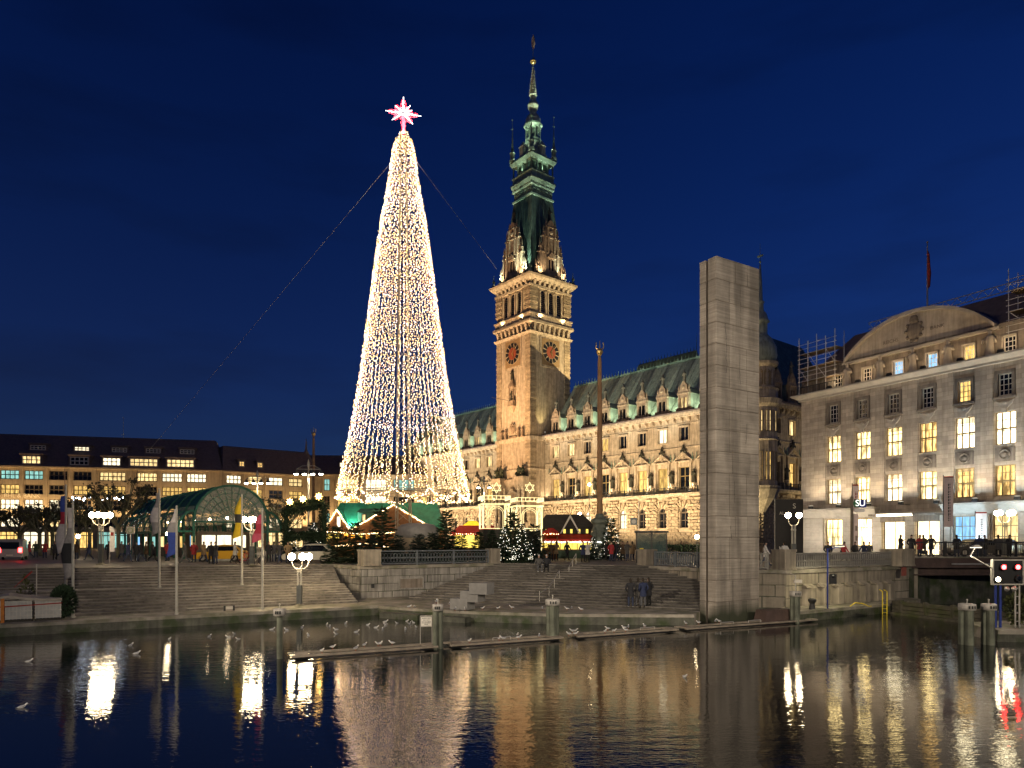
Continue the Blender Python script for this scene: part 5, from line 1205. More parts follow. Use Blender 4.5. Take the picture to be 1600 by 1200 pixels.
# ================================================================== LIGHT TREE
TD = 72.0; tx = PX(630.5,TD)
LT = thing('light_tree', 'huge cone of white light strings with a glowing star on top', 'light tree', (tx,TD,SQ))
def bulbmat(name, cols, s, sample=True):
    m = bpy.data.materials.new(name); m.use_nodes = True; n = m.node_tree; n.nodes.clear(); ln = n.links.new
    o = n.nodes.new('ShaderNodeOutputMaterial'); e = n.nodes.new('ShaderNodeEmission'); g = n.nodes.new('ShaderNodeNewGeometry'); r = n.nodes.new('ShaderNodeValToRGB')
    r.color_ramp.interpolation = 'CONSTANT'
    els = r.color_ramp.elements
    while len(els) < len(cols): els.new(.5)
    for i, c in enumerate(cols): els[i].position = i/len(cols); els[i].color = (*c,1)
    ln(g.outputs['Random Per Island'], r.inputs[0]); ln(r.outputs[0], e.inputs[0])
    mr = n.nodes.new('ShaderNodeMapRange'); mr.inputs[3].default_value = s*.4; mr.inputs[4].default_value = s*1.6
    fr = n.nodes.new('ShaderNodeMath'); fr.operation = 'FRACT'; mu = n.nodes.new('ShaderNodeMath'); mu.operation = 'MULTIPLY'; mu.inputs[1].default_value = 37.7; ln(g.outputs['Random Per Island'], mu.inputs[0]); ln(mu.outputs[0], fr.inputs[0]); ln(fr.outputs[0], mr.inputs[0]); ln(mr.outputs[0], e.inputs[1])
    ln(e.outputs[0], o.inputs[0]); m.cycles.emission_sampling = 'AUTO' if sample else 'NONE'; return m
M['bulb'] = bulbmat('tree_bulb', [(1,.64,.26),(1,.72,.42),(1,.60,.34),(1,.58,.18),(1,.70,.66),(1,.66,.30)], 12.5)
M['bulb_warm'] = bulbmat('fairy_bulb', [(1,.66,.28),(1,.74,.40),(1,.60,.22)], 5.0, False)
M['bulb_white'] = bulbmat('fairy_bulb_white', [(1,.85,.55),(1,.92,.75),(.95,.95,.8)], 2.4, False)
prof = [(204,.2),(229,1.05),(253,1.3),(300,1.72),(343,2.25),(370,2.55),(498,3.65),(600,4.55),(660,5.25),(720,6.05),(770,6.75)]
prof = [(4.8+(843-y)*TD/FPX-SQ, r) for y, r in prof][::-1]      # z relative to the square, radius
def conr(z):
    for (z0,r0),(z1,r1) in zip(prof, prof[1:]):
        if z0 <= z <= z1: return r0+(r1-r0)*(z-z0)/(z1-z0)
    return prof[0][1] if z < prof[0][0] else prof[-1][1]
strs = []
for v in range(5):
    rr = random.Random(100+v); b = MB(); z = prof[0][0]
    while z < prof[-1][0]-.1:
        r = conr(z); j = .05+.012*r
        if rr.random() > .13+r/4.3: z += .12; continue
        b.octa((r+rr.uniform(-.16,.10), rr.uniform(-1,1)*j, z), rr.choice((.022,.027,.032)))
        z += .17*rr.uniform(.5,1.5)
    strs.append(b.mesh('light_string', M['bulb']))
NS = 58
for i in range(NS): stuff(inst('light_string', strs[(i*3) % 5], LT, (0,0,random.uniform(-.12,.12)), 2*PI*(i+random.uniform(-.12,.12))/NS))
BAR[0] = .06
M['mast'] = mat('mast_steel', (.35,.30,.22), .5, 4, .2, metal=.3)
b = MB(); zt = prof[-1][0]; s_ = .75
for sx in (-1,1):
    for sy in (-1,1): b.tube((sx*s_,sy*s_,0),(sx*.25,sy*.25,zt),.07,5)
k = 0; z = 0
while z < zt-1.2:
    a = s_+(.25-s_)*z/zt; c = s_+(.25-s_)*(z+1.2)/zt
    for q0, q1 in (((-a,-a),(c,-c)),((a,-a),(c,c)),((a,a),(-c,c)),((-a,a),(-c,-c))):
        b.tube((q0[0],q0[1],z),(q1[0],q1[1],z+1.2),.035,4,cap=False)
    z += 1.2
b.build('mast', M['mast'], LT)
def bulbs_along(b, pts, step, r, rr, jit=.03):
    for p, q_ in zip(pts, pts[1:]):
        p = Vector(p); q_ = Vector(q_); L_ = (q_-p).length; n_ = max(1,int(L_/step))
        for i in range(n_): b.octa(p+(q_-p)*(i+.5)/n_+Vector((rr.uniform(-jit,jit),rr.uniform(-jit,jit),rr.uniform(-jit,jit))), r*rr.uniform(.8,1.2))
rr = random.Random(5)
for zz in (23.1,14.2):
    b = MB(); r = conr(zz)*.86; bulbs_along(b,[(r*math.cos(2*PI*i/40),r*math.sin(2*PI*i/40),zz) for i in range(41)],.30,.036,rr); stuff(b.build('light_hoop', M['bulb_warm'], LT))
b = MB(); r0 = prof[0][1]; NSW = 12
pts = []
for i in range(NSW*8+1):
    a = 2*PI*i/(NSW*8); t_ = (i % 8)/8; pts.append((r0*math.cos(a),r0*math.sin(a),prof[0][0]-.75*4*t_*(1-t_)))
for _ in range(2): bulbs_along(b,pts,.16,.036,rr,.16)
b.build('light_garland', M['bulb'], LT)
b = MB()
for i in range(12):
    a = 2*PI*i/12; b.tube((0,0,prof[0][0]+.3),(r0*math.cos(a),r0*math.sin(a),prof[0][0]),.03,4)
b.path([(r0*math.cos(2*PI*i/36),r0*math.sin(2*PI*i/36),prof[0][0]) for i in range(37)],.05,5)
b.build('ring_frame', M['mast'], LT)
# star
zst = 4.8+(843-178)*TD/FPX-SQ
SW = bulbmat('star_white', [(.8,.88,1),(1,.9,.9),(1,.7,.75)], 3.5); SR = bulbmat('star_red', [(1,.02,.03),(1,.06,.08)], 7)
dirs = [(90,1.75),(22,.95),(-8,1.85),(-48,1.45),(135,1.35),(170,1.9),(208,1.35),(50,1.1)]
for a, ln_ in dirs:
    b = MB(); a = R(a); d = Vector((math.cos(a),0,math.sin(a))); n_ = Vector((-d.z,0,d.x)); rr2 = random.Random(int(a*100))
    b.add([n_*.26,Vector((0,-.26,0)),n_*-.26,Vector((0,.26,0)),d*ln_],[(0,1,4),(1,2,4),(2,3,4),(3,0,4)])
    b.build('star_ray', mat('star_frame', (.5,.5,.5), .5) if 'star_frame' not in bpy.data.materials else bpy.data.materials['star_frame'], LT, loc=(0,0,zst))
    b = MB()
    for k in range(70):
        t_ = rr2.random(); w_ = .17*(1-t_); b.octa(d*(t_*ln_)+n_*rr2.uniform(-w_,w_)+Vector((0,-w_-.02,0)),.045)
    b.build('star_lights', SW if ln_ > 0 else SR, LT, loc=(0,0,zst))
    b = MB()
    for k in range(44):
        t_ = rr2.random()*.8; w_ = .40*(1-t_)+.05; b.octa(d*(t_*ln_)+n_*(w_*rr2.choice((-1,1)))+Vector((0,-.05,0)),.055)
    b.build('star_rim_lights', SR, LT, loc=(0,0,zst))
b = MB(); 
for k in range(60): b.octa((rr.uniform(-.25,.25),rr.uniform(-.3,-.1),rr.uniform(-1.6,-.2)),.05)
b.tube((0,0,-2),(0,0,0),.15,6); b.build('star_stem', SR, LT, loc=(0,0,zst))
M['wire'] = mat('guy_wire', (.5,.48,.45), .5)
for (a, c, lab) in ((AT(611,254,TD), AT(236,700,139), 'thin guy wire from the light tree down to the left roof'), (AT(652,254,TD), AT(776,420,146), 'thin guy wire from the light tree to the clock tower')):
    b = MB(); b.tube(a,c,.022,5); tag(b.build('guy_wire', M['wire']), lab, 'wire')
# ================================================================== STREET LAMPS
M['pole_pale'] = mat('lamp_post_pale', (.42,.40,.34), .5, 4, .2); M['pole_dark'] = mat('lamp_post_dark', (.09,.095,.09), .5, 4, .2)
gb = MB(); gb.ball((0,0,0),.215,14,9); GLOBE = gb.mesh('globe', M['globe'], True)
def globe_lamp(label, p, h, n, rad=.58, a0=.3):
    t = thing('street_lamp', label, 'street lamp', p, 0, 'globe street lamps')
    b = MB(); b.lathe([(.34,0),(.34,.05),(.2,.1),(.2,.16)],10); b.build('base', M['coping'], t)
    b = MB(); b.box(-.15,.15,-.15,.15,.12,h*.42); b.build('plinth', M['pole_dark'], t)
    b = MB()
    for sx in (-1,1):
        for sy in (-1,1): b.tube((sx*.1,sy*.1,h*.42),(sx*.1,sy*.1,h-.75),.035,5)
    b.box(-.14,.14,-.14,.14,h*.68,h*.72); b.box(-.14,.14,-.14,.14,h-.8,h-.75); b.build('post', M['pole_pale'], t)
    for k in range(n):
        a = a0+2*PI*k/n; x, y = rad*math.cos(a), rad*math.sin(a)
        b = MB(); b.path([(x*.15,y*.15,h-.75),(x*.45,y*.45,h-.78),(x*.8,y*.8,h-.62),(x,y,h-.35),(x,y,h-.2)],.035,5); b.lathe([(.09,-.04),(.1,.02)],8,(x,y,h-.22)); arm = b.build('arm', M['pole_pale'], t)
        inst('globe', GLOBE, arm, (x,y,h))
    return t
def sq(px, D, z=SQ): return (PX(px,D), D, z)
p = ONZ(468,947,QZ); globe_lamp('globe lamp on the low quay in front of the left steps', (p.x,p.y,QZ), 3.12, 5)
globe_lamp('globe lamp on the square between the flagpoles and the plane trees', sq(158,52.5), 3.75, 4, .62, .2)
globe_lamp('globe lamp at the right foot of the glass pavilion', sq(394,50.5), 3.35, 4, .56, .5)
globe_lamp('two globe lamp in the gap between stele and bank building', sq(1240,53), 3.75, 2, .42, 0)
globe_lamp('globe lamp on the bridge at the right edge in front of the bank', (PX(1570,55.5),55.5,3.42), 3.5, 4, .6, .4)
def tall_lamp(label, p, h, heads, energy, aim=None, grp='tall lamps on the square'):
    t = thing('tall_lamp', label, 'lamp mast', p, 0, grp)
    b = MB(); b.lathe([(.3,0),(.28,.6),(.15,.8),(.12,h*.6),(.09,h)],8); b.build('mast', M['pole_pale'], t)
    b = MB(); w_ = .9+.35*(heads-2); b.tube((-w_,0,h-.2),(w_,0,h-.2),.06,5); b.path([(-w_,0,h-.2),(-w_*.5,0,h+.25),(w_*.5,0,h+.25),(w_,0,h-.2)],.04,5); b.lathe([(.12,h),(.2,h+.5),(.05,h+1.1)],6); b.build('crossarm', M['pole_pale'], t)
    for k in range(heads):
        x = -w_+2*w_*k/(heads-1)
        b = MB(); b.lathe([(.34,-.16),(.3,.05),(.12,.28),(.05,.4)],10); hd = b.build('lamp_head', M['pole_dark'], t, loc=(x,0,h-.65))
        b = MB(); b.ball((0,0,-.17),.28,10,6,sz=.6); b.build('lens', emit('mast_lens', (1,.9,.7), 26) if 'mast_lens' not in bpy.data.materials else bpy.data.materials['mast_lens'], hd)
        if energy: lamp('mast_light', 'SPOT', t, (x,0,h-1.0), energy, (1,.82,.52), .2, aim and (aim[0]+x,aim[1],aim[2]) or (x,0,0), 140, .8)
    return t
tall_lamp('tall four headed lamp mast left of the light tree', sq(482,90), 11.2, 4, 900)
tall_lamp('tall four headed lamp mast above the glass pavilion', sq(402,102), 11.0, 4, 900)
tall_lamp('two headed lamp mast in front of the town hall portal', sq(756,116), 11.4, 2, 1500)
# added masts, out of view: strong fill for stele, steps and near stone
b = MB(); b.prism([(-70,-40),(60,-40),(60,12),(26,12),(22,-3),(-25,-3),(-28,12),(-70,12)],-1.5,2.4); struct(b.build('near_quay', M['pave']))
def fill_mast(label, p, aim, energy, col):
    t = thing('fill_light_mast', label, 'lamp mast', p, 0, 'added fill light masts out of view')
    b = MB(); b.lathe([(.2,0),(.15,.8),(.08,13)],8); b.build('mast', M['pole_pale'], t); b = MB(); b.box(-.7,.7,-.08,.08,12.8,13.0); b.build('crossarm', M['pole_pale'], t)
    for x in (-.5,.5):
        d = Vector(aim)-Vector(p)-Vector((0,0,12.6)); floodlight(t, Matrix.Identity(4), x, 0, 12.6, (x+d.x,d.y,12.6+d.z), energy, col, 75, .8, .3)
    return t
FM = [(-30,8,2.4,(15,50,4),11000), (3,-7,2.4,(-6,48,2.5),9500), (29,3,2.4,(14,42,8),6800)]
fill_mast('added fill light mast out of view far to the left', FM[0][:3], FM[0][3], FM[0][4], (1,.84,.64)); fill_mast('added fill light mast out of view behind the viewpoint', FM[1][:3], FM[1][3], FM[1][4], (1,.85,.66)); fill_mast('added fill light mast out of view to the right', FM[2][:3], FM[2][3], FM[2][4], (1,.86,.66))

# ================================================================== FLAGPOLES AND MASTS
FLAGC = dict(white=(.55,.5,.46), blue=(.04,.07,.30), red=(.40,.03,.05), grey=(.30,.28,.26), black=(.03,.03,.03), yellow=(.62,.42,.02), pink=(.50,.08,.12))
for k, c in FLAGC.items(): M['f_'+k] = mat('flag_'+k, c, .85, 3, .25, .2, 9)
def flagpole(label, p, h, cols, flen=2.4, side=-1, seed=0, start=.15):
    t = thing('flagpole', label, 'flagpole', p, 0, 'flagpoles by the steps')
    b = MB(); b.lathe([(.12,0),(.12,.08),(.085,.1),(.055,h)],10); b.ball((0,0,h+.05),.07,8,5); b.build('pole', M['pole_pale'], t)
    if cols:
        rr = random.Random(seed); b = MB(); n_ = 10; lev = 14; V = []
        for j in range(lev+1):
            f = j/lev; z = h-start-flen*f; w_ = .08+.19*min(1,f*1.6)+.05*math.sin(f*9+seed); off = side*(.05+w_*.85)
            for i in range(n_):
                a = 2*PI*i/n_; q_ = 1+.35*math.sin(3*a+f*4+seed); V.append((off+w_*math.cos(a), (.07+.05*math.sin(f*6+seed))*q_*math.sin(a), z+(.12*math.cos(a) if j == lev else 0)))
        base = len(b.v); b.v += V
        for j in range(lev):
            m_ = min(len(cols)-1, int(j/lev*len(cols)))
            for i in range(n_): b.f.append([base+j*n_+i, base+(j+1)*n_+i, base+(j+1)*n_+(i+1)%n_, base+j*n_+(i+1)%n_]); b.m.append(m_)
        b.build('flag', [M['f_'+c] for c in cols], t, True)
    return t
def lp(px, py): q_ = ONZ(px, py, 1.752); return (q_.x,q_.y,1.752)
def qp(px, py): q_ = ONZ(px, py, QZ); return (q_.x,q_.y,QZ)
flagpole('flagpole with blue red and white flag, leftmost on the landing', lp(103,921), 6.3, ['blue','red','white','white'], 3.4, -1, 1, .6)
flagpole('flagpole with grey and black flag, leftmost on the low quay', qp(114,965), 6.2, ['white','grey','black','grey'], 3.8, -1, 2, .3)
flagpole('flagpole with pale grey flag, middle one on the landing', lp(249,918), 6.2, ['grey','white','grey'], 2.6, -1, 3, .2)
flagpole('flagpole with blue and white flag, middle one on the low quay', qp(276,960), 6.0, ['white','grey','blue','blue'], 2.6, -1, 4, .1)
flagpole('flagpole with yellow and black flag in front of the pavilion fan', lp(378,914), 6.0, ['yellow','yellow','black','yellow','yellow'], 2.7, -1, 5, .1)
flagpole('flagpole with red flag, rightmost on the low quay', qp(410,952), 6.0, ['pink','red','pink'], 1.6, -1, 6, .3)
M['mast_wood'] = mat('mast_wood', (.30,.17,.08), .6, 2, .25); M['verdigris'] = mat('pedestal_bronze', (.14,.16,.13), .7, 3, .4, .4, 8)
def flagmast(label, p, h):
    t = thing('flag_mast', label, 'mast', p, 0, 'tall masts on the square')
    b = MB(); b.lathe([(1.1,0),(1.1,.35),(.85,.45),(.75,.7),(.68,3.4),(.9,3.6),(.9,3.9),(.5,4.1),(.32,4.5)],8); 
    for k in range(4): a = PI/4+k*PI/2; b.lathe([(.25,.6),(.3,1.0),(.22,2.2),(.28,2.5),(.12,2.7),(.16,3.0),(.03,3.2)],6,(.8*math.cos(a),.8*math.sin(a),0))
    b.build('pedestal', M['verdigris'], t)
    b = MB(); b.lathe([(.30,4.3),(.2,h-.6),(.12,h)],10); b.build('pole', M['mast_wood'], t)
    b = MB(); b.lathe([(.14,h),(.3,h+.25),(.36,h+.45),(.2,h+.7)],8); b.tube((0,0,h+.6),(0,0,h+1.5),.06,5,.03)
    for sg in (-1,1): b.path([(0,0,h+.6),(sg*.38,0,h+.75),(sg*.36,0,h+1.35)],.05,5)
    b.build('finial', M['gold'], t); return t
flagmast('tall brown mast with trident finial in front of the town hall wing', sq(937,70), 20.4)
flagmast('tall brown mast far off left of the light tree', sq(490,122), 20.0)

# ================================================================== PLANTS
M['needle'] = mat('fir_needles', (.035,.065,.03), .8, 6, .3, island=.45); M['needle_b'] = mat('fir_needles_blue', (.04,.07,.05), .8, 6, .3, island=.45)
M['bark'] = mat('bark', (.09,.08,.055), .9, 5, .4, .5, 9); M['bark_pale'] = mat('plane_bark', (.16,.15,.09), .9, 3, .45, .4, 8)
M['leaf'] = mat('dull_leaves', (.075,.085,.03), .8, 5, .3, island=.5)
def spray(b, p, d, L_, w_, rr):
    d = d.normalized(); s_ = d.cross(Vector((rr.uniform(-.5,.5),rr.uniform(-.5,.5),1))).normalized()*w_; e = p+d*L_
    b.add([p-s_*.3,p+s_*.3,p+d*L_*.6+s_,e,p+d*L_*.6-s_],[(0,1,2,3,4)])
def conifer_mesh(seed, h=1.0, fat=.34, levels=17, m='needle'):
    rr = random.Random(seed); b = MB()
    for j in range(levels):
        f = .06+.92*j/levels; z = f*h; L_ = fat*h*(1-f)**.85+.03*h; nb_ = max(4,int(10*(1-f))+4)
        for k in range(nb_):
            a = 2*PI*(k+rr.random())/nb_; ll = L_*rr.uniform(.65,1.15); up = rr.uniform(-.30,.05)+.5*f; d = Vector((math.cos(a),math.sin(a),up)); n_ = max(3,int(ll/h*26))
            for i in range(n_):
                t_ = (i+.6)/n_; p_ = Vector((0,0,z))+d*ll*t_+Vector((0,0,-.10*ll*t_*t_))
                for sg in (-1,1):
                    sd = Vector((-math.sin(a)*sg,math.cos(a)*sg,rr.uniform(-.3,.2))); spray(b,p_,d*.8+sd*.75,.10*h*rr.uniform(.6,1.2),.026*h,rr)
            spray(b,Vector((0,0,z))+d*ll*.9,d,.11*h,.028*h,rr)
    spray(b,Vector((0,0,h*.93)),Vector((0,0,1)),.1*h,.015*h,rr)
    return b.mesh('crown', M[m])
CON = [conifer_mesh(i,1.0,.30+.05*(i % 3),19,'needle' if i != 2 else 'needle_b') for i in range(4)]
tb = MB(); tb.lathe([(.03,0),(.025,.3),(.004,.95)],6); CTR = tb.mesh('trunk', M['bark'])
def conifer(label, p, h, v=0, wide=1.0, rz=0, lights=0, group='fir trees on the square', z=None):
    t = thing('fir_tree', label, 'fir tree', p, rz, group)
    inst('trunk', CTR, t, (0,0,0), 0, (h,h,h)); inst('crown', CON[v % 4], t, (0,0,0), 0, (h*wide,h*wide,h))
    if lights:
        rr = random.Random(int(p[0]*10)); b = MB()
        for k in range(int(lights*.6)):
            f = rr.random()**1.3; a = rr.random()*2*PI; r_ = .33*wide*h*(1-f)**.85*rr.uniform(.75,1.05)+.02*h; b.octa((r_*math.cos(a),r_*math.sin(a),h*(.08+.9*f)),rr.uniform(.02,.032))
        stuff(b.build('fairy_lights', M['bulb_white'], t))
    return t
conifer('broad dark fir at the very left end of the bastion row', sq(527,55.5), 3.0, 0, 1.25, .3)
conifer('second dark fir from the left behind the stone bastion pier', sq(555,56), 3.3, 1, 1.1, 1.0)
conifer('bushy fir standing just behind the left bastion pier', sq(578,54.5), 2.4, 2, 1.2, 2)
conifer('tallest dark fir in front of the grey rounded booth', sq(597,57), 4.6, 3, 1.0, 2.7)
conifer('low bluish fir below the grey rounded booth on its left', sq(622,56.5), 2.3, 2, 1.2, 3.1)
conifer('low bluish fir below the grey rounded booth on its right', sq(655,57), 2.4, 2, 1.25, 4.1)
conifer('tall slender fir right of the grey rounded booth', sq(697,58.5), 4.4, 1, .85, 5)
conifer('small dark fir left of the slender tall fir', sq(676,57.5), 2.5, 0, 1.2, .9)
conifer('small dark fir right of the slender tall fir', sq(722,59), 2.4, 3, 1.1, 1.9)
conifer('small fir in front of the red market roof', sq(748,60), 2.6, 1, 1.1, .4)
conifer('dark fir just left of the left sparkling fir', sq(769,60), 2.8, 0, .95, .4)
conifer('left one of two firs sparkling with white lights', sq(788,57), 3.0, 3, .85, .2, 220)
conifer('dark fir between the two sparkling firs', sq(801,60), 4.3, 1, .85, 2.2, 25)
conifer('right one of two firs sparkling with white lights', sq(815,57), 3.3, 0, .8, 1.2, 240)
conifer('dark fir between the right sparkling fir and the market counter', sq(834,58.5), 3.2, 2, 1.05, 2.9, 40)
conifer('lit fir beside the green mast pedestal', sq(955,66), 4.0, 1, .85, .6, 240)
conifer('small lit fir at the foot of the market counter', sq(927,64), 2.2, 2, .8, .6, 80)
conifer('lit fir under the left leg of the green garland gate', sq(452,66), 3.0, 3, 1.15, .8, 170)
conifer('lit fir under the right leg of the green garland gate', sq(490,66), 3.6, 0, 1.0, 1.8, 190)
# pollarded plane trees
def plane_tree(label, p, h, seed, spread=2.6):
    rr = random.Random(seed); t = thing('plane_tree', label, 'tree', p, rr.random()*6, 'pollarded plane trees')
    b = MB(); k_ = MB(); lf = MB(); th = h*.42
    b.lathe([(.30,0),(.22,.3),(.19,th)],8)
    for i in range(8):
        a = 2*PI*(i+rr.random()*.6)/8; p0 = Vector((0,0,th*rr.uniform(.85,1.0))); p1 = p0+Vector((math.cos(a)*spread*.45,math.sin(a)*spread*.45,(h-th)*rr.uniform(.2,.5))); b.tube(p0,p1,.10,5,.08)
        for j in range(4):
            a2 = a+rr.uniform(-.8,.8); p2 = p1+Vector((math.cos(a2)*spread*.4*rr.uniform(.3,1.1),math.sin(a2)*spread*.4*rr.uniform(.3,1.1),(h-th)*rr.uniform(.1,.5))); b.tube(p1,p2,.07,5,.05); k_.ball(p2,.19*rr.uniform(.7,1.2),6,4)
            for q_ in range(9):
                d = Vector((rr.uniform(-1,1),rr.uniform(-1,1),rr.uniform(-.4,1))).normalized(); e = p2+d*rr.uniform(.3,.7); k_.tube(p2,e,.02,3,.008,cap=False)
                if q_ < 5: k_.ball(e,.10*rr.uniform(.6,1.3),5,3)
                for u_ in range(5): spray(lf,p2+d*rr.uniform(.1,.6)+Vector((rr.uniform(-.3,.3),rr.uniform(-.3,.3),rr.uniform(-.5,.1))),Vector((rr.uniform(-1,1),rr.uniform(-1,1),rr.uniform(-1,.4))),.2,.05,rr)
    b.build('trunk', M['bark_pale'], t); stuff(k_.build('knobs', M['bark'], t)); lf.build('crown', M['leaf'], t)
    return t
for i, (px, D, h, l_) in enumerate(((30,82,6.4,'leftmost pollarded tree above the red tailed van'),(62,80,6.6,'second pollarded tree from the left'),(82,84,6.9,'pollarded tree left of the leftmost flagpoles'),(122,84,6.6,'pollarded tree right behind the leftmost flagpoles'),(140,78,6.5,'pollarded tree just left of the left globe lamp'),(185,74,8.6,'tallest pollarded tree at the left end of the pavilion'),(212,90,8.4,'pollarded tree behind the left end of the pavilion'))):
    plane_tree(l_, sq(px,D), h, 40+i, 2.5 if px != 185 else 3.6)
plane_tree('pollarded tree behind the right end of the pavilion roof', sq(432,98), 8.6, 77, 4.0)
plane_tree('pollarded tree between pavilion roof and garland gate', sq(447,105), 8.0, 78, 3.2)
# garland gate: fir branches tied to a frame
GG = thing('garland_gate', 'square gate frame wrapped in green fir garland with gold stars on top', 'gate', sq(477,64))
def garland(b, a, c, r_, n_, rr):
    a = Vector(a); c = Vector(c); d = (c-a).normalized()
    for i in range(n_):
        p_ = a+(c-a)*rr.random(); o_ = Vector((rr.uniform(-1,1),rr.uniform(-1,1),rr.uniform(-1,1))); o_ -= d*o_.dot(d); o_.normalize(); spray(b,p_+o_*r_*rr.uniform(.5,1),o_+d*rr.uniform(-1,1),.3,.06,rr)
rr = random.Random(3)
for (a, c, r_, nm) in (((-1.75,0,0),(-1.75,0,4.8),.36,'gate_post'),((1.75,0,0),(1.75,0,5.2),.4,'gate_post'),((-1.75,0,4.7),(1.75,0,5.3),.42,'lintel'),((-1.75,0,2.2),(1.75,0,2.2),.3,'crossbeam')):
    b = MB(); b.tube(a,c,r_*.55,7); garland(b,a,c,r_,1100,rr); b.build(nm, M['needle'], GG)
for x, z in ((-1.3,5.35),(-.1,5.6),(1.35,5.85)):
    b = MB(); 
    for k in range(8): a = PI/4*k; b.tube((0,0,0),(.34*math.cos(a),0,.34*math.sin(a)),.07,4,.01)
    b.build('gold_star', emit('gold_star_light', (1,.55,.14), 22) if 'gold_star_light' not in bpy.data.materials else bpy.data.materials['gold_star_light'], GG, loc=(x,-.4,z))
# bush on the low quay
def bush(name, label, p, w_, h, n_, seed, m='leaf', cat='shrub'):
    rr = random.Random(seed); t = thing(name, label, cat, p); b = MB()
    for i in range(n_):
        v = Vector((rr.gauss(0,1),rr.gauss(0,1),rr.gauss(0,1))).normalized()*rr.uniform(.5,1)**.5; p_ = Vector((v.x*w_*.5,v.y*w_*.5,h*.55+v.z*h*.47)); spray(b,p_,v+Vector((rr.uniform(-.6,.6),rr.uniform(-.6,.6),rr.uniform(-.2,.9))),.22,.06,rr)
    b.build('foliage', M[m], t); b = MB()
    for k in range(5): a = k*1.3; b.tube((.05*math.cos(a),.05*math.sin(a),0),(w_*.3*math.cos(a),w_*.3*math.sin(a),h*.8),.03,4,.01)
    b.build('stems', M['bark'], t); return t
q_ = ONZ(99,966,QZ); bush('laurel_bush', 'dense dark laurel bush beside the leftmost flagpole on the quay', (q_.x,q_.y,QZ), 1.1, 1.65, 1500, 9, 'needle')
q_ = ONZ(14,966,QZ); bush('reed_plant', 'scraggy plant sticking up behind the fenced crates', (q_.x,q_.y+1.3,QZ), .7, 2.1, 120, 10, 'leaf')

# ================================================================== MARKET
M['hut_green'] = mat('hut_roof_green', (.03,.24,.15), .5, 2, .3, .2, 6); M['hut_wood'] = mat('hut_wood', (.24,.11,.045), .8, 4, .35, .3, 12); M['hut_dark'] = mat('hut_dark', (.05,.045,.035), .8, 4, .3)
M['red_roof'] = mat('red_canvas', (.45,.03,.015), .7, 3, .2); M['yel_canvas'] = emit('lit_yellow_canvas', (1,.60,.03), .9, .2, 1.5, False)
M['hut_win'] = emit('hut_window', (1,.70,.12), 1.1, .3, 2); M['hut_orange'] = emit('hut_window_orange', (1,.36,.04), 1.7, .3, 2); M['tarp'] = mat('grey_tarp', (.30,.28,.25), .8, 2, .2, .3, 6)
M['rope'] = emit('rope_light', (1,.76,.34), 1.5)
rr = random.Random(8)
D = 77.0
def lightchain(parent, pts, step=.16, r_=.06, m='bulb_warm', sag=0):
    b = MB(); bulbs_along(b,pts,step,r_,rr,.05); return stuff(b.build('fairy_lights', M[m], parent))
# the long green-roofed hut with two gables
HU = thing('market_hall', 'long market hut with lit green roof behind the bastion firs', 'market hut', (PX(602,D),D,SQ))
k = D/FPX; X0 = (513-602)*k; X1 = (690-602)*k
b = MB(); b.box(X0,X1,0,5,0,3.1); b.build('wall', M['hut_wood'], HU)
b = MB(); b.add([(X0-.3,-.5,3.0),(X1+.3,-.5,3.0),(X1-.8,2.5,6.1),(X0+.7,2.5,6.1),(X1+.3,5.5,3.0),(X0-.3,5.5,3.0)],[(0,1,2,3),(3,2,4,5),(0,3,5),(1,4,2)])
for i in range(14): x = X0+(X1-X0)*(i+.5)/14; b.tube((x,-.52,3.03),(x,2.45,6.08),.03,4)
b.build('roof', M['hut_green'], HU)
xg = (560-602)*k; b = MB(); b.box(xg-.1,xg+3.2,.1,2.0,3.6,4.9); b.add([(xg-.3,-.1,4.9),(xg+3.4,-.1,4.9),(xg+3.2,2.2,5.5),(xg-.1,2.2,5.5)],[(0,1,2,3)]); dd = b.build('dormer', mat('hut_green_dark', (.05,.14,.10), .5, 2, .3), HU)
for j in (0,1.3): window(dd, I4, xg+.6+j, .02, 3.9, .5, .85, 1, 1, M['hut_dark'], M['win_warm'])
for (xc_, hw_, zt_, zb_) in (((530-602)*k,1.35,5.1,3.0),((617-602)*k,4.7,5.6,2.9)):
    b = MB(); b.ext([(xc_-hw_,zb_),(xc_+hw_,zb_),(xc_,zt_)],-.9,-.6); g = b.build('gable', M['hut_wood'], HU)
    b = MB(); b.add([(xc_-hw_-.15,-1.0,zb_-.05),(xc_,-1.0,zt_+.1),(xc_,2,zt_+.1),(xc_-hw_-.15,2,zb_-.05)],[(0,1,2,3)]); b.add([(xc_+hw_+.15,-1.0,zb_-.05),(xc_,-1.0,zt_+.1),(xc_,2,zt_+.1),(xc_+hw_+.15,2,zb_-.05)],[(3,2,1,0)]); b.build('gable_roof', M['hut_green'], HU)
    for _ in range(2): lightchain(HU,[(xc_-hw_,-1.05,zb_),(xc_,-1.05,zt_+.1),(xc_+hw_,-1.05,zb_)],.16,.075)
b = MB(); b.box((532-602)*k-.15,(532-602)*k+.2,-.93,-.88,3.3,4.4); b.build('gable_window', M['win_white'], HU)
for i, (px, m_) in enumerate(((516,'hut_win'),(527,'hut_win'),(541,'hut_orange'),(552,'hut_orange'),(563,'hut_win'),(575,'hut_orange'),(590,'hut_win'),(650,'hut_orange'),(670,'hut_win'))): window(HU, I4, (px-602)*k, -.12, 1.9, .65, .75, 2, 1, M['hut_wood'], M[m_])
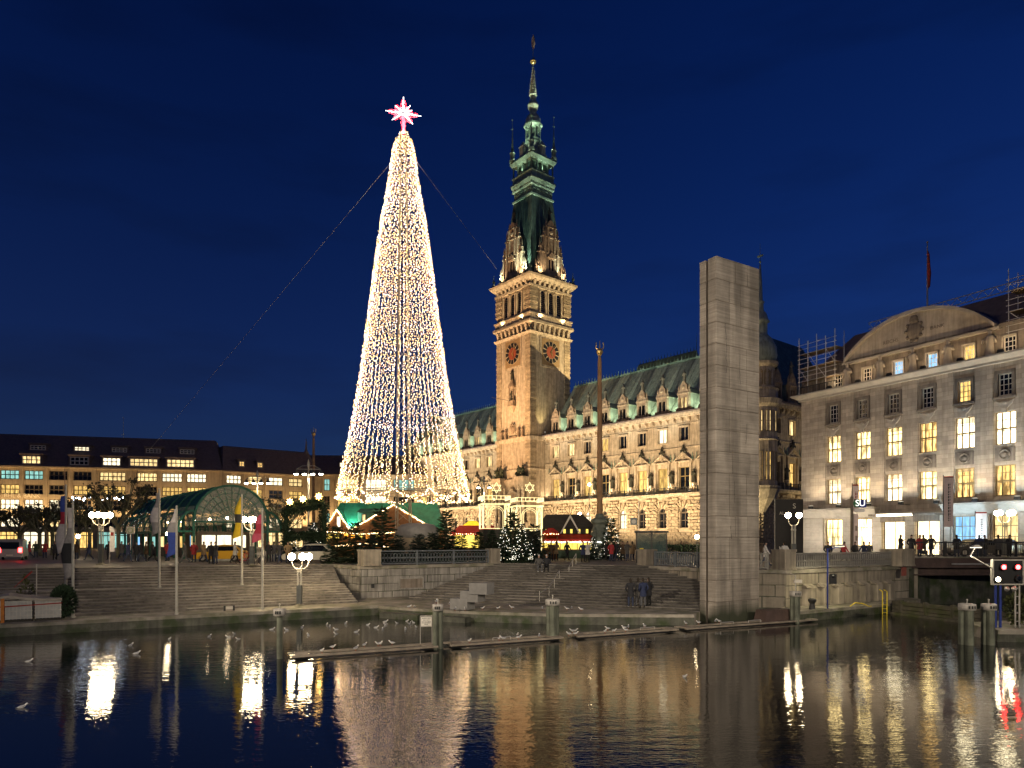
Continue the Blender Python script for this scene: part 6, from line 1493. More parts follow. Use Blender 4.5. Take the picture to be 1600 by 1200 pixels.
lightchain(HU,[(X0,-.75,2.75),(X0+4,-.75,2.5),((640-602)*k,-.8,2.75),(X1,-.75,2.6)],.16,.07); lightchain(HU,[(X0+1,-1.6,1.2),(X0+5,-1.6,1.5),(X0+7,-1.6,1.0)],.14,.09)
lamp('roof_flood', 'SPOT', HU, ((549-602)*k,-.7,3.4), 700, (.55,1,.8), .08, ((545-602)*k,1.6,5.6), 120, .9)
b = MB(); b.box(-.14,.14,-.1,.1,-.2,.0); b.build('roof_floodlight', M['white_light'], HU, loc=((549-602)*k,-.75,3.35))
# grey rounded booth
D2 = 61.0; BO = thing('rounded_booth', 'grey tarpaulin covered booth with rounded roof behind dark firs', 'booth', (PX(652,D2),D2,SQ))
b = MB(); b.box(-1.7,1.7,-1.3,1.3,0,2.1); b.build('wall', M['tan'], BO)
b = MB(); b.lathe([(2.0,2.05),(2.0,2.55),(1.85,2.95),(1.5,3.2),(.9,3.32),(.01,3.36)],14); o = b.build('roof', M['tarp'], BO, True); o.scale = (.95,.75,1)
# red-roofed stalls
def stall(name, label, px0, px1, y_eave, y_top, D, m, yl=None, rz=0):
    w_ = (px1-px0)*D/FPX; ze = PZ(y_eave,D)-SQ; zt_ = PZ(y_top,D)-SQ
    t = thing(name, label, 'market stall', (PX((px0+px1)/2,D),D,SQ), rz, 'market stalls')
    b = MB(); b.frus(-w_/2,w_/2,-1.2,2.2,ze,-w_/2+.7,w_/2-.5,.3,.9,zt_); b.box(-w_/2,w_/2,-1.22,-1.16,ze-.22,ze); b.build('roof', m, t)
    b = MB(); b.box(-w_/2+.15,w_/2-.15,-.9,2,0,1.05); b.build('counter', M['hut_wood'], t)
    b = MB(); b.box(-w_/2+.15,w_/2-.15,1.7,1.9,1.05,ze); b.build('back_panel', M['yel_canvas' if yl else 'hut_win'], t)
    for sx in (-1,1):
        b = MB(); b.box(sx*(w_/2-.2)-.06,sx*(w_/2-.2)+.06,-1.0,-.88,0,ze); b.build('post', M['hut_wood'], t)
    lightchain(t,[(-w_/2,-1.25,ze-.1),(w_/2,-1.25,ze-.1)],.2,.05); return t
stall('market_stall', 'market stall with long flat red roof left of the lit arches', 706,778,833,821,69,M['red_roof'])
stall('market_stall', 'market stall with bright yellow canopy behind the red roof', 722,752,823,814,74,M['yel_canvas'],True)
stall('market_stall', 'market stall with round red canopy just right of the lit arches', 846,873,833,825,69,M['red_roof'],True)
# dark roofed hut with lit counter
D3 = 71.0; k = D3/FPX; HB = thing('market_hut', 'dark roofed market hut with bright counter and small lit dormers', 'market hut', (PX(888,D3),D3,SQ))
b = MB(); b.box(-2.7,2.7,0,3,0,2.5); b.build('wall', M['hut_dark'], HB)
b = MB(); b.frus(-3.2,2.9,-.4,3.4,3.1,-2.2,1.6,1.2,1.9,4.5); b.box(-2.6,2.4,0,3,2.4,3.1); b.build('roof', M['hut_dark'], HB)
for x in (-2.2,-1.5,-.4,.3,1.1,1.9): window(HB, I4, x, -.15, 2.45, .42, .6, 1, 1, M['hut_dark'], M['hut_win'])
b = MB(); b.ext([(-.9,2.5),(-.75,2.5),(.15,4.1),(1.05,2.5),(1.2,2.5),(.15,4.45)],-.6,-.45); b.build('gable_frame', M['frame_w'], HB)
b = MB(); b.add([(-2.9,-.1,2.45),(2.2,-.1,2.45),(2.5,-1.7,1.95),(-3.0,-1.7,1.95)],[(0,1,2,3)]); b.add([(-3.0,-1.7,1.95),(2.5,-1.7,1.95),(2.5,-1.68,1.7),(-3.0,-1.68,1.7)],[(0,1,2,3)]); b.build('awning', M['red_roof'], HB)
b = MB(); b.box(-2.7,2.7,-1.2,0,0,.8); b.build('counter', mat('counter_green', (.03,.06,.03), .6, 3, .3), HB)
window(HB, I4, 0, -1.0, .82, 5.2, .85, 9, 1, M['hut_wood'], M['hut_win'])
for _ in range(2): lightchain(HB,[(-3.2,-1.75,1.65),(3.2,-1.75,1.65)],.14,.065,'bulb_white')
# lit arches: two lantern towers drawn in rope light
D4 = 66.0
def arch_tower(label, px, D, yt, star):
    t = thing('light_arch_tower', label, 'light display', (PX(px,D),D,SQ), R(12), 'lit lantern towers')
    zt_ = PZ(yt,D)-SQ; zb_ = PZ(826,D)-SQ; w_ = 1.22
    b = MB(); b.box(-w_,w_,-w_,w_,0,zb_-.1); b.build('base', M['hut_dark'], t)
    for s_, nm in ((0,'front'),(1,'right'),(3,'left')):
        Tf = Matrix.Rotation(s_*PI/2,4,'Z'); b = MB()
        def tb_(a, c, r_=.024): b.tube(Tf @ Vector(a), Tf @ Vector(c), r_, 5)
        for x in (-w_,-w_+.32,w_-.32): tb_((x,-w_,zb_),(x,-w_,zt_-.75))
        for z in (zt_,zt_-.32,zt_-.72,zt_-.82): tb_((-w_-.12,-w_-.1,z),(w_+.12,-w_-.1,z))
        for i in range(7): x = -w_+2*w_*i/6; tb_((x,-w_-.1,zt_-.32),(x,-w_-.1,zt_),.03)
        for i in range(6): x = -w_+(i % 2)*.32; 
        for i in range(5):
            z = zb_+(zt_-.8-zb_)*i/5; dz = (zt_-.8-zb_)/5
            for x0 in (-w_,w_-.32): tb_((x0,-w_,z),(x0+.32,-w_,z+dz),.010)
        for rr_ in (.78,.62):
            pr = [Tf @ Vector((-rr_,-w_,zb_))]+[Tf @ Vector((-rr_*math.cos(PI*i/10),-w_,zt_-.95-.78+rr_*1.0*math.sin(PI*i/10))) for i in range(11)]+[Tf @ Vector((rr_,-w_,zb_))]
            b.path(pr,.02,5)
        tb_((-w_,-w_,zb_),(w_,-w_,zb_))
        b.build('rope_frame', M['rope'], t)
    b = MB()
    for tri in (0,1):
        pts = [(.5*math.sin(2*PI*(i+.5*tri)/3),-w_,.5*math.cos(2*PI*(i+.5*tri)/3)) for i in range(4)]
        b.path(pts,.024,5)
    b.build('rope_star', M['rope'], t, loc=(0,0,zt_+star)); b = MB(); b.tube((0,-w_,zt_),(0,-w_,zt_+star-.5),.03,4); b.build('star_stem', M['steel'], t)
    return t
arch_tower('left lit lantern tower with a star, beside the red roof', 772, D4, 776, .75); arch_tower('right lit lantern tower with a star, above the sparkling firs', 823, D4, 779, .95)
t = thing('lit_beam', 'horizontal rope light beam with one lit post under the lantern towers', 'light display', (PX(822,D4-1.6),D4-1.6,SQ))
k = (D4-1.6)/FPX
for y in (826,829): b = MB(); b.tube((-26*k,0,PZ(y,D4-1.6)-SQ),(24*k,0,PZ(y,D4-1.6)-SQ),.04,5); b.build('rope_beam', M['rope'], t)
b = MB(); b.tube((24*k,0,PZ(826,D4-1.6)-SQ),(24*k,0,.6),.05,5); b.build('rope_post', M['rope'], t)
for x in (-26*k,24*k): b = MB(); b.tube((x,.1,0),(x,.1,PZ(829,D4-1.6)-SQ),.04,5); b.build('support', M['hut_dark'], t)
# ================================================================== WATER FURNITURE
M['pile'] = mat('timber_pile', (.14,.15,.11), .75, 1.5, .4, .4, 9, streak=.45); M['pilecap'] = mat('pile_cap', (.45,.42,.37), .7, 6, .35, island=0)
def pile(label, px, py_base, ztop, rad, n_=3, cap=.27):
    q_ = ONZ(px,py_base,0); t = thing('mooring_pile', label, 'mooring pile', (q_.x,q_.y,0), 0, 'mooring piles in the water')
    for k in range(n_):
        a = .5+2*PI*k/n_; r_ = rad*.52 if n_ > 1 else 0; b = MB(); b.lathe([(rad*.56,-2),(rad*.53,ztop-cap)],10,(r_*math.cos(a),r_*math.sin(a),0)); b.build('pile', M['pile'], t)
    b = MB(); b.lathe([(rad*1.1,ztop-cap),(rad*1.1,ztop),(rad*.9,ztop+.02)],16); b.build('cap', M['pilecap'], t, True)
    b = MB(); b.tube((0,0,ztop),(0,0,ztop+.18),.03,6,.02); b.ball((0,0,ztop+.19),.045,6,4); b.build('pin', M['pole_pale'], t)
    for k in range(3): b = MB(); a = -1.9+.35*k; b.box(-.035,.035,-.012,.0,-.06,.07); b.build('mark', M['iron'], t, loc=(rad*1.12*math.cos(a),rad*1.12*math.sin(a),ztop-cap*.5), rz=a+PI/2)
    return t
pile('slim timber pile at the left end of the floating boom', 437, 1029, 2.0, .22, 1); pile('timber pile beside the small white notice on the boom', 684, 1014, 1.95, .22, 2)
pile('stout cluster of timber piles in front of the broad steps', 863.5, 998, 1.9, .32, 3); pile('pile cluster right of the stele carrying a camera', 1243, 973, 1.8, .30, 3)
pile('left one of two pale topped pile clusters before the bridge', 1511, 1007, 1.85, .33, 3); pile('right one of two pale topped pile clusters before the bridge', 1545, 1007, 1.85, .29, 3)
bl0 = Vector((-9.1,28.0)); bl1 = Vector((17.6,40.95)); bd = (bl1-bl0).normalized(); ban = math.atan2(bd.y,bd.x)
M['boomwood'] = mat('boom_timber', (.26,.22,.17), .7, 2, .4, .3, 9); M['boomdark'] = mat('boom_float', (.012,.011,.01), .6, 3, .4)
bo = thing('floating_boom', 'long floating timber boom on the water with gulls on it', 'boom', (bl0.x,bl0.y,0), ban)
BL = (bl1-bl0).length; cuts = [.15, 6.3, 6.9, 12.6, 13.4, 19.5, 20.0, BL]
for x0, x1 in zip(cuts[0::2], cuts[1::2]):
    for y in (-.42,.42): b = MB(); b.box(x0,x1,y-.09,y+.09,.09,.17); b.build('beam', M['boomwood'], bo)
    b = MB(); b.box(x0+.1,x1-.1,-.40,.40,-.25,.015); b.build('float', M['boomdark'], bo)
    for x in [x0+.2, x1-.5]: b = MB(); b.box(x,x+.5,-.34,.34,.1,.175); b.build('cross_plank', M['boomwood'], bo)
for x in (9.0,15.5,17.2,22.5,24.5): b = MB(); b.path([(x,-.3,.2),(x,-.3,.32),(x+.9,-.3,.32),(x+.9,-.3,.2)],.02,5); b.build('mooring_bar', M['steel'], bo)
def boomD(px):
    r = (px-800)/FPX; s_ = (r*bl0.y-bl0.x)/(bd.x-r*bd.y); return s_
s_ = boomD(666); pn = bl0+bd*s_
nt_ = thing('notice_board', 'small white notice in a steel frame on the boom', 'notice', (pn.x,pn.y,.2), ban-R(12))
for x in (-.26,.26): b = MB(); b.tube((x,0,0),(x,0,1.25),.02,5); b.build('leg', M['steel'], nt_)
b = MB(); b.box(-.26,.26,-.015,.015,1.22,1.26); b.box(-.26,.26,-.015,.015,.76,.79); b.build('crossbar', M['steel'], nt_)
b = MB(); b.box(-.235,.235,-.02,0,.8,1.2); bd_ = b.build('board', mat('notice_white', (.72,.68,.6), .6, 8, .1), nt_)
b = MB()
for z, w_ in ((1.14,.18),(1.06,.13),(.98,.2),(.93,.19),(.87,.08)):
    x = -w_
    while x < w_: l_ = random.uniform(.03,.08); b.box(x,min(w_,x+l_),-.026,-.0205,z-.012,z+.012); x += l_+.018
stuff(b.build('printed_lines', M['iron'], bd_))

# ================================================================== LOCK AND SIGNAL GEAR
M['blue'] = mat('blue_paint', (.02,.04,.22), .5, 4, .3); M['yellow'] = mat('yellow_paint', (.65,.50,.03), .5, 4, .25)
D = 33.5; SG = thing('lock_signal', 'black lock signal panel with two red lamps at right edge', 'signal', (PX(1575,D),D,.55))
k = D/FPX; z0 = PZ(912,D)-.55; z1 = PZ(876,D)-.55; w_ = 22.5*k
b = MB(); b.box(-w_,w_,0,.12,z0,z1); b.build('panel', M['clockblack'], SG)
b = MB(); b.box(-w_-.05,w_+.05,-.03,.14,z1,z1+.06); b.box(-w_-.05,w_+.05,-.03,.14,z0-.06,z0); b.box(-w_-.06,-w_,-.03,.14,z0,z1); b.box(w_,w_+.06,-.03,.14,z0,z1); b.build('frame', M['pole_pale'], SG)
RED = emit('signal_red', (1,.02,.02), 30.0); WL = emit('signal_white', (1,.85,.55), 22.0)
for px, py, m_ in ((1566,886,RED),(1588,886,RED),(1557,905,WL),(1590,904,None)):
    x = (px-1575)*k; z = PZ(py,D)-.55
    b = MB(); b.lathe([(.17,0),(.17,.12)],10); 
    hood = b.build('hood', M['clockblack'], SG, loc=(x,-.005,z)); hood.rotation_euler = (PI/2,0,0)
    b = MB(); b.ball((0,0,.10),.125,10,6,sz=.5); o = b.build('lens', m_ or M['glass_d'], hood)
for x in (-.56,-.33): b = MB(); b.tube((x,.06,0),(x,.06,z0),.06,8); b.build('post', M['blue'], SG)
for x in (.42,.62): b = MB(); b.tube((x,.1,0),(x,.1,z0),.04,6); b.build('post', M['steel'], SG)
for i in range(5): b = MB(); b.tube((.42,.1,.3+i*.4),(.62,.1,.3+i*.4),.025,5); b.build('rung', M['steel'], SG)
pa = AT(1518,869,D); b = MB(); b.tube((-w_,0,z1-.4),(pa.x-SG.location.x,.1,pa.z-.55),.035,6); b.build('arm', M['steel'], SG)
pl = AT(1527,857,D); b = MB(); b.frus(-.25,.25,-.12,.12,0,-.1,.1,-.08,.08,.12); hd = b.build('lamp_head', M['steel'], SG, loc=(pl.x-SG.location.x,.1,pl.z-.5)); b = MB(); b.box(-.22,.22,-.1,.1,-.02,0); b.build('lens', M['white_light'], hd)
b = MB(); b.path([(pl.x-SG.location.x,.1,pl.z-.45),(pa.x-SG.location.x,.1,pa.z-.55)],.03,5); b.build('arm', M['steel'], SG)
lamp('signal_lamp', 'SPOT', SG, (pl.x-SG.location.x,.1,pl.z-.56), 120, (1,.9,.65), .1, (pl.x-SG.location.x+.6,-.5,0), 130, .7)
for x in (-.1,.25): b = MB(); b.lathe([(.1,0),(.14,.06),(.05,.2)],8); o = b.build('loudspeaker', M['steel'], SG, loc=(x,.0,z0-.25)); o.rotation_euler = (PI/2,0,0)
D = 34.5; bush('lit_shrub', 'small green shrub on the signal quay beside the red signal', (PX(1588,D),D,.55), .9, 1.5, 500, 21, 'leaf')
q_ = ONZ(1293,951,QZ); LP = thing('lock_lamp_post', 'thin blue lamp post on the lock ledge', 'lamp post', (q_.x,q_.y,QZ)); D = q_.y; k = D/FPX
h = PZ(857,D)-QZ
b = MB(); b.tube((0,0,0),(0,0,h),.05,8); b.build('post', M['blue'], LP); b = MB(); b.tube((0,0,h-.05),(17*k,-.1,h+.1),.03,6); b.build('arm', M['blue'], LP)
b = MB(); b.frus(-.28,.28,-.14,.14,-.02,-.12,.12,-.08,.08,.1); hd = b.build('lamp_head', M['steel'], LP, loc=(18*k,-.1,h+.15)); b = MB(); b.box(-.24,.24,-.12,.12,-.04,-.021); b.build('lens', M['white_light'], hd)
lamp('lock_light', 'SPOT', LP, (18*k,-.1,h+.08), 420, (1,.88,.55), .12, (18*k+.3,.6,0), 150, .7)
b = MB(); b.box(-.2,.2,-.16,-.02,-.35,.25); b.ball((.0,-.17,.1),.1,8,5,sy=.5); b.build('signal_box', M['clockblack'], LP, loc=(.28,0,PZ(903,D)-QZ))
for (px, py, lab) in ((1269,952,'dark iron bollard on the lock ledge'),):
    q_ = ONZ(px,py,QZ); b = MB(); b.lathe([(.2,0),(.17,.1),(.15,.35),(.24,.5),(.25,.6),(.12,.66)],10); tag(b.build('bollard', M['iron'], loc=(q_.x,q_.y,QZ)), lab, 'bollard')
t = thing('ladder_rails', 'pair of yellow grab rails at the end of the lock ledge', 'ladder', (0,0,0)); 
for px in (1379,1386): q_ = ONZ(px,945,QZ); b = MB(); b.path([(q_.x,q_.y,QZ-.6),(q_.x,q_.y,QZ+.85),(q_.x,q_.y+.4,QZ+.95)],.03,6); b.build('rail', M['yellow'], t)
for i in range(3): q0 = ONZ(1379,945,QZ); q1 = ONZ(1386,945,QZ); b = MB(); b.tube((q0.x,q0.y,.1+i*.25),(q1.x,q1.y,.1+i*.25),.02,5); b.build('rung', M['yellow'], t)
q_ = ONZ(1343,948,QZ); b = MB(); b.path([(-.6,0,.02),(-.3,-.05,.25),(.2,0,.2),(.6,.05,.02),(.8,.1,.02)],.03,6); tag(b.build('mooring_hose', M['yellow'], loc=(q_.x,q_.y,QZ)), 'yellow hose loop lying on the lock ledge', 'hose')
q_ = AT(1412,893,48.8); b = MB(); b.box(-.3,.3,-.03,0,-.3,.3); tag(b.build('red_plate', mat('faded_red', (.30,.08,.06), .7, 4, .3), loc=(q_.x,q_.y,q_.z), rz=R(31)), 'small faded red plate on the lock wall near the bridge', 'sign')
q_ = ONZ(1243,973,0); cc = thing('security_camera', 'white security camera on a bracket above the pile right of the stele', 'camera', (q_.x,q_.y,2.0))
b = MB(); b.tube((0,0,0),(0,0,.75),.03,6); b.tube((0,0,.72),(-.3,0,.85),.025,5); b.build('bracket', M['steel'], cc); b = MB(); b.box(-.1,.35,-.09,.09,.3,.48); b.build('housing', M['frame_w'], cc)
# small dinghy-like dark pontoon beside the stele
b = MB(); b.frus(0,1.9,0,.9,.15,.15,1.95,.05,.85,.75); b.box(-.05,2.0,-.05,.95,.05,.15); q_ = ONZ(1196,975,0); tag(b.build('work_pontoon', M['girder'], loc=(q_.x,q_.y,0), rz=R(26)), 'low dark work pontoon moored between stele and pile', 'pontoon')
# fenced crates at the left end of the quay
q_ = ONZ(40,972,QZ); CR = thing('fenced_crates', 'wire fenced crates under a beige tarp at far left quay', 'crates', (q_.x,q_.y+.3,QZ), R(30.7)); M['beige'] = mat('beige_tarp', (.42,.37,.29), .8, 2, .25, .4, 5); M['ibc'] = mat('white_container', (.42,.42,.40), .6, 3, .2)
for i, x in enumerate((-1.75,-.45,.8)):
    b = MB(); b.box(x-.55,x+.55,0,1.0,.14,1.05); b.build('container', M['ibc'], CR)
    b = MB(); b.box(x-.58,x+.58,0,1.0,0,.1); b.build('pallet', M['hut_dark'], CR)
    b = MB()
    for j in range(8): b.box(x-.57+j*.155,x-.55+j*.155,-.03,-.01,.12,1.08)
    for z in (.3,.55,.8,1.06): b.box(x-.58,x+.58,-.035,-.015,z-.012,z+.012)
    stuff(b.build('wire_cage', M['steel'], CR))
b = MB(); P_ = [(-2.5,1.15),(-1.6,1.3),(-.9,1.42),(-.3,1.30),(.5,1.2),(1.4,1.18)]
for a, c in zip(P_, P_[1:]): b.add([(a[0],-.12,a[1]-.05),(c[0],-.12,c[1]-.05),(c[0],1.1,c[1]+.02),(a[0],1.1,a[1]+.02),(a[0],-.14,a[1]-.16),(c[0],-.14,c[1]-.16)],[(0,1,2,3),(4,5,1,0)])
b.build('tarp', M['beige'], CR); b = MB(); b.box(-1.2,-1.05,-.12,-.04,0,1.25); b.build('orange_post', mat('orange_paint', (.55,.18,.02), .6, 4, .3), CR)
b = MB(); b.add([(-2.4,-.06,.72),(1.4,-.06,.86),(1.4,-.06,.92),(-2.4,-.06,.78)],[(0,1,2,3)]); b.build('barrier_tape', M['flag_red'], CR)
q0 = ONZ(17,966,QZ); b = MB(); b.tube((q0.x,q0.y+2,QZ),(q0.x,q0.y+2,3.4),.03,6); tag(b.build('thin_pole', M['steel'], loc=(0,0,0)), 'thin bare pole behind the fenced crates', 'pole')
b = MB(); a = AT(22,918,37.5); c = AT(50,893,38.5); b.tube(a,c,.02,4); b.tube(a+(c-a)*.6,c,.05,5); tag(b.build('warning_line', M['flag_red']), 'slanting rope with red warning cloth above the crates', 'rope')
q_ = ONZ(358,954,QZ); t = thing('mooring_rack', 'low dark mooring frame with white board on the left quay edge', 'mooring frame', (q_.x,q_.y,QZ), R(30)); b = MB(); b.box(-.3,-.2,-.1,.1,0,.3); b.box(.2,.3,-.1,.1,0,.3); b.build('post', M['iron'], t); b = MB(); b.box(-.2,.2,-.05,.02,.08,.24); b.build('board', M['frame_w'], t)

# ================================================================== SIGNS AND BANNERS
M['ban_white'] = mat('banner_white', (.75,.72,.70), .8, 2, .12); M['ban_pink'] = mat('banner_pink', (.74,.60,.56), .8, 2, .15)
def banner(label, px, D, y0, y1, w_, m, zg, top=True, dark=True, rz=0):
    z0 = PZ(y1,D); z1 = PZ(y0,D); t = thing('banner', label, 'banner', (PX(px,D),D,zg), rz, 'upright banners by the bank')
    b = MB(); b.tube((-w_/2-.04,0,0),(-w_/2-.04,0,z1-zg+.1),.035,6); b.build('pole', M['iron'], t)
    b = MB(); b.box(-w_/2,w_/2,-.02,.02,z0-zg,z1-zg-.12); bn = b.build('cloth', m, t)
    if top: b = MB(); b.box(-w_/2,w_/2,-.025,.025,z1-zg-.12,z1-zg); b.build('header', M['flag_red'], t)
    b = MB(); z = z1-zg-.6
    while z > z0-zg+.5:
        l_ = random.uniform(.06,.22); b.box(-.05,.03,-.026,-.0205,z-l_,z); b.box(.08,.13,-.026,-.0205,z-l_*.7,z); z -= l_+.05
    stuff(b.build('vertical_lettering', M['flag_red'] if not dark else M['iron'], bn)); return t
banner('tall pale banner with red header and vertical lettering by the bank entrance', 1482, 54.5, 744, 823, .72, M['ban_pink'], 3.42)
banner('tall pink banner behind the station sign', 1337, 58, 757, 800, .5, M['ban_pink'], SQ, True, False)
banner('white banner with red header left of the right bridge lamp', 1533, 60.5, 800, 852, .95, M['ban_white'], 3.2)
D = 56.0; t = thing('station_sign', 'station sign post with white S and U on squares', 'sign', (PX(1331,D),D,SQ)); k = D/FPX
h = PZ(776,D)-SQ; b = MB(); b.box(-.09,.09,-.08,.08,0,h); b.build('post', mat('sign_post', (.16,.13,.10), .6, 4, .2), t)
b = MB(); b.box(4*k,19.5*k,-.06,.06,PZ(793,D)-SQ,PZ(780,D)-SQ); bx_ = b.build('sign_box', M['frame_d'], t)
zc_ = (PZ(793,D)+PZ(780,D))/2-SQ
b = MB(); b.ext([(.33*math.cos(2*PI*i/20),.33*math.sin(2*PI*i/20)) for i in range(20)],-.07,-.061); b.build('sign_disc', mat('s_green', (.03,.16,.06), .5), bx_, loc=(7.9*k,0,zc_))
b = MB(); b.box(-.33,.33,-.07,-.061,-.33,.33); b.build('sign_square', mat('u_blue', (.02,.03,.25), .5), bx_, loc=(15.6*k,0,zc_))
SL = emit('sign_letter', (1,.95,.85), 1.2, sample=False); text('S', bx_, SL, .72, (7.9*k,-.075,zc_)); text('U', bx_, SL, .72, (15.6*k,-.075,zc_))
b = MB(); b.box(4*k,19.5*k,-.05,.05,PZ(800,D)-SQ,PZ(795,D)-SQ); b.build('name_strip', M['ban_white'], t)
b = MB(); b.box(2.5*k,10*k,-.04,.04,.5,PZ(803,D)-SQ); pb = b.build('poster_panel', M['ban_pink'], t); b = MB()
for i in range(3): b.box(5*k,8*k,-.05,-.041,1.0+i*.8,1.4+i*.8)
b.build('poster_print', M['lime_dark'], pb)
D = 68.0; k = D/FPX; t = thing('hoarding', 'dark hoarding with pale letters between stele and bank building', 'hoarding', (PX(1231,D),D,SQ)); b = MB(); b.box(-20*k,24*k,0,.1,.2,PZ(780,D)-SQ); b.build('panel', mat('hoarding_black', (.02,.018,.018), .6, 2, .2), t)
b = MB(); b.box(-20.7*k,-20*k,-.03,.12,0,PZ(779,D)-SQ); b.build('frame', M['pole_pale'], t); LE = mat('letters_pale', (.55,.5,.42), .6); text('AL', t, LE, .42, (-9.5*k,-.02,PZ(802,D)-SQ)); text('S', t, LE, .7, (10*k,-.02,PZ(791,D)-SQ))
D = 57.0; t = thing('beach_flag', 'upright white advertising flag right of the left globe lamp', 'banner', sq(175,D)); b = MB(); b.tube((-.18,0,0),(-.18,0,3.0),.02,5); b.build('pole', M['steel'], t); b = MB(); b.ext([(-.16,.9),(.22,.9),(.24,2.5),(.12,2.9),(-.16,3.0)],-.012,.012); b.build('cloth', M['ban_white'], t); b = MB(); b.ext([(-.1,2.2),(.15,2.2),(.15,2.5),(-.1,2.5)],-.016,-.0125); b.build('print', M['flag_red'], t)
t = thing('stop_sign_box', 'small square white sign with green ring at the pavilion', 'sign', sq(204,62)); b = MB(); b.tube((0,0,0),(0,0,2.6),.03,5); b.build('post', M['steel'], t); b = MB(); b.box(-.35,.35,-.04,.04,2.4,3.05); b.build('panel', M['frame_w'], t); b = MB(); b.path([(.22*math.cos(PI*i/8),-.05,2.72+.22*math.sin(PI*i/8)) for i in range(17)],.03,4); b.build('ring', mat('ring_green', (.25,.35,.08), .6), t)
D = 62.0; t = thing('traffic_clock_sign', 'small round sign on a thin pole before the town hall wing', 'sign', sq(998,D)); b = MB(); b.tube((0,0,0),(0,0,PZ(782,D)-SQ),.035,6); b.build('post', M['steel'], t); b = MB(); b.box(-.75,-.15,-.04,.04,3.2,3.8); b.build('panel', mat('sign_grey', (.2,.24,.25), .6, 3, .3), t); b = MB(); b.ext([(.2*math.cos(2*PI*i/14)-.45,3.5+.2*math.sin(2*PI*i/14)) for i in range(14)],-.05,-.041); b.build('disc', M['frame_w'], t)
# blue white string lights in the plane trees
t = thing('string_lights', 'row of bluish white lights strung through the plane trees', 'string lights', (0,0,0)); BW = emit('cold_bulb', (.75,.86,1), 16, sample=False); rr = random.Random(12); pts = [AT(112,778,79),AT(128,779,79),AT(150,780,79),AT(170,779,80),AT(196,779,80)]
for p_, q_ in zip(pts, pts[1:]):
    for i in range(5): b = MB(); b.octa(p_+(q_-p_)*(i+rr.random()*.7)/5+Vector((0,0,rr.uniform(-.15,.15))),rr.uniform(.06,.16)); b.build('bulb', BW, t)
b = MB(); b.path(pts,.012,4); b.build('cable', M['iron'], t)

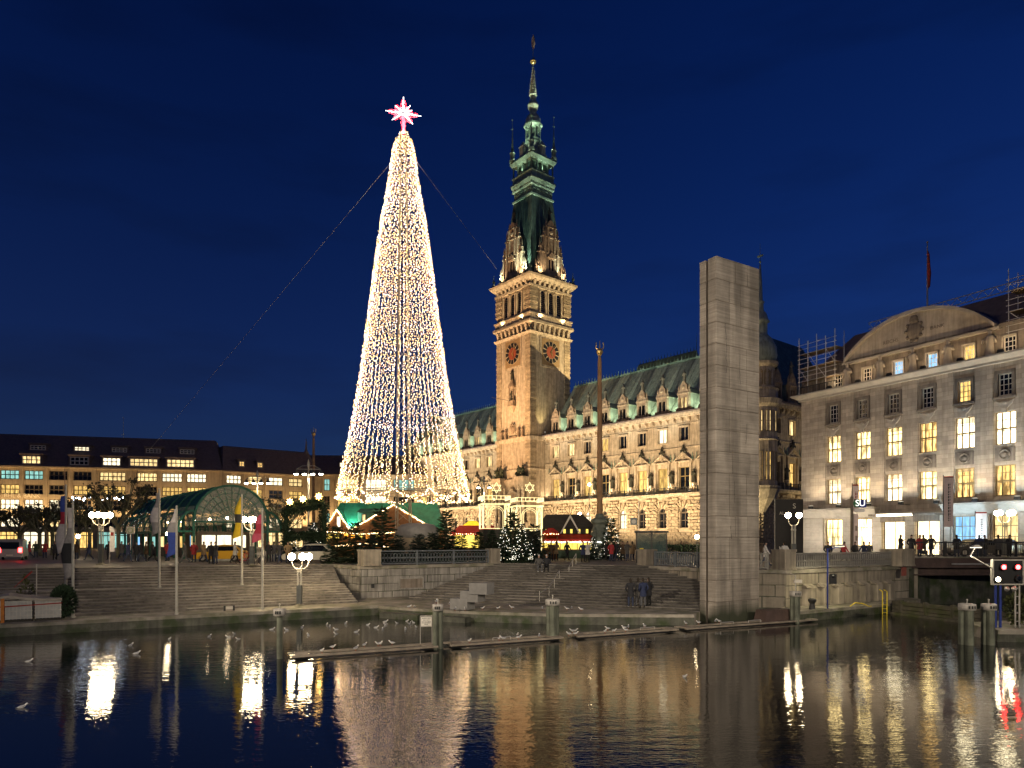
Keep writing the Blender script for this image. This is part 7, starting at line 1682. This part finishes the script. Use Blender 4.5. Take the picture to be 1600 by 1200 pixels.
# ================================================================== VEHICLES
def car(label, p, rz, paint, L_=4.3, H_=1.5, van=False, lights=None, taxi=False):
    t = thing('parked_car' if not van else 'delivery_van', label, 'car' if not van else 'van', p, rz, 'vehicles on the square'); W_ = 1.75 if not van else 1.95; hl = L_/2
    # profile in x,z; front at +x
    if van: low = [(-hl,.35),(hl,.35),(hl,.85),(hl-.35,1.05)]; up = [(hl-.35,1.05),(hl-1.0,H_-.1),(hl-1.4,H_),(-hl+.15,H_),(-hl,H_-.3),(-hl,.35)]; prof_ = [(-hl,.35),(hl,.35),(hl,.8),(hl-.4,1.05),(hl-1.05,H_-.12),(hl-1.5,H_),(-hl+.18,H_),(-hl+.02,H_-.5)]
    else: prof_ = [(-hl,.32),(-hl+.1,.25),(hl-.1,.25),(hl,.4),(hl-.05,.68),(hl-.35,.78),(hl-1.15,.88),(hl-1.85,H_-.06),(hl-2.3,H_),(-hl+.75,H_-.03),(-hl+.15,.98),(-hl,.85)]
    n_ = len(prof_); b = MB(); secs = []
    for y, f in ((-W_/2,.0),(-W_/2+.14,1),(W_/2-.14,1),(W_/2,.0)):
        secs.append([(x*(1 if f else .985), y, (z if f else (z if z < .9 else z-.10))) for x, z in prof_])
    base = []
    for s__ in secs: base.append(len(b.v)); b.v += s__
    for a in range(3):
        for i in range(n_): b.f.append([base[a]+i,base[a]+(i+1)%n_,base[a+1]+(i+1)%n_,base[a+1]+i]); b.m.append(0)
    b.f.append([base[0]+i for i in range(n_)][::-1]); b.m.append(0); b.f.append([base[3]+i for i in range(n_)]); b.m.append(0)
    b.build('body', paint, t)
    gl = M['glass_d']; zt_ = H_-.12
    for sy in (-1,1):
        b = MB(); yy = sy*(W_/2+.006)
        if van: P2 = [(hl-.62,1.08),(hl-1.15,zt_-.08),(hl-1.75,zt_-.05),(hl-1.75,1.08)]
        else: P2 = [(hl-1.25,.92),(hl-1.9,zt_),(-hl+.85,zt_),(-hl+.4,.95)]
        b.ext(P2 if sy > 0 else P2[::-1], min(yy,yy-.01*sy), max(yy,yy-.01*sy)); b.build('side_window', gl, t)
    b = MB(); x = -hl+.01
    if van: b.box(-hl-.012,-hl+.05,-W_/2+.28,W_/2-.28,1.05,H_-.28)
    else: b.add([(-hl+.10,-W_/2+.22,.99),(-hl+.10,W_/2-.22,.99),(-hl+.66,W_/2-.28,H_-.09),(-hl+.66,-W_/2+.28,H_-.09)],[(3,2,1,0)])
    b.build('rear_window', gl, t)
    b = MB(); b.add([(hl-.42 if van else hl-1.16,-W_/2+.2,1.07 if van else .9),(hl-.42 if van else hl-1.16,W_/2-.2,1.07 if van else .9),(hl-1.03 if van else hl-1.82,W_/2-.26,H_-.13),(hl-1.03 if van else hl-1.82,-W_/2+.26,H_-.13)],[(0,1,2,3)]); o = b.build('windscreen', gl, t); o.location = (.02,0,.02)
    for sx in (-1,1):
        for sy in (-1,1):
            wh = MB(); wh.lathe([(.2,-.1),(.31,-.1),(.33,-.05),(.33,.05),(.31,.1),(.2,.1)],14); w1 = wh.build('wheel', M['clockblack'], t, loc=(sx*(hl-.82),sy*(W_/2-.1),.33)); w1.rotation_euler = (PI/2,0,0); rm = MB(); rm.lathe([(.2,-.105),(.2,.105)],10); rm.build('rim', M['steel'], w1)
    TLm = lights or mat('tail_lamp', (.25,.01,.01), .3)
    for sy in (-1,1):
        b = MB(); b.box(-hl-.02,-hl+.06,sy*(W_/2-.2)-.13,sy*(W_/2-.2)+.13,.72 if not van else .75,.86 if not van else 1.15); b.build('tail_light', TLm, t)
        b = MB(); b.box(hl-.06,hl+.015,sy*(W_/2-.3)-.18,sy*(W_/2-.3)+.18,.52,.68); b.build('headlight', M['steel'], t)
    if taxi: b = MB(); b.box(-.15,.1,-.3,.3,H_,H_+.14); b.build('roof_sign', M['hut_win'], t)
    b = MB(); b.box(-hl-.025,-hl,-.25,.25,.45,.56); b.build('number_plate', M['frame_w'], t)
    return t
PT = lambda n, c: mat(n, c, .3, 2, .05, spec=.6)
car('van seen from behind with glowing red tail lights at far left', (PX(20,64),64,SQ), R(120), PT('van_paint',(.25,.22,.22)), 4.8, 1.95, True, emit('tail_glow', (1,.03,.03), 16))
car('silver car parked behind the low quay lamp', (PX(484,57.5),57.5,SQ), R(184), PT('silver_paint',(.5,.47,.38)), 4.2, 1.55)
car('yellow car parked in front of the pavilion fan', (PX(345,60),60,SQ), R(190), PT('yellow_paint',(.65,.35,.02)), 4.2, 1.45)
car('dark car waiting on the bridge behind the railing', (PX(1522,57),57,3.42), R(182), PT('dark_paint',(.05,.045,.045)), 4.4, 1.45)
car('pale car on the bridge near the right lamp', (PX(1568,58.5),58.5,3.42), R(8), PT('pale_paint',(.35,.38,.33)), 4.2, 1.45)
# dark glazed bus shelter
D = 56.5; t = thing('bus_shelter', 'dark framed glass shelter behind the right railing', 'shelter', (PX(1018,D),D,SQ), R(-8)); k = D/FPX
for x in (-1.2,0,1.2): b = MB(); b.box(x-.05,x+.05,-.05,.05,0,2.5); b.build('post', M['clockblack'], t)
b = MB(); b.box(-1.35,1.35,-.2,1.3,2.45,2.6); b.build('roof', M['clockblack'], t); gm = glassm('shelter_glass', (.05,.09,.08), .6)
for x in (-.6,.6): b = MB(); b.box(x-.55,x+.55,-.01,.01,.3,2.4); b.build('pane', gm, t)
b = MB(); b.box(-.95,-.65,-.03,-.015,.9,1.2); b.build('notice', M['yellow'], t)
D = 58; t = thing('planter_hedge', 'long planter of dark shrubs behind the right railing', 'planter', (PX(1068,D),D,SQ)); b = MB(); b.box(-1.3,1.3,-.3,.3,0,.5); b.build('trough', M['block'], t); rr = random.Random(4); b = MB()
for i in range(900): v = Vector((rr.uniform(-1.35,1.35),rr.uniform(-.4,.4),.5+rr.random()**.7*.9)); spray(b,v,Vector((rr.uniform(-1,1),rr.uniform(-1,1),rr.uniform(-.3,1))),.2,.05,rr)
b.build('foliage', M['needle'], t)
# a wall lantern by the town hall seen right of the shelter, and one on the facade
for (px, py, D, lab) in ((1089,839,57,'bright lantern on a thin post just left of the stele'),(921,757,128,'bright lamp on a thin mast before the great windows'),(867,808,86,'small bright lamp above the dark market hut roof'),(906,803,92,'small lamp on a pole right of the market hut roof'),(122,838,72,'small bright lamp under the plane trees'),(262,834,63,'small bright lamp at the pavilion side')):
    p_ = AT(px,py,D); h = p_.z-SQ; t = thing('lantern', lab, 'lantern', (p_.x,D,SQ), 0, 'single lanterns'); b = MB(); b.lathe([(.1,0),(.06,.4),(.035,h-.15)],6); b.build('post', M['pole_dark'], t); b = MB(); r_ = .11+.0011*D; b.ball((0,0,0),r_,10,6); b.build('lamp_globe', M['globe'], t, loc=(0,0,h)); b = MB(); b.lathe([(.06,0),(r_*.8,.02),(.02,.16)],8); b.build('cap', M['pole_dark'], t, loc=(0,0,h+r_*.85))
# bicycles
def bicycle(label, p, rz, m):
    t = thing('bicycle', label, 'bicycle', p, rz, 'bicycles by the pavilion')
    for x in (-.52,.52): b = MB(); b.path([(.33*math.cos(PI*i/9),0,.33*math.sin(PI*i/9)) for i in range(19)],.018,4); b.path([(-.33,0,0),(.33,0,0)],.006,3); b.path([(0,0,-.33),(0,0,.33)],.006,3); b.build('wheel', M['clockblack'], t, loc=(x,0,.34))
    b = MB(); b.path([(-.52,0,.34),(-.1,0,.32),(-.22,0,.85),(.38,0,.82),(-.1,0,.32)],.022,5); b.path([(-.52,0,.34),(-.2,0,.75)],.018,4); b.path([(.52,0,.34),(.4,0,.7),(.36,0,.98)],.022,5); b.build('frame', m, t)
    b = MB(); b.path([(.36,0,.98),(.34,-.25,1.02),(.24,-.28,1.0)],.018,4); b.path([(.36,0,.98),(.34,.25,1.02),(.24,.28,1.0)],.018,4); b.build('handlebar', M['steel'], t); b = MB(); b.box(-.36,-.1,-.07,.07,.9,.95); b.build('saddle', M['clockblack'], t); return t
bicycle('red bicycle leaning near the pavilion lamp', sq(386,51.8), R(10), M['f_red']); bicycle('pale bicycle parked right of the pavilion lamp', sq(401,51.4), R(-15), M['steel'])

# ================================================================== PEOPLE
def body_mesh(kind):
    """one skinned surface grown from joints"""
    V = []; E = []; Rr = []
    def v(p, r_, par=None):
        V.append(p); Rr.append(r_); i = len(V)-1
        if par is not None: E.append((par,i))
        return i
    sit = kind == 'sit'; dz = -.48 if sit else 0
    pel = v((0,0,.95+dz),(.155,.115)); ab = v((0,-.01,1.12+dz),(.15,.11),pel); ch = v((0,0,1.32+dz),(.185,.125),ab); nb = v((0,.01,1.46+dz),(.085,.075),ch); nk = v((0,0,1.53+dz),(.055,.06),nb)
    lean = -.02; hd = v((0,lean-.01,1.63+dz),(.085,.10),nk); ht = v((0,lean,1.73+dz),(.075,.085),hd); v((0,lean+.01,1.79+dz),(.04,.04),ht)
    for sg in (-1,1):
        hp = v((sg*.10,0,.88+dz),(.105,.105),pel)
        if sit: kn = v((sg*.13,-.42,.47),(.075,.075),hp); an = v((sg*.13,-.38,.09),(.05,.05),kn)
        elif kind == 'walk': kn = v((sg*.10,-.10*sg-.06,.50),(.073,.075),hp); an = v((sg*.10,-.26*sg+(.1 if sg < 0 else 0),.10 if sg > 0 else .14),(.05,.05),kn)
        else: kn = v((sg*.11,-.02,.50),(.073,.075),hp); an = v((sg*.12,.02,.09),(.05,.05),kn)
        v((V[an][0]+sg*.02,V[an][1]-.15,V[an][2]-.045),(.045,.035),an)
        sh = v((sg*.20,0,1.43+dz),(.075,.075),ch)
        if kind == 'phone' and sg > 0: el = v((sg*.26,-.14,1.22),(.058,.058),sh); wr = v((sg*.12,-.34,1.38),(.042,.042),el); v((sg*.08,-.38,1.43),(.04,.03),wr)
        elif kind == 'walk': el = v((sg*.27,.12*sg,1.16),(.06,.06),sh); wr = v((sg*.27,.12*sg-.12,.95),(.042,.042),el); v((sg*.26,.12*sg-.17,.87),(.04,.03),wr)
        elif sit: el = v((sg*.27,-.05,1.16+dz),(.06,.06),sh); wr = v((sg*.15,-.28,1.08+dz),(.042,.042),el); v((sg*.10,-.33,1.06+dz),(.04,.03),wr)
        else: el = v((sg*.29,.06,1.16),(.062,.062),sh); wr = v((sg*.22,-.08,.99),(.05,.05),el); v((sg*.18,-.10,.95),(.045,.04),wr)
    me = bpy.data.meshes.new('tmp'); me.from_pydata(V,E,[]); o = bpy.data.objects.new('tmp', me); COL.objects.link(o)
    sk = o.modifiers.new('skin','SKIN'); sk.use_smooth_shade = True; ss = o.modifiers.new('ss','SUBSURF'); ss.levels = 1; ss.render_levels = 1
    for i, r_ in enumerate(Rr): me.skin_vertices[0].data[i].radius = r_; me.skin_vertices[0].data[i].use_root = (i == 0)
    bpy.context.view_layer.update()
    res = bpy.data.meshes.new_from_object(o.evaluated_get(bpy.context.evaluated_depsgraph_get())); bpy.data.objects.remove(o)
    res.name = 'person_body'; res.materials.clear()
    for m_ in ('coat_black','jeans','skin','hair_dark','shoe'): res.materials.append(PM[m_])
    for p_ in res.polygons:
        c = p_.center; z = c.z-dz
        if z > 1.52: p_.material_index = 3 if (c.y > .0 or z > 1.70) else 2
        elif c.z < .10: p_.material_index = 4
        elif z < (.80 if not sit else .86) or (sit and c.z < .62 and c.y < -.12): p_.material_index = 1
        else: p_.material_index = 0
    return res
PM = {}
for n_, c in dict(coat_black=(.022,.022,.026), coat_navy=(.025,.035,.085), coat_grey=(.09,.085,.08), coat_brown=(.10,.06,.03), coat_red=(.30,.025,.03), coat_tan=(.25,.17,.09), coat_white=(.5,.48,.45), coat_green=(.04,.06,.03), jeans=(.03,.04,.075), trouser_black=(.012,.012,.012), trouser_grey=(.10,.10,.105), skin=(.42,.26,.19), hair_dark=(.025,.018,.012), hair_fair=(.22,.15,.07), hat_white=(.5,.48,.46), shoe=(.02,.02,.02), shoe_white=(.5,.5,.48)).items(): PM[n_] = mat('cloth_'+n_, c, .8, 8, .25)
BODY = {k: body_mesh(k) for k in ('stand','walk','phone','sit')}
def nose_mesh():
    b = MB(); b.lathe([(.02,0),(.012,.035)],5); return b
def person(label, p, rz, kind='stand', coat='coat_black', leg='jeans', hair='hair_dark', shoe='shoe', h=1.0, group='people on the square', bag=None):
    o = bpy.data.objects.new('person', BODY[kind]); COL.objects.link(o); o.location = p; o.rotation_euler = (0,0,rz); o.scale = (h*1.04,h*1.04,h*.98)
    for i, m_ in enumerate((coat,leg,'skin',hair,shoe)): o.material_slots[i].link = 'OBJECT'; o.material_slots[i].material = PM[m_]
    tag(o, label, 'person', group)
    if kind != 'sit':      # coat skirt and collar
        b = MB(); b.lathe([(.21,.66),(.19,.85),(.175,1.0)],10); c = b.build('coat_skirt', PM[coat], o); c.scale = (1,.78,1)
    return o
def face(px, D): return math.atan2(-D, -PX(px,D))+PI/2   # turned to the camera
rr = random.Random(31)
def P(px, D, label, kind='stand', coat='coat_black', leg='jeans', turn=0, z=SQ, **k): return person(label, (PX(px,D),D,z), R(turn), kind, coat, leg, **k)
# group of four on the steps
z_ = .75
for (px, py, lab, c, l_, tn, kd, sh) in ((985.5,949,'person in dark jacket and shorts, left one of the group on the steps','coat_black','jeans',175,'stand','shoe_white'),(997,948,'person in grey trousers in the middle of the group on the steps','coat_grey','trouser_grey',150,'phone','shoe'),(1005,948.5,'person in dark jacket and grey trousers right of centre in the step group','coat_navy','trouser_grey',200,'stand','shoe'),(1014,947,'person in black at the right end of the group on the steps','coat_black','trouser_black',220,'stand','shoe')):
    q_ = ONZ(px,py,z_); person(lab,(q_.x,q_.y,z_+.0),R(tn),kd,c,l_,'hair_dark',sh,1.0,'people on the broad steps')
q_ = ONZ(842,890,2.62); person('person in grey sitting on the top step, left of two',(q_.x,q_.y,2.45),R(8),'sit','coat_grey','trouser_grey','hat_white','shoe_white',1.0,'people on the broad steps')
q_ = ONZ(854,890,2.62); person('person in black sitting on the top step, right of two',(q_.x,q_.y,2.45),R(-5),'sit','coat_black','trouser_black','hat_white','shoe',1.0,'people on the broad steps')
for a in ((861,60,'person in brown coat left of the handrail top by the counter','stand','coat_brown','trouser_black',180),(869,61,'person in tan coat at the bright counter','stand','coat_tan','trouser_black',160),(886,62,'lone person in dark coat before the bright counter','walk','coat_black','trouser_black',120),(911,57.5,'person in navy jacket, left of the standing couple above the steps','stand','coat_navy','trouser_black',15),(918,57.5,'person in pale jacket, right of the standing couple above the steps','phone','coat_white','trouser_black',-20),(947,62,'person in dark coat beside the green mast pedestal','stand','coat_black','trouser_black',90),(955,60,'person with red coat in front of the lit fir','stand','coat_red','jeans',30),(963,60.5,'person in black in front of the lit fir','walk','coat_black','jeans',-60),(973,61,'person in brown left of the tall stone pier','stand','coat_brown','trouser_black',0),(980,60,'person in grey coat left of the stair pier','phone','coat_grey','jeans',40),(988,61,'person in tan coat behind the stair pier','stand','coat_tan','jeans',180),(1030,57.2,'person seated shape in dark coat inside the shelter','stand','coat_navy','jeans',0),(1064,60,'person in black behind the planter hedge','stand','coat_black','jeans',60),(1073,60.5,'person in pale scarf behind the planter hedge','stand','coat_grey','jeans',0)):
    P(*a[:3],kind=a[3],coat=a[4],leg=a[5],turn=a[6])
LEFTP = ((46,70,'person in red coat behind the red tailed van','walk','coat_red','jeans',-80),(56,72,'person in green coat left of the flagpole trees','stand','coat_green','jeans',20),(70,70,'person in red jacket under the pollarded trees','stand','coat_red','jeans',200),(86,64,'person in dark coat left of the leftmost flagpole','stand','coat_black','trouser_black',30),(93,65,'person in navy close to the leftmost flagpole','walk','coat_navy','jeans',80),(108,66,'person in black between the two leftmost flagpoles','stand','coat_black','jeans',0),(119,67,'person in brown right of the two leftmost flagpoles','stand','coat_brown','jeans',180),(139,64,'person in navy walking left of the globe lamp','walk','coat_navy','jeans',-70),(170,64,'person in black beside the white advertising flag','stand','coat_black','trouser_black',10),(190,66,'person in grey at the left pavilion end','walk','coat_grey','jeans',60),(200,58,'person in blue jeans walking by the pavilion','walk','coat_navy','jeans',80),(214,59,'person in black, left of a cluster by the pavilion','stand','coat_black','trouser_black',20),(221,58.5,'person in dark coat, second of a cluster by the pavilion','walk','coat_black','jeans',-90),(228,59.5,'person in brown, third of a cluster by the pavilion','stand','coat_brown','trouser_black',120),(238,60,'person in black left of the pale grey flag pole','walk','coat_black','trouser_black',90),(262,61,'person in red jacket between two flagpoles','stand','coat_red','jeans',0),(289,56,'person in grey coat right of the blue white flag','walk','coat_grey','trouser_grey',-70),(303,58,'person in red sitting low by the pavilion','stand','coat_red','jeans',0),(318,57,'person in tan coat left of the embracing pair','walk','coat_tan','jeans',70),(330,53.5,'person in black coat, left of the pair at the step edge','stand','coat_black','trouser_black',10),(337,53.2,'person in black jacket and jeans, right of the pair at the step edge','phone','coat_black','jeans',-20),(367,55,'person in pale jacket left of the yellow flag pole','walk','coat_white','trouser_black',100),(420,58,'person in dark coat left of the garland gate','stand','coat_black','trouser_black',0),(428,59,'person in grey under the garland gate','stand','coat_grey','jeans',180),(437,54.5,'person in black jacket walking towards the low quay lamp','walk','coat_black','jeans',-20),(450,56,'person in tan coat left of the silver car','stand','coat_tan','jeans',30))
for a in LEFTP: P(*a[:3],kind=a[3],coat=a[4],leg=a[5],turn=a[6])
for (px, D, z, lab, kd, c, tn) in ((1196,50,SQ,'person in pale coat behind the balustrade right of the stele','walk','coat_white',70),(1226,49.5,SQ,'person in light jacket near the two globe lamp','phone','coat_white',200),(1294,53,SQ,'person in black left of the lock lamp head','stand','coat_black',0),(1319,54,SQ,'person in red behind the slotted balustrade','walk','coat_red',80),(1336,55,SQ,'person in black under the station sign','stand','coat_black',20),(1350,56,SQ,'person in navy right of the station sign','walk','coat_navy',-80),(1358,57,SQ,'person in grey second right of the station sign','stand','coat_grey',0),(1407,51.6,3.42,'person in black pointing at the start of the bridge railing','phone','coat_black',90),(1424,52.2,3.42,'person in dark coat left of the red coat on the bridge','stand','coat_black',0),(1437,51.8,3.42,'person in long red coat on the bridge','stand','coat_red',20),(1443,52.6,3.42,'person in brown close behind the red coat','walk','coat_brown',180),(1455,52.0,3.42,'person in black walking right of the red coat','walk','coat_black',-70),(1495,52.5,3.42,'person in black left of the dark car on the bridge','stand','coat_black',180),(1530,52.0,3.42,'person in navy, left of the pair over the signal','stand','coat_navy',150),(1539,52.2,3.42,'person in black, right of the pair over the signal','stand','coat_black',210),(1560,51.8,3.42,'person in black and white jacket behind the red signal','phone','coat_grey',180),(1577,52.0,3.42,'person in black at the far right of the bridge','stand','coat_black',20)):
    P(px,D,lab,kind=kd,coat=c,leg=rr.choice(('jeans','trouser_black')),turn=tn,z=z,group='people on the bridge and lock bank')

# ================================================================== GULLS
GW = mat('gull_white', (.72,.70,.66), .7, 20, .1); GG_ = mat('gull_grey', (.32,.32,.33), .7, 20, .1); GB = mat('gull_black', (.03,.03,.03), .6, 20, .1); GO = mat('gull_bill', (.35,.08,.03), .5, 20, .1)
def gull_mesh(stand):
    b = MB(); st = [(-.21,.012,.075,.006),(-.15,.04,.08,.02),(-.06,.068,.075,.055),(.03,.072,.08,.065),(.10,.05,.115,.05),(.135,.038,.155,.042),(.165,.036,.18,.036),(.195,.02,.178,.02),(.20,.01,.175,.01)]
    n_ = 8
    for (x, w_, zc_, hh) in st:
        for i in range(n_): a = 2*PI*i/n_; b.v.append((x,w_*math.cos(a),zc_+hh*math.sin(a)))
    for j in range(len(st)-1):
        for i in range(n_):
            b.f.append([j*n_+i,(j+1)*n_+i,(j+1)*n_+(i+1)%n_,j*n_+(i+1)%n_]); up = i in (0,1,2,3); b.m.append(1 if (j in (1,2,3) and up) else (2 if (j == 0 and up) else 0))
    b.f.append([i for i in range(n_)]); b.m.append(2); b.f.append([(len(st)-1)*n_+i for i in range(n_)][::-1]); b.m.append(0)
    b.mi = 3; b.tube((.195,0,.175),(.245,0,.165),.012,5,.003)
    if stand:
        for sg in (-1,1): b.tube((0,sg*.025,.03),(0,sg*.025,-.07),.007,4); b.tube((0,sg*.025,-.07),(.04,sg*.03,-.072),.008,4)
    return b.mesh('gull_body', [GW,GG_,GB,GO], True)
GM = {False: gull_mesh(False), True: gull_mesh(True)}
ORD = ['first','second','third','fourth','fifth','sixth','seventh','eighth','ninth','tenth','eleventh','twelfth','thirteenth','fourteenth','fifteenth','sixteenth','seventeenth','eighteenth','nineteenth','twentieth','twenty-first']
_gc = {}
def gull(p, stand, label, group, s_=1.0):
    if group: i_ = _gc.get(group,0); _gc[group] = i_+1; label = label.replace('white gull', ORD[i_]+' white gull from left', 1)
    o = inst('gull', GM[stand], None, p, rr.random()*2*PI, .82*s_*rr.uniform(.9,1.1)); tag(o, label, 'gull', group)
for px, py in ((204,1007),(213,1020),(265,997)): q_ = ONZ(px,py+2,0); gull((q_.x,q_.y,-.035), False, 'white gull swimming in front of the leftmost flagpoles', 'gulls swimming by the left quay')
for px, py in ((327,993),(357,994),(366,989),(372,997)): q_ = ONZ(px,py+2,0); gull((q_.x,q_.y,-.035), False, 'white gull swimming left of the slim boom pile', 'gulls left of the boom')
q_ = ONZ(45,1034,0); gull((q_.x,q_.y,-.035), False, 'lone white gull near the left edge of the water', None); q_ = ONZ(34,1106,0); gull((q_.x,q_.y,-.035), False, 'nearest white gull, low in the left corner of the water', None); q_ = ONZ(1070,1058,0); gull((q_.x,q_.y,-.035), False, 'lone white gull in open water below the stele', None)
for px, py in sorted(((425,983),(448,984),(472,980),(482,992),(511,975),(515,979),(525,983),(525,990),(540,974),(557,987),(575,976),(588,980),(598,983),(602,971),(602,976),(620,973),(636,970),(640,974),(646,972),(650,979),(634,983))): q_ = ONZ(px,py+1,0); gull((q_.x,q_.y,-.035), False, 'white gull swimming between the boom and the left quay', 'gulls swimming behind the boom')
def onboom(px, y=-.42): s_ = boomD(px); q_ = bl0+bd*s_+Vector((-bd.y,bd.x))*y; return (q_.x,q_.y,.24)
for px in (500,523,552,573,595,598.5,617): gull(onboom(px,.42 if px % 2 else -.42), True, 'white gull standing on the boom left of the notice', 'gulls on the left boom')
for px in (728,774,780,804,815,836): gull(onboom(px,.42 if px % 2 else -.42), True, 'white gull standing on the boom between notice and pile cluster', 'gulls on the middle boom')
for px in (882,892,901,905,938,952,957,970,983,989,1015): gull(onboom(px,.42 if px % 2 else -.42), True, 'white gull standing on the boom right of the stout pile cluster', 'gulls on the right boom')
for px in (1080,1100,1126,1132): gull(onboom(px,.42), True, 'white gull standing on the boom in front of the stele', 'gulls by the stele')
for px, py in ((639,949),(648,949),(702,945),(711,953),(727,953),(754,951),(778,951),(800,950),(848,952),(886,952),(893,951),(908,953)): q_ = ONZ(px,py+2,QZ); gull((q_.x,q_.y,QZ+.07), True, 'white gull standing on the low quay below the broad steps', 'gulls on the low quay')
q_ = ONZ(682,1014,0); gull((q_.x,q_.y,2.04), True, 'white gull perched on the pile beside the notice', None)
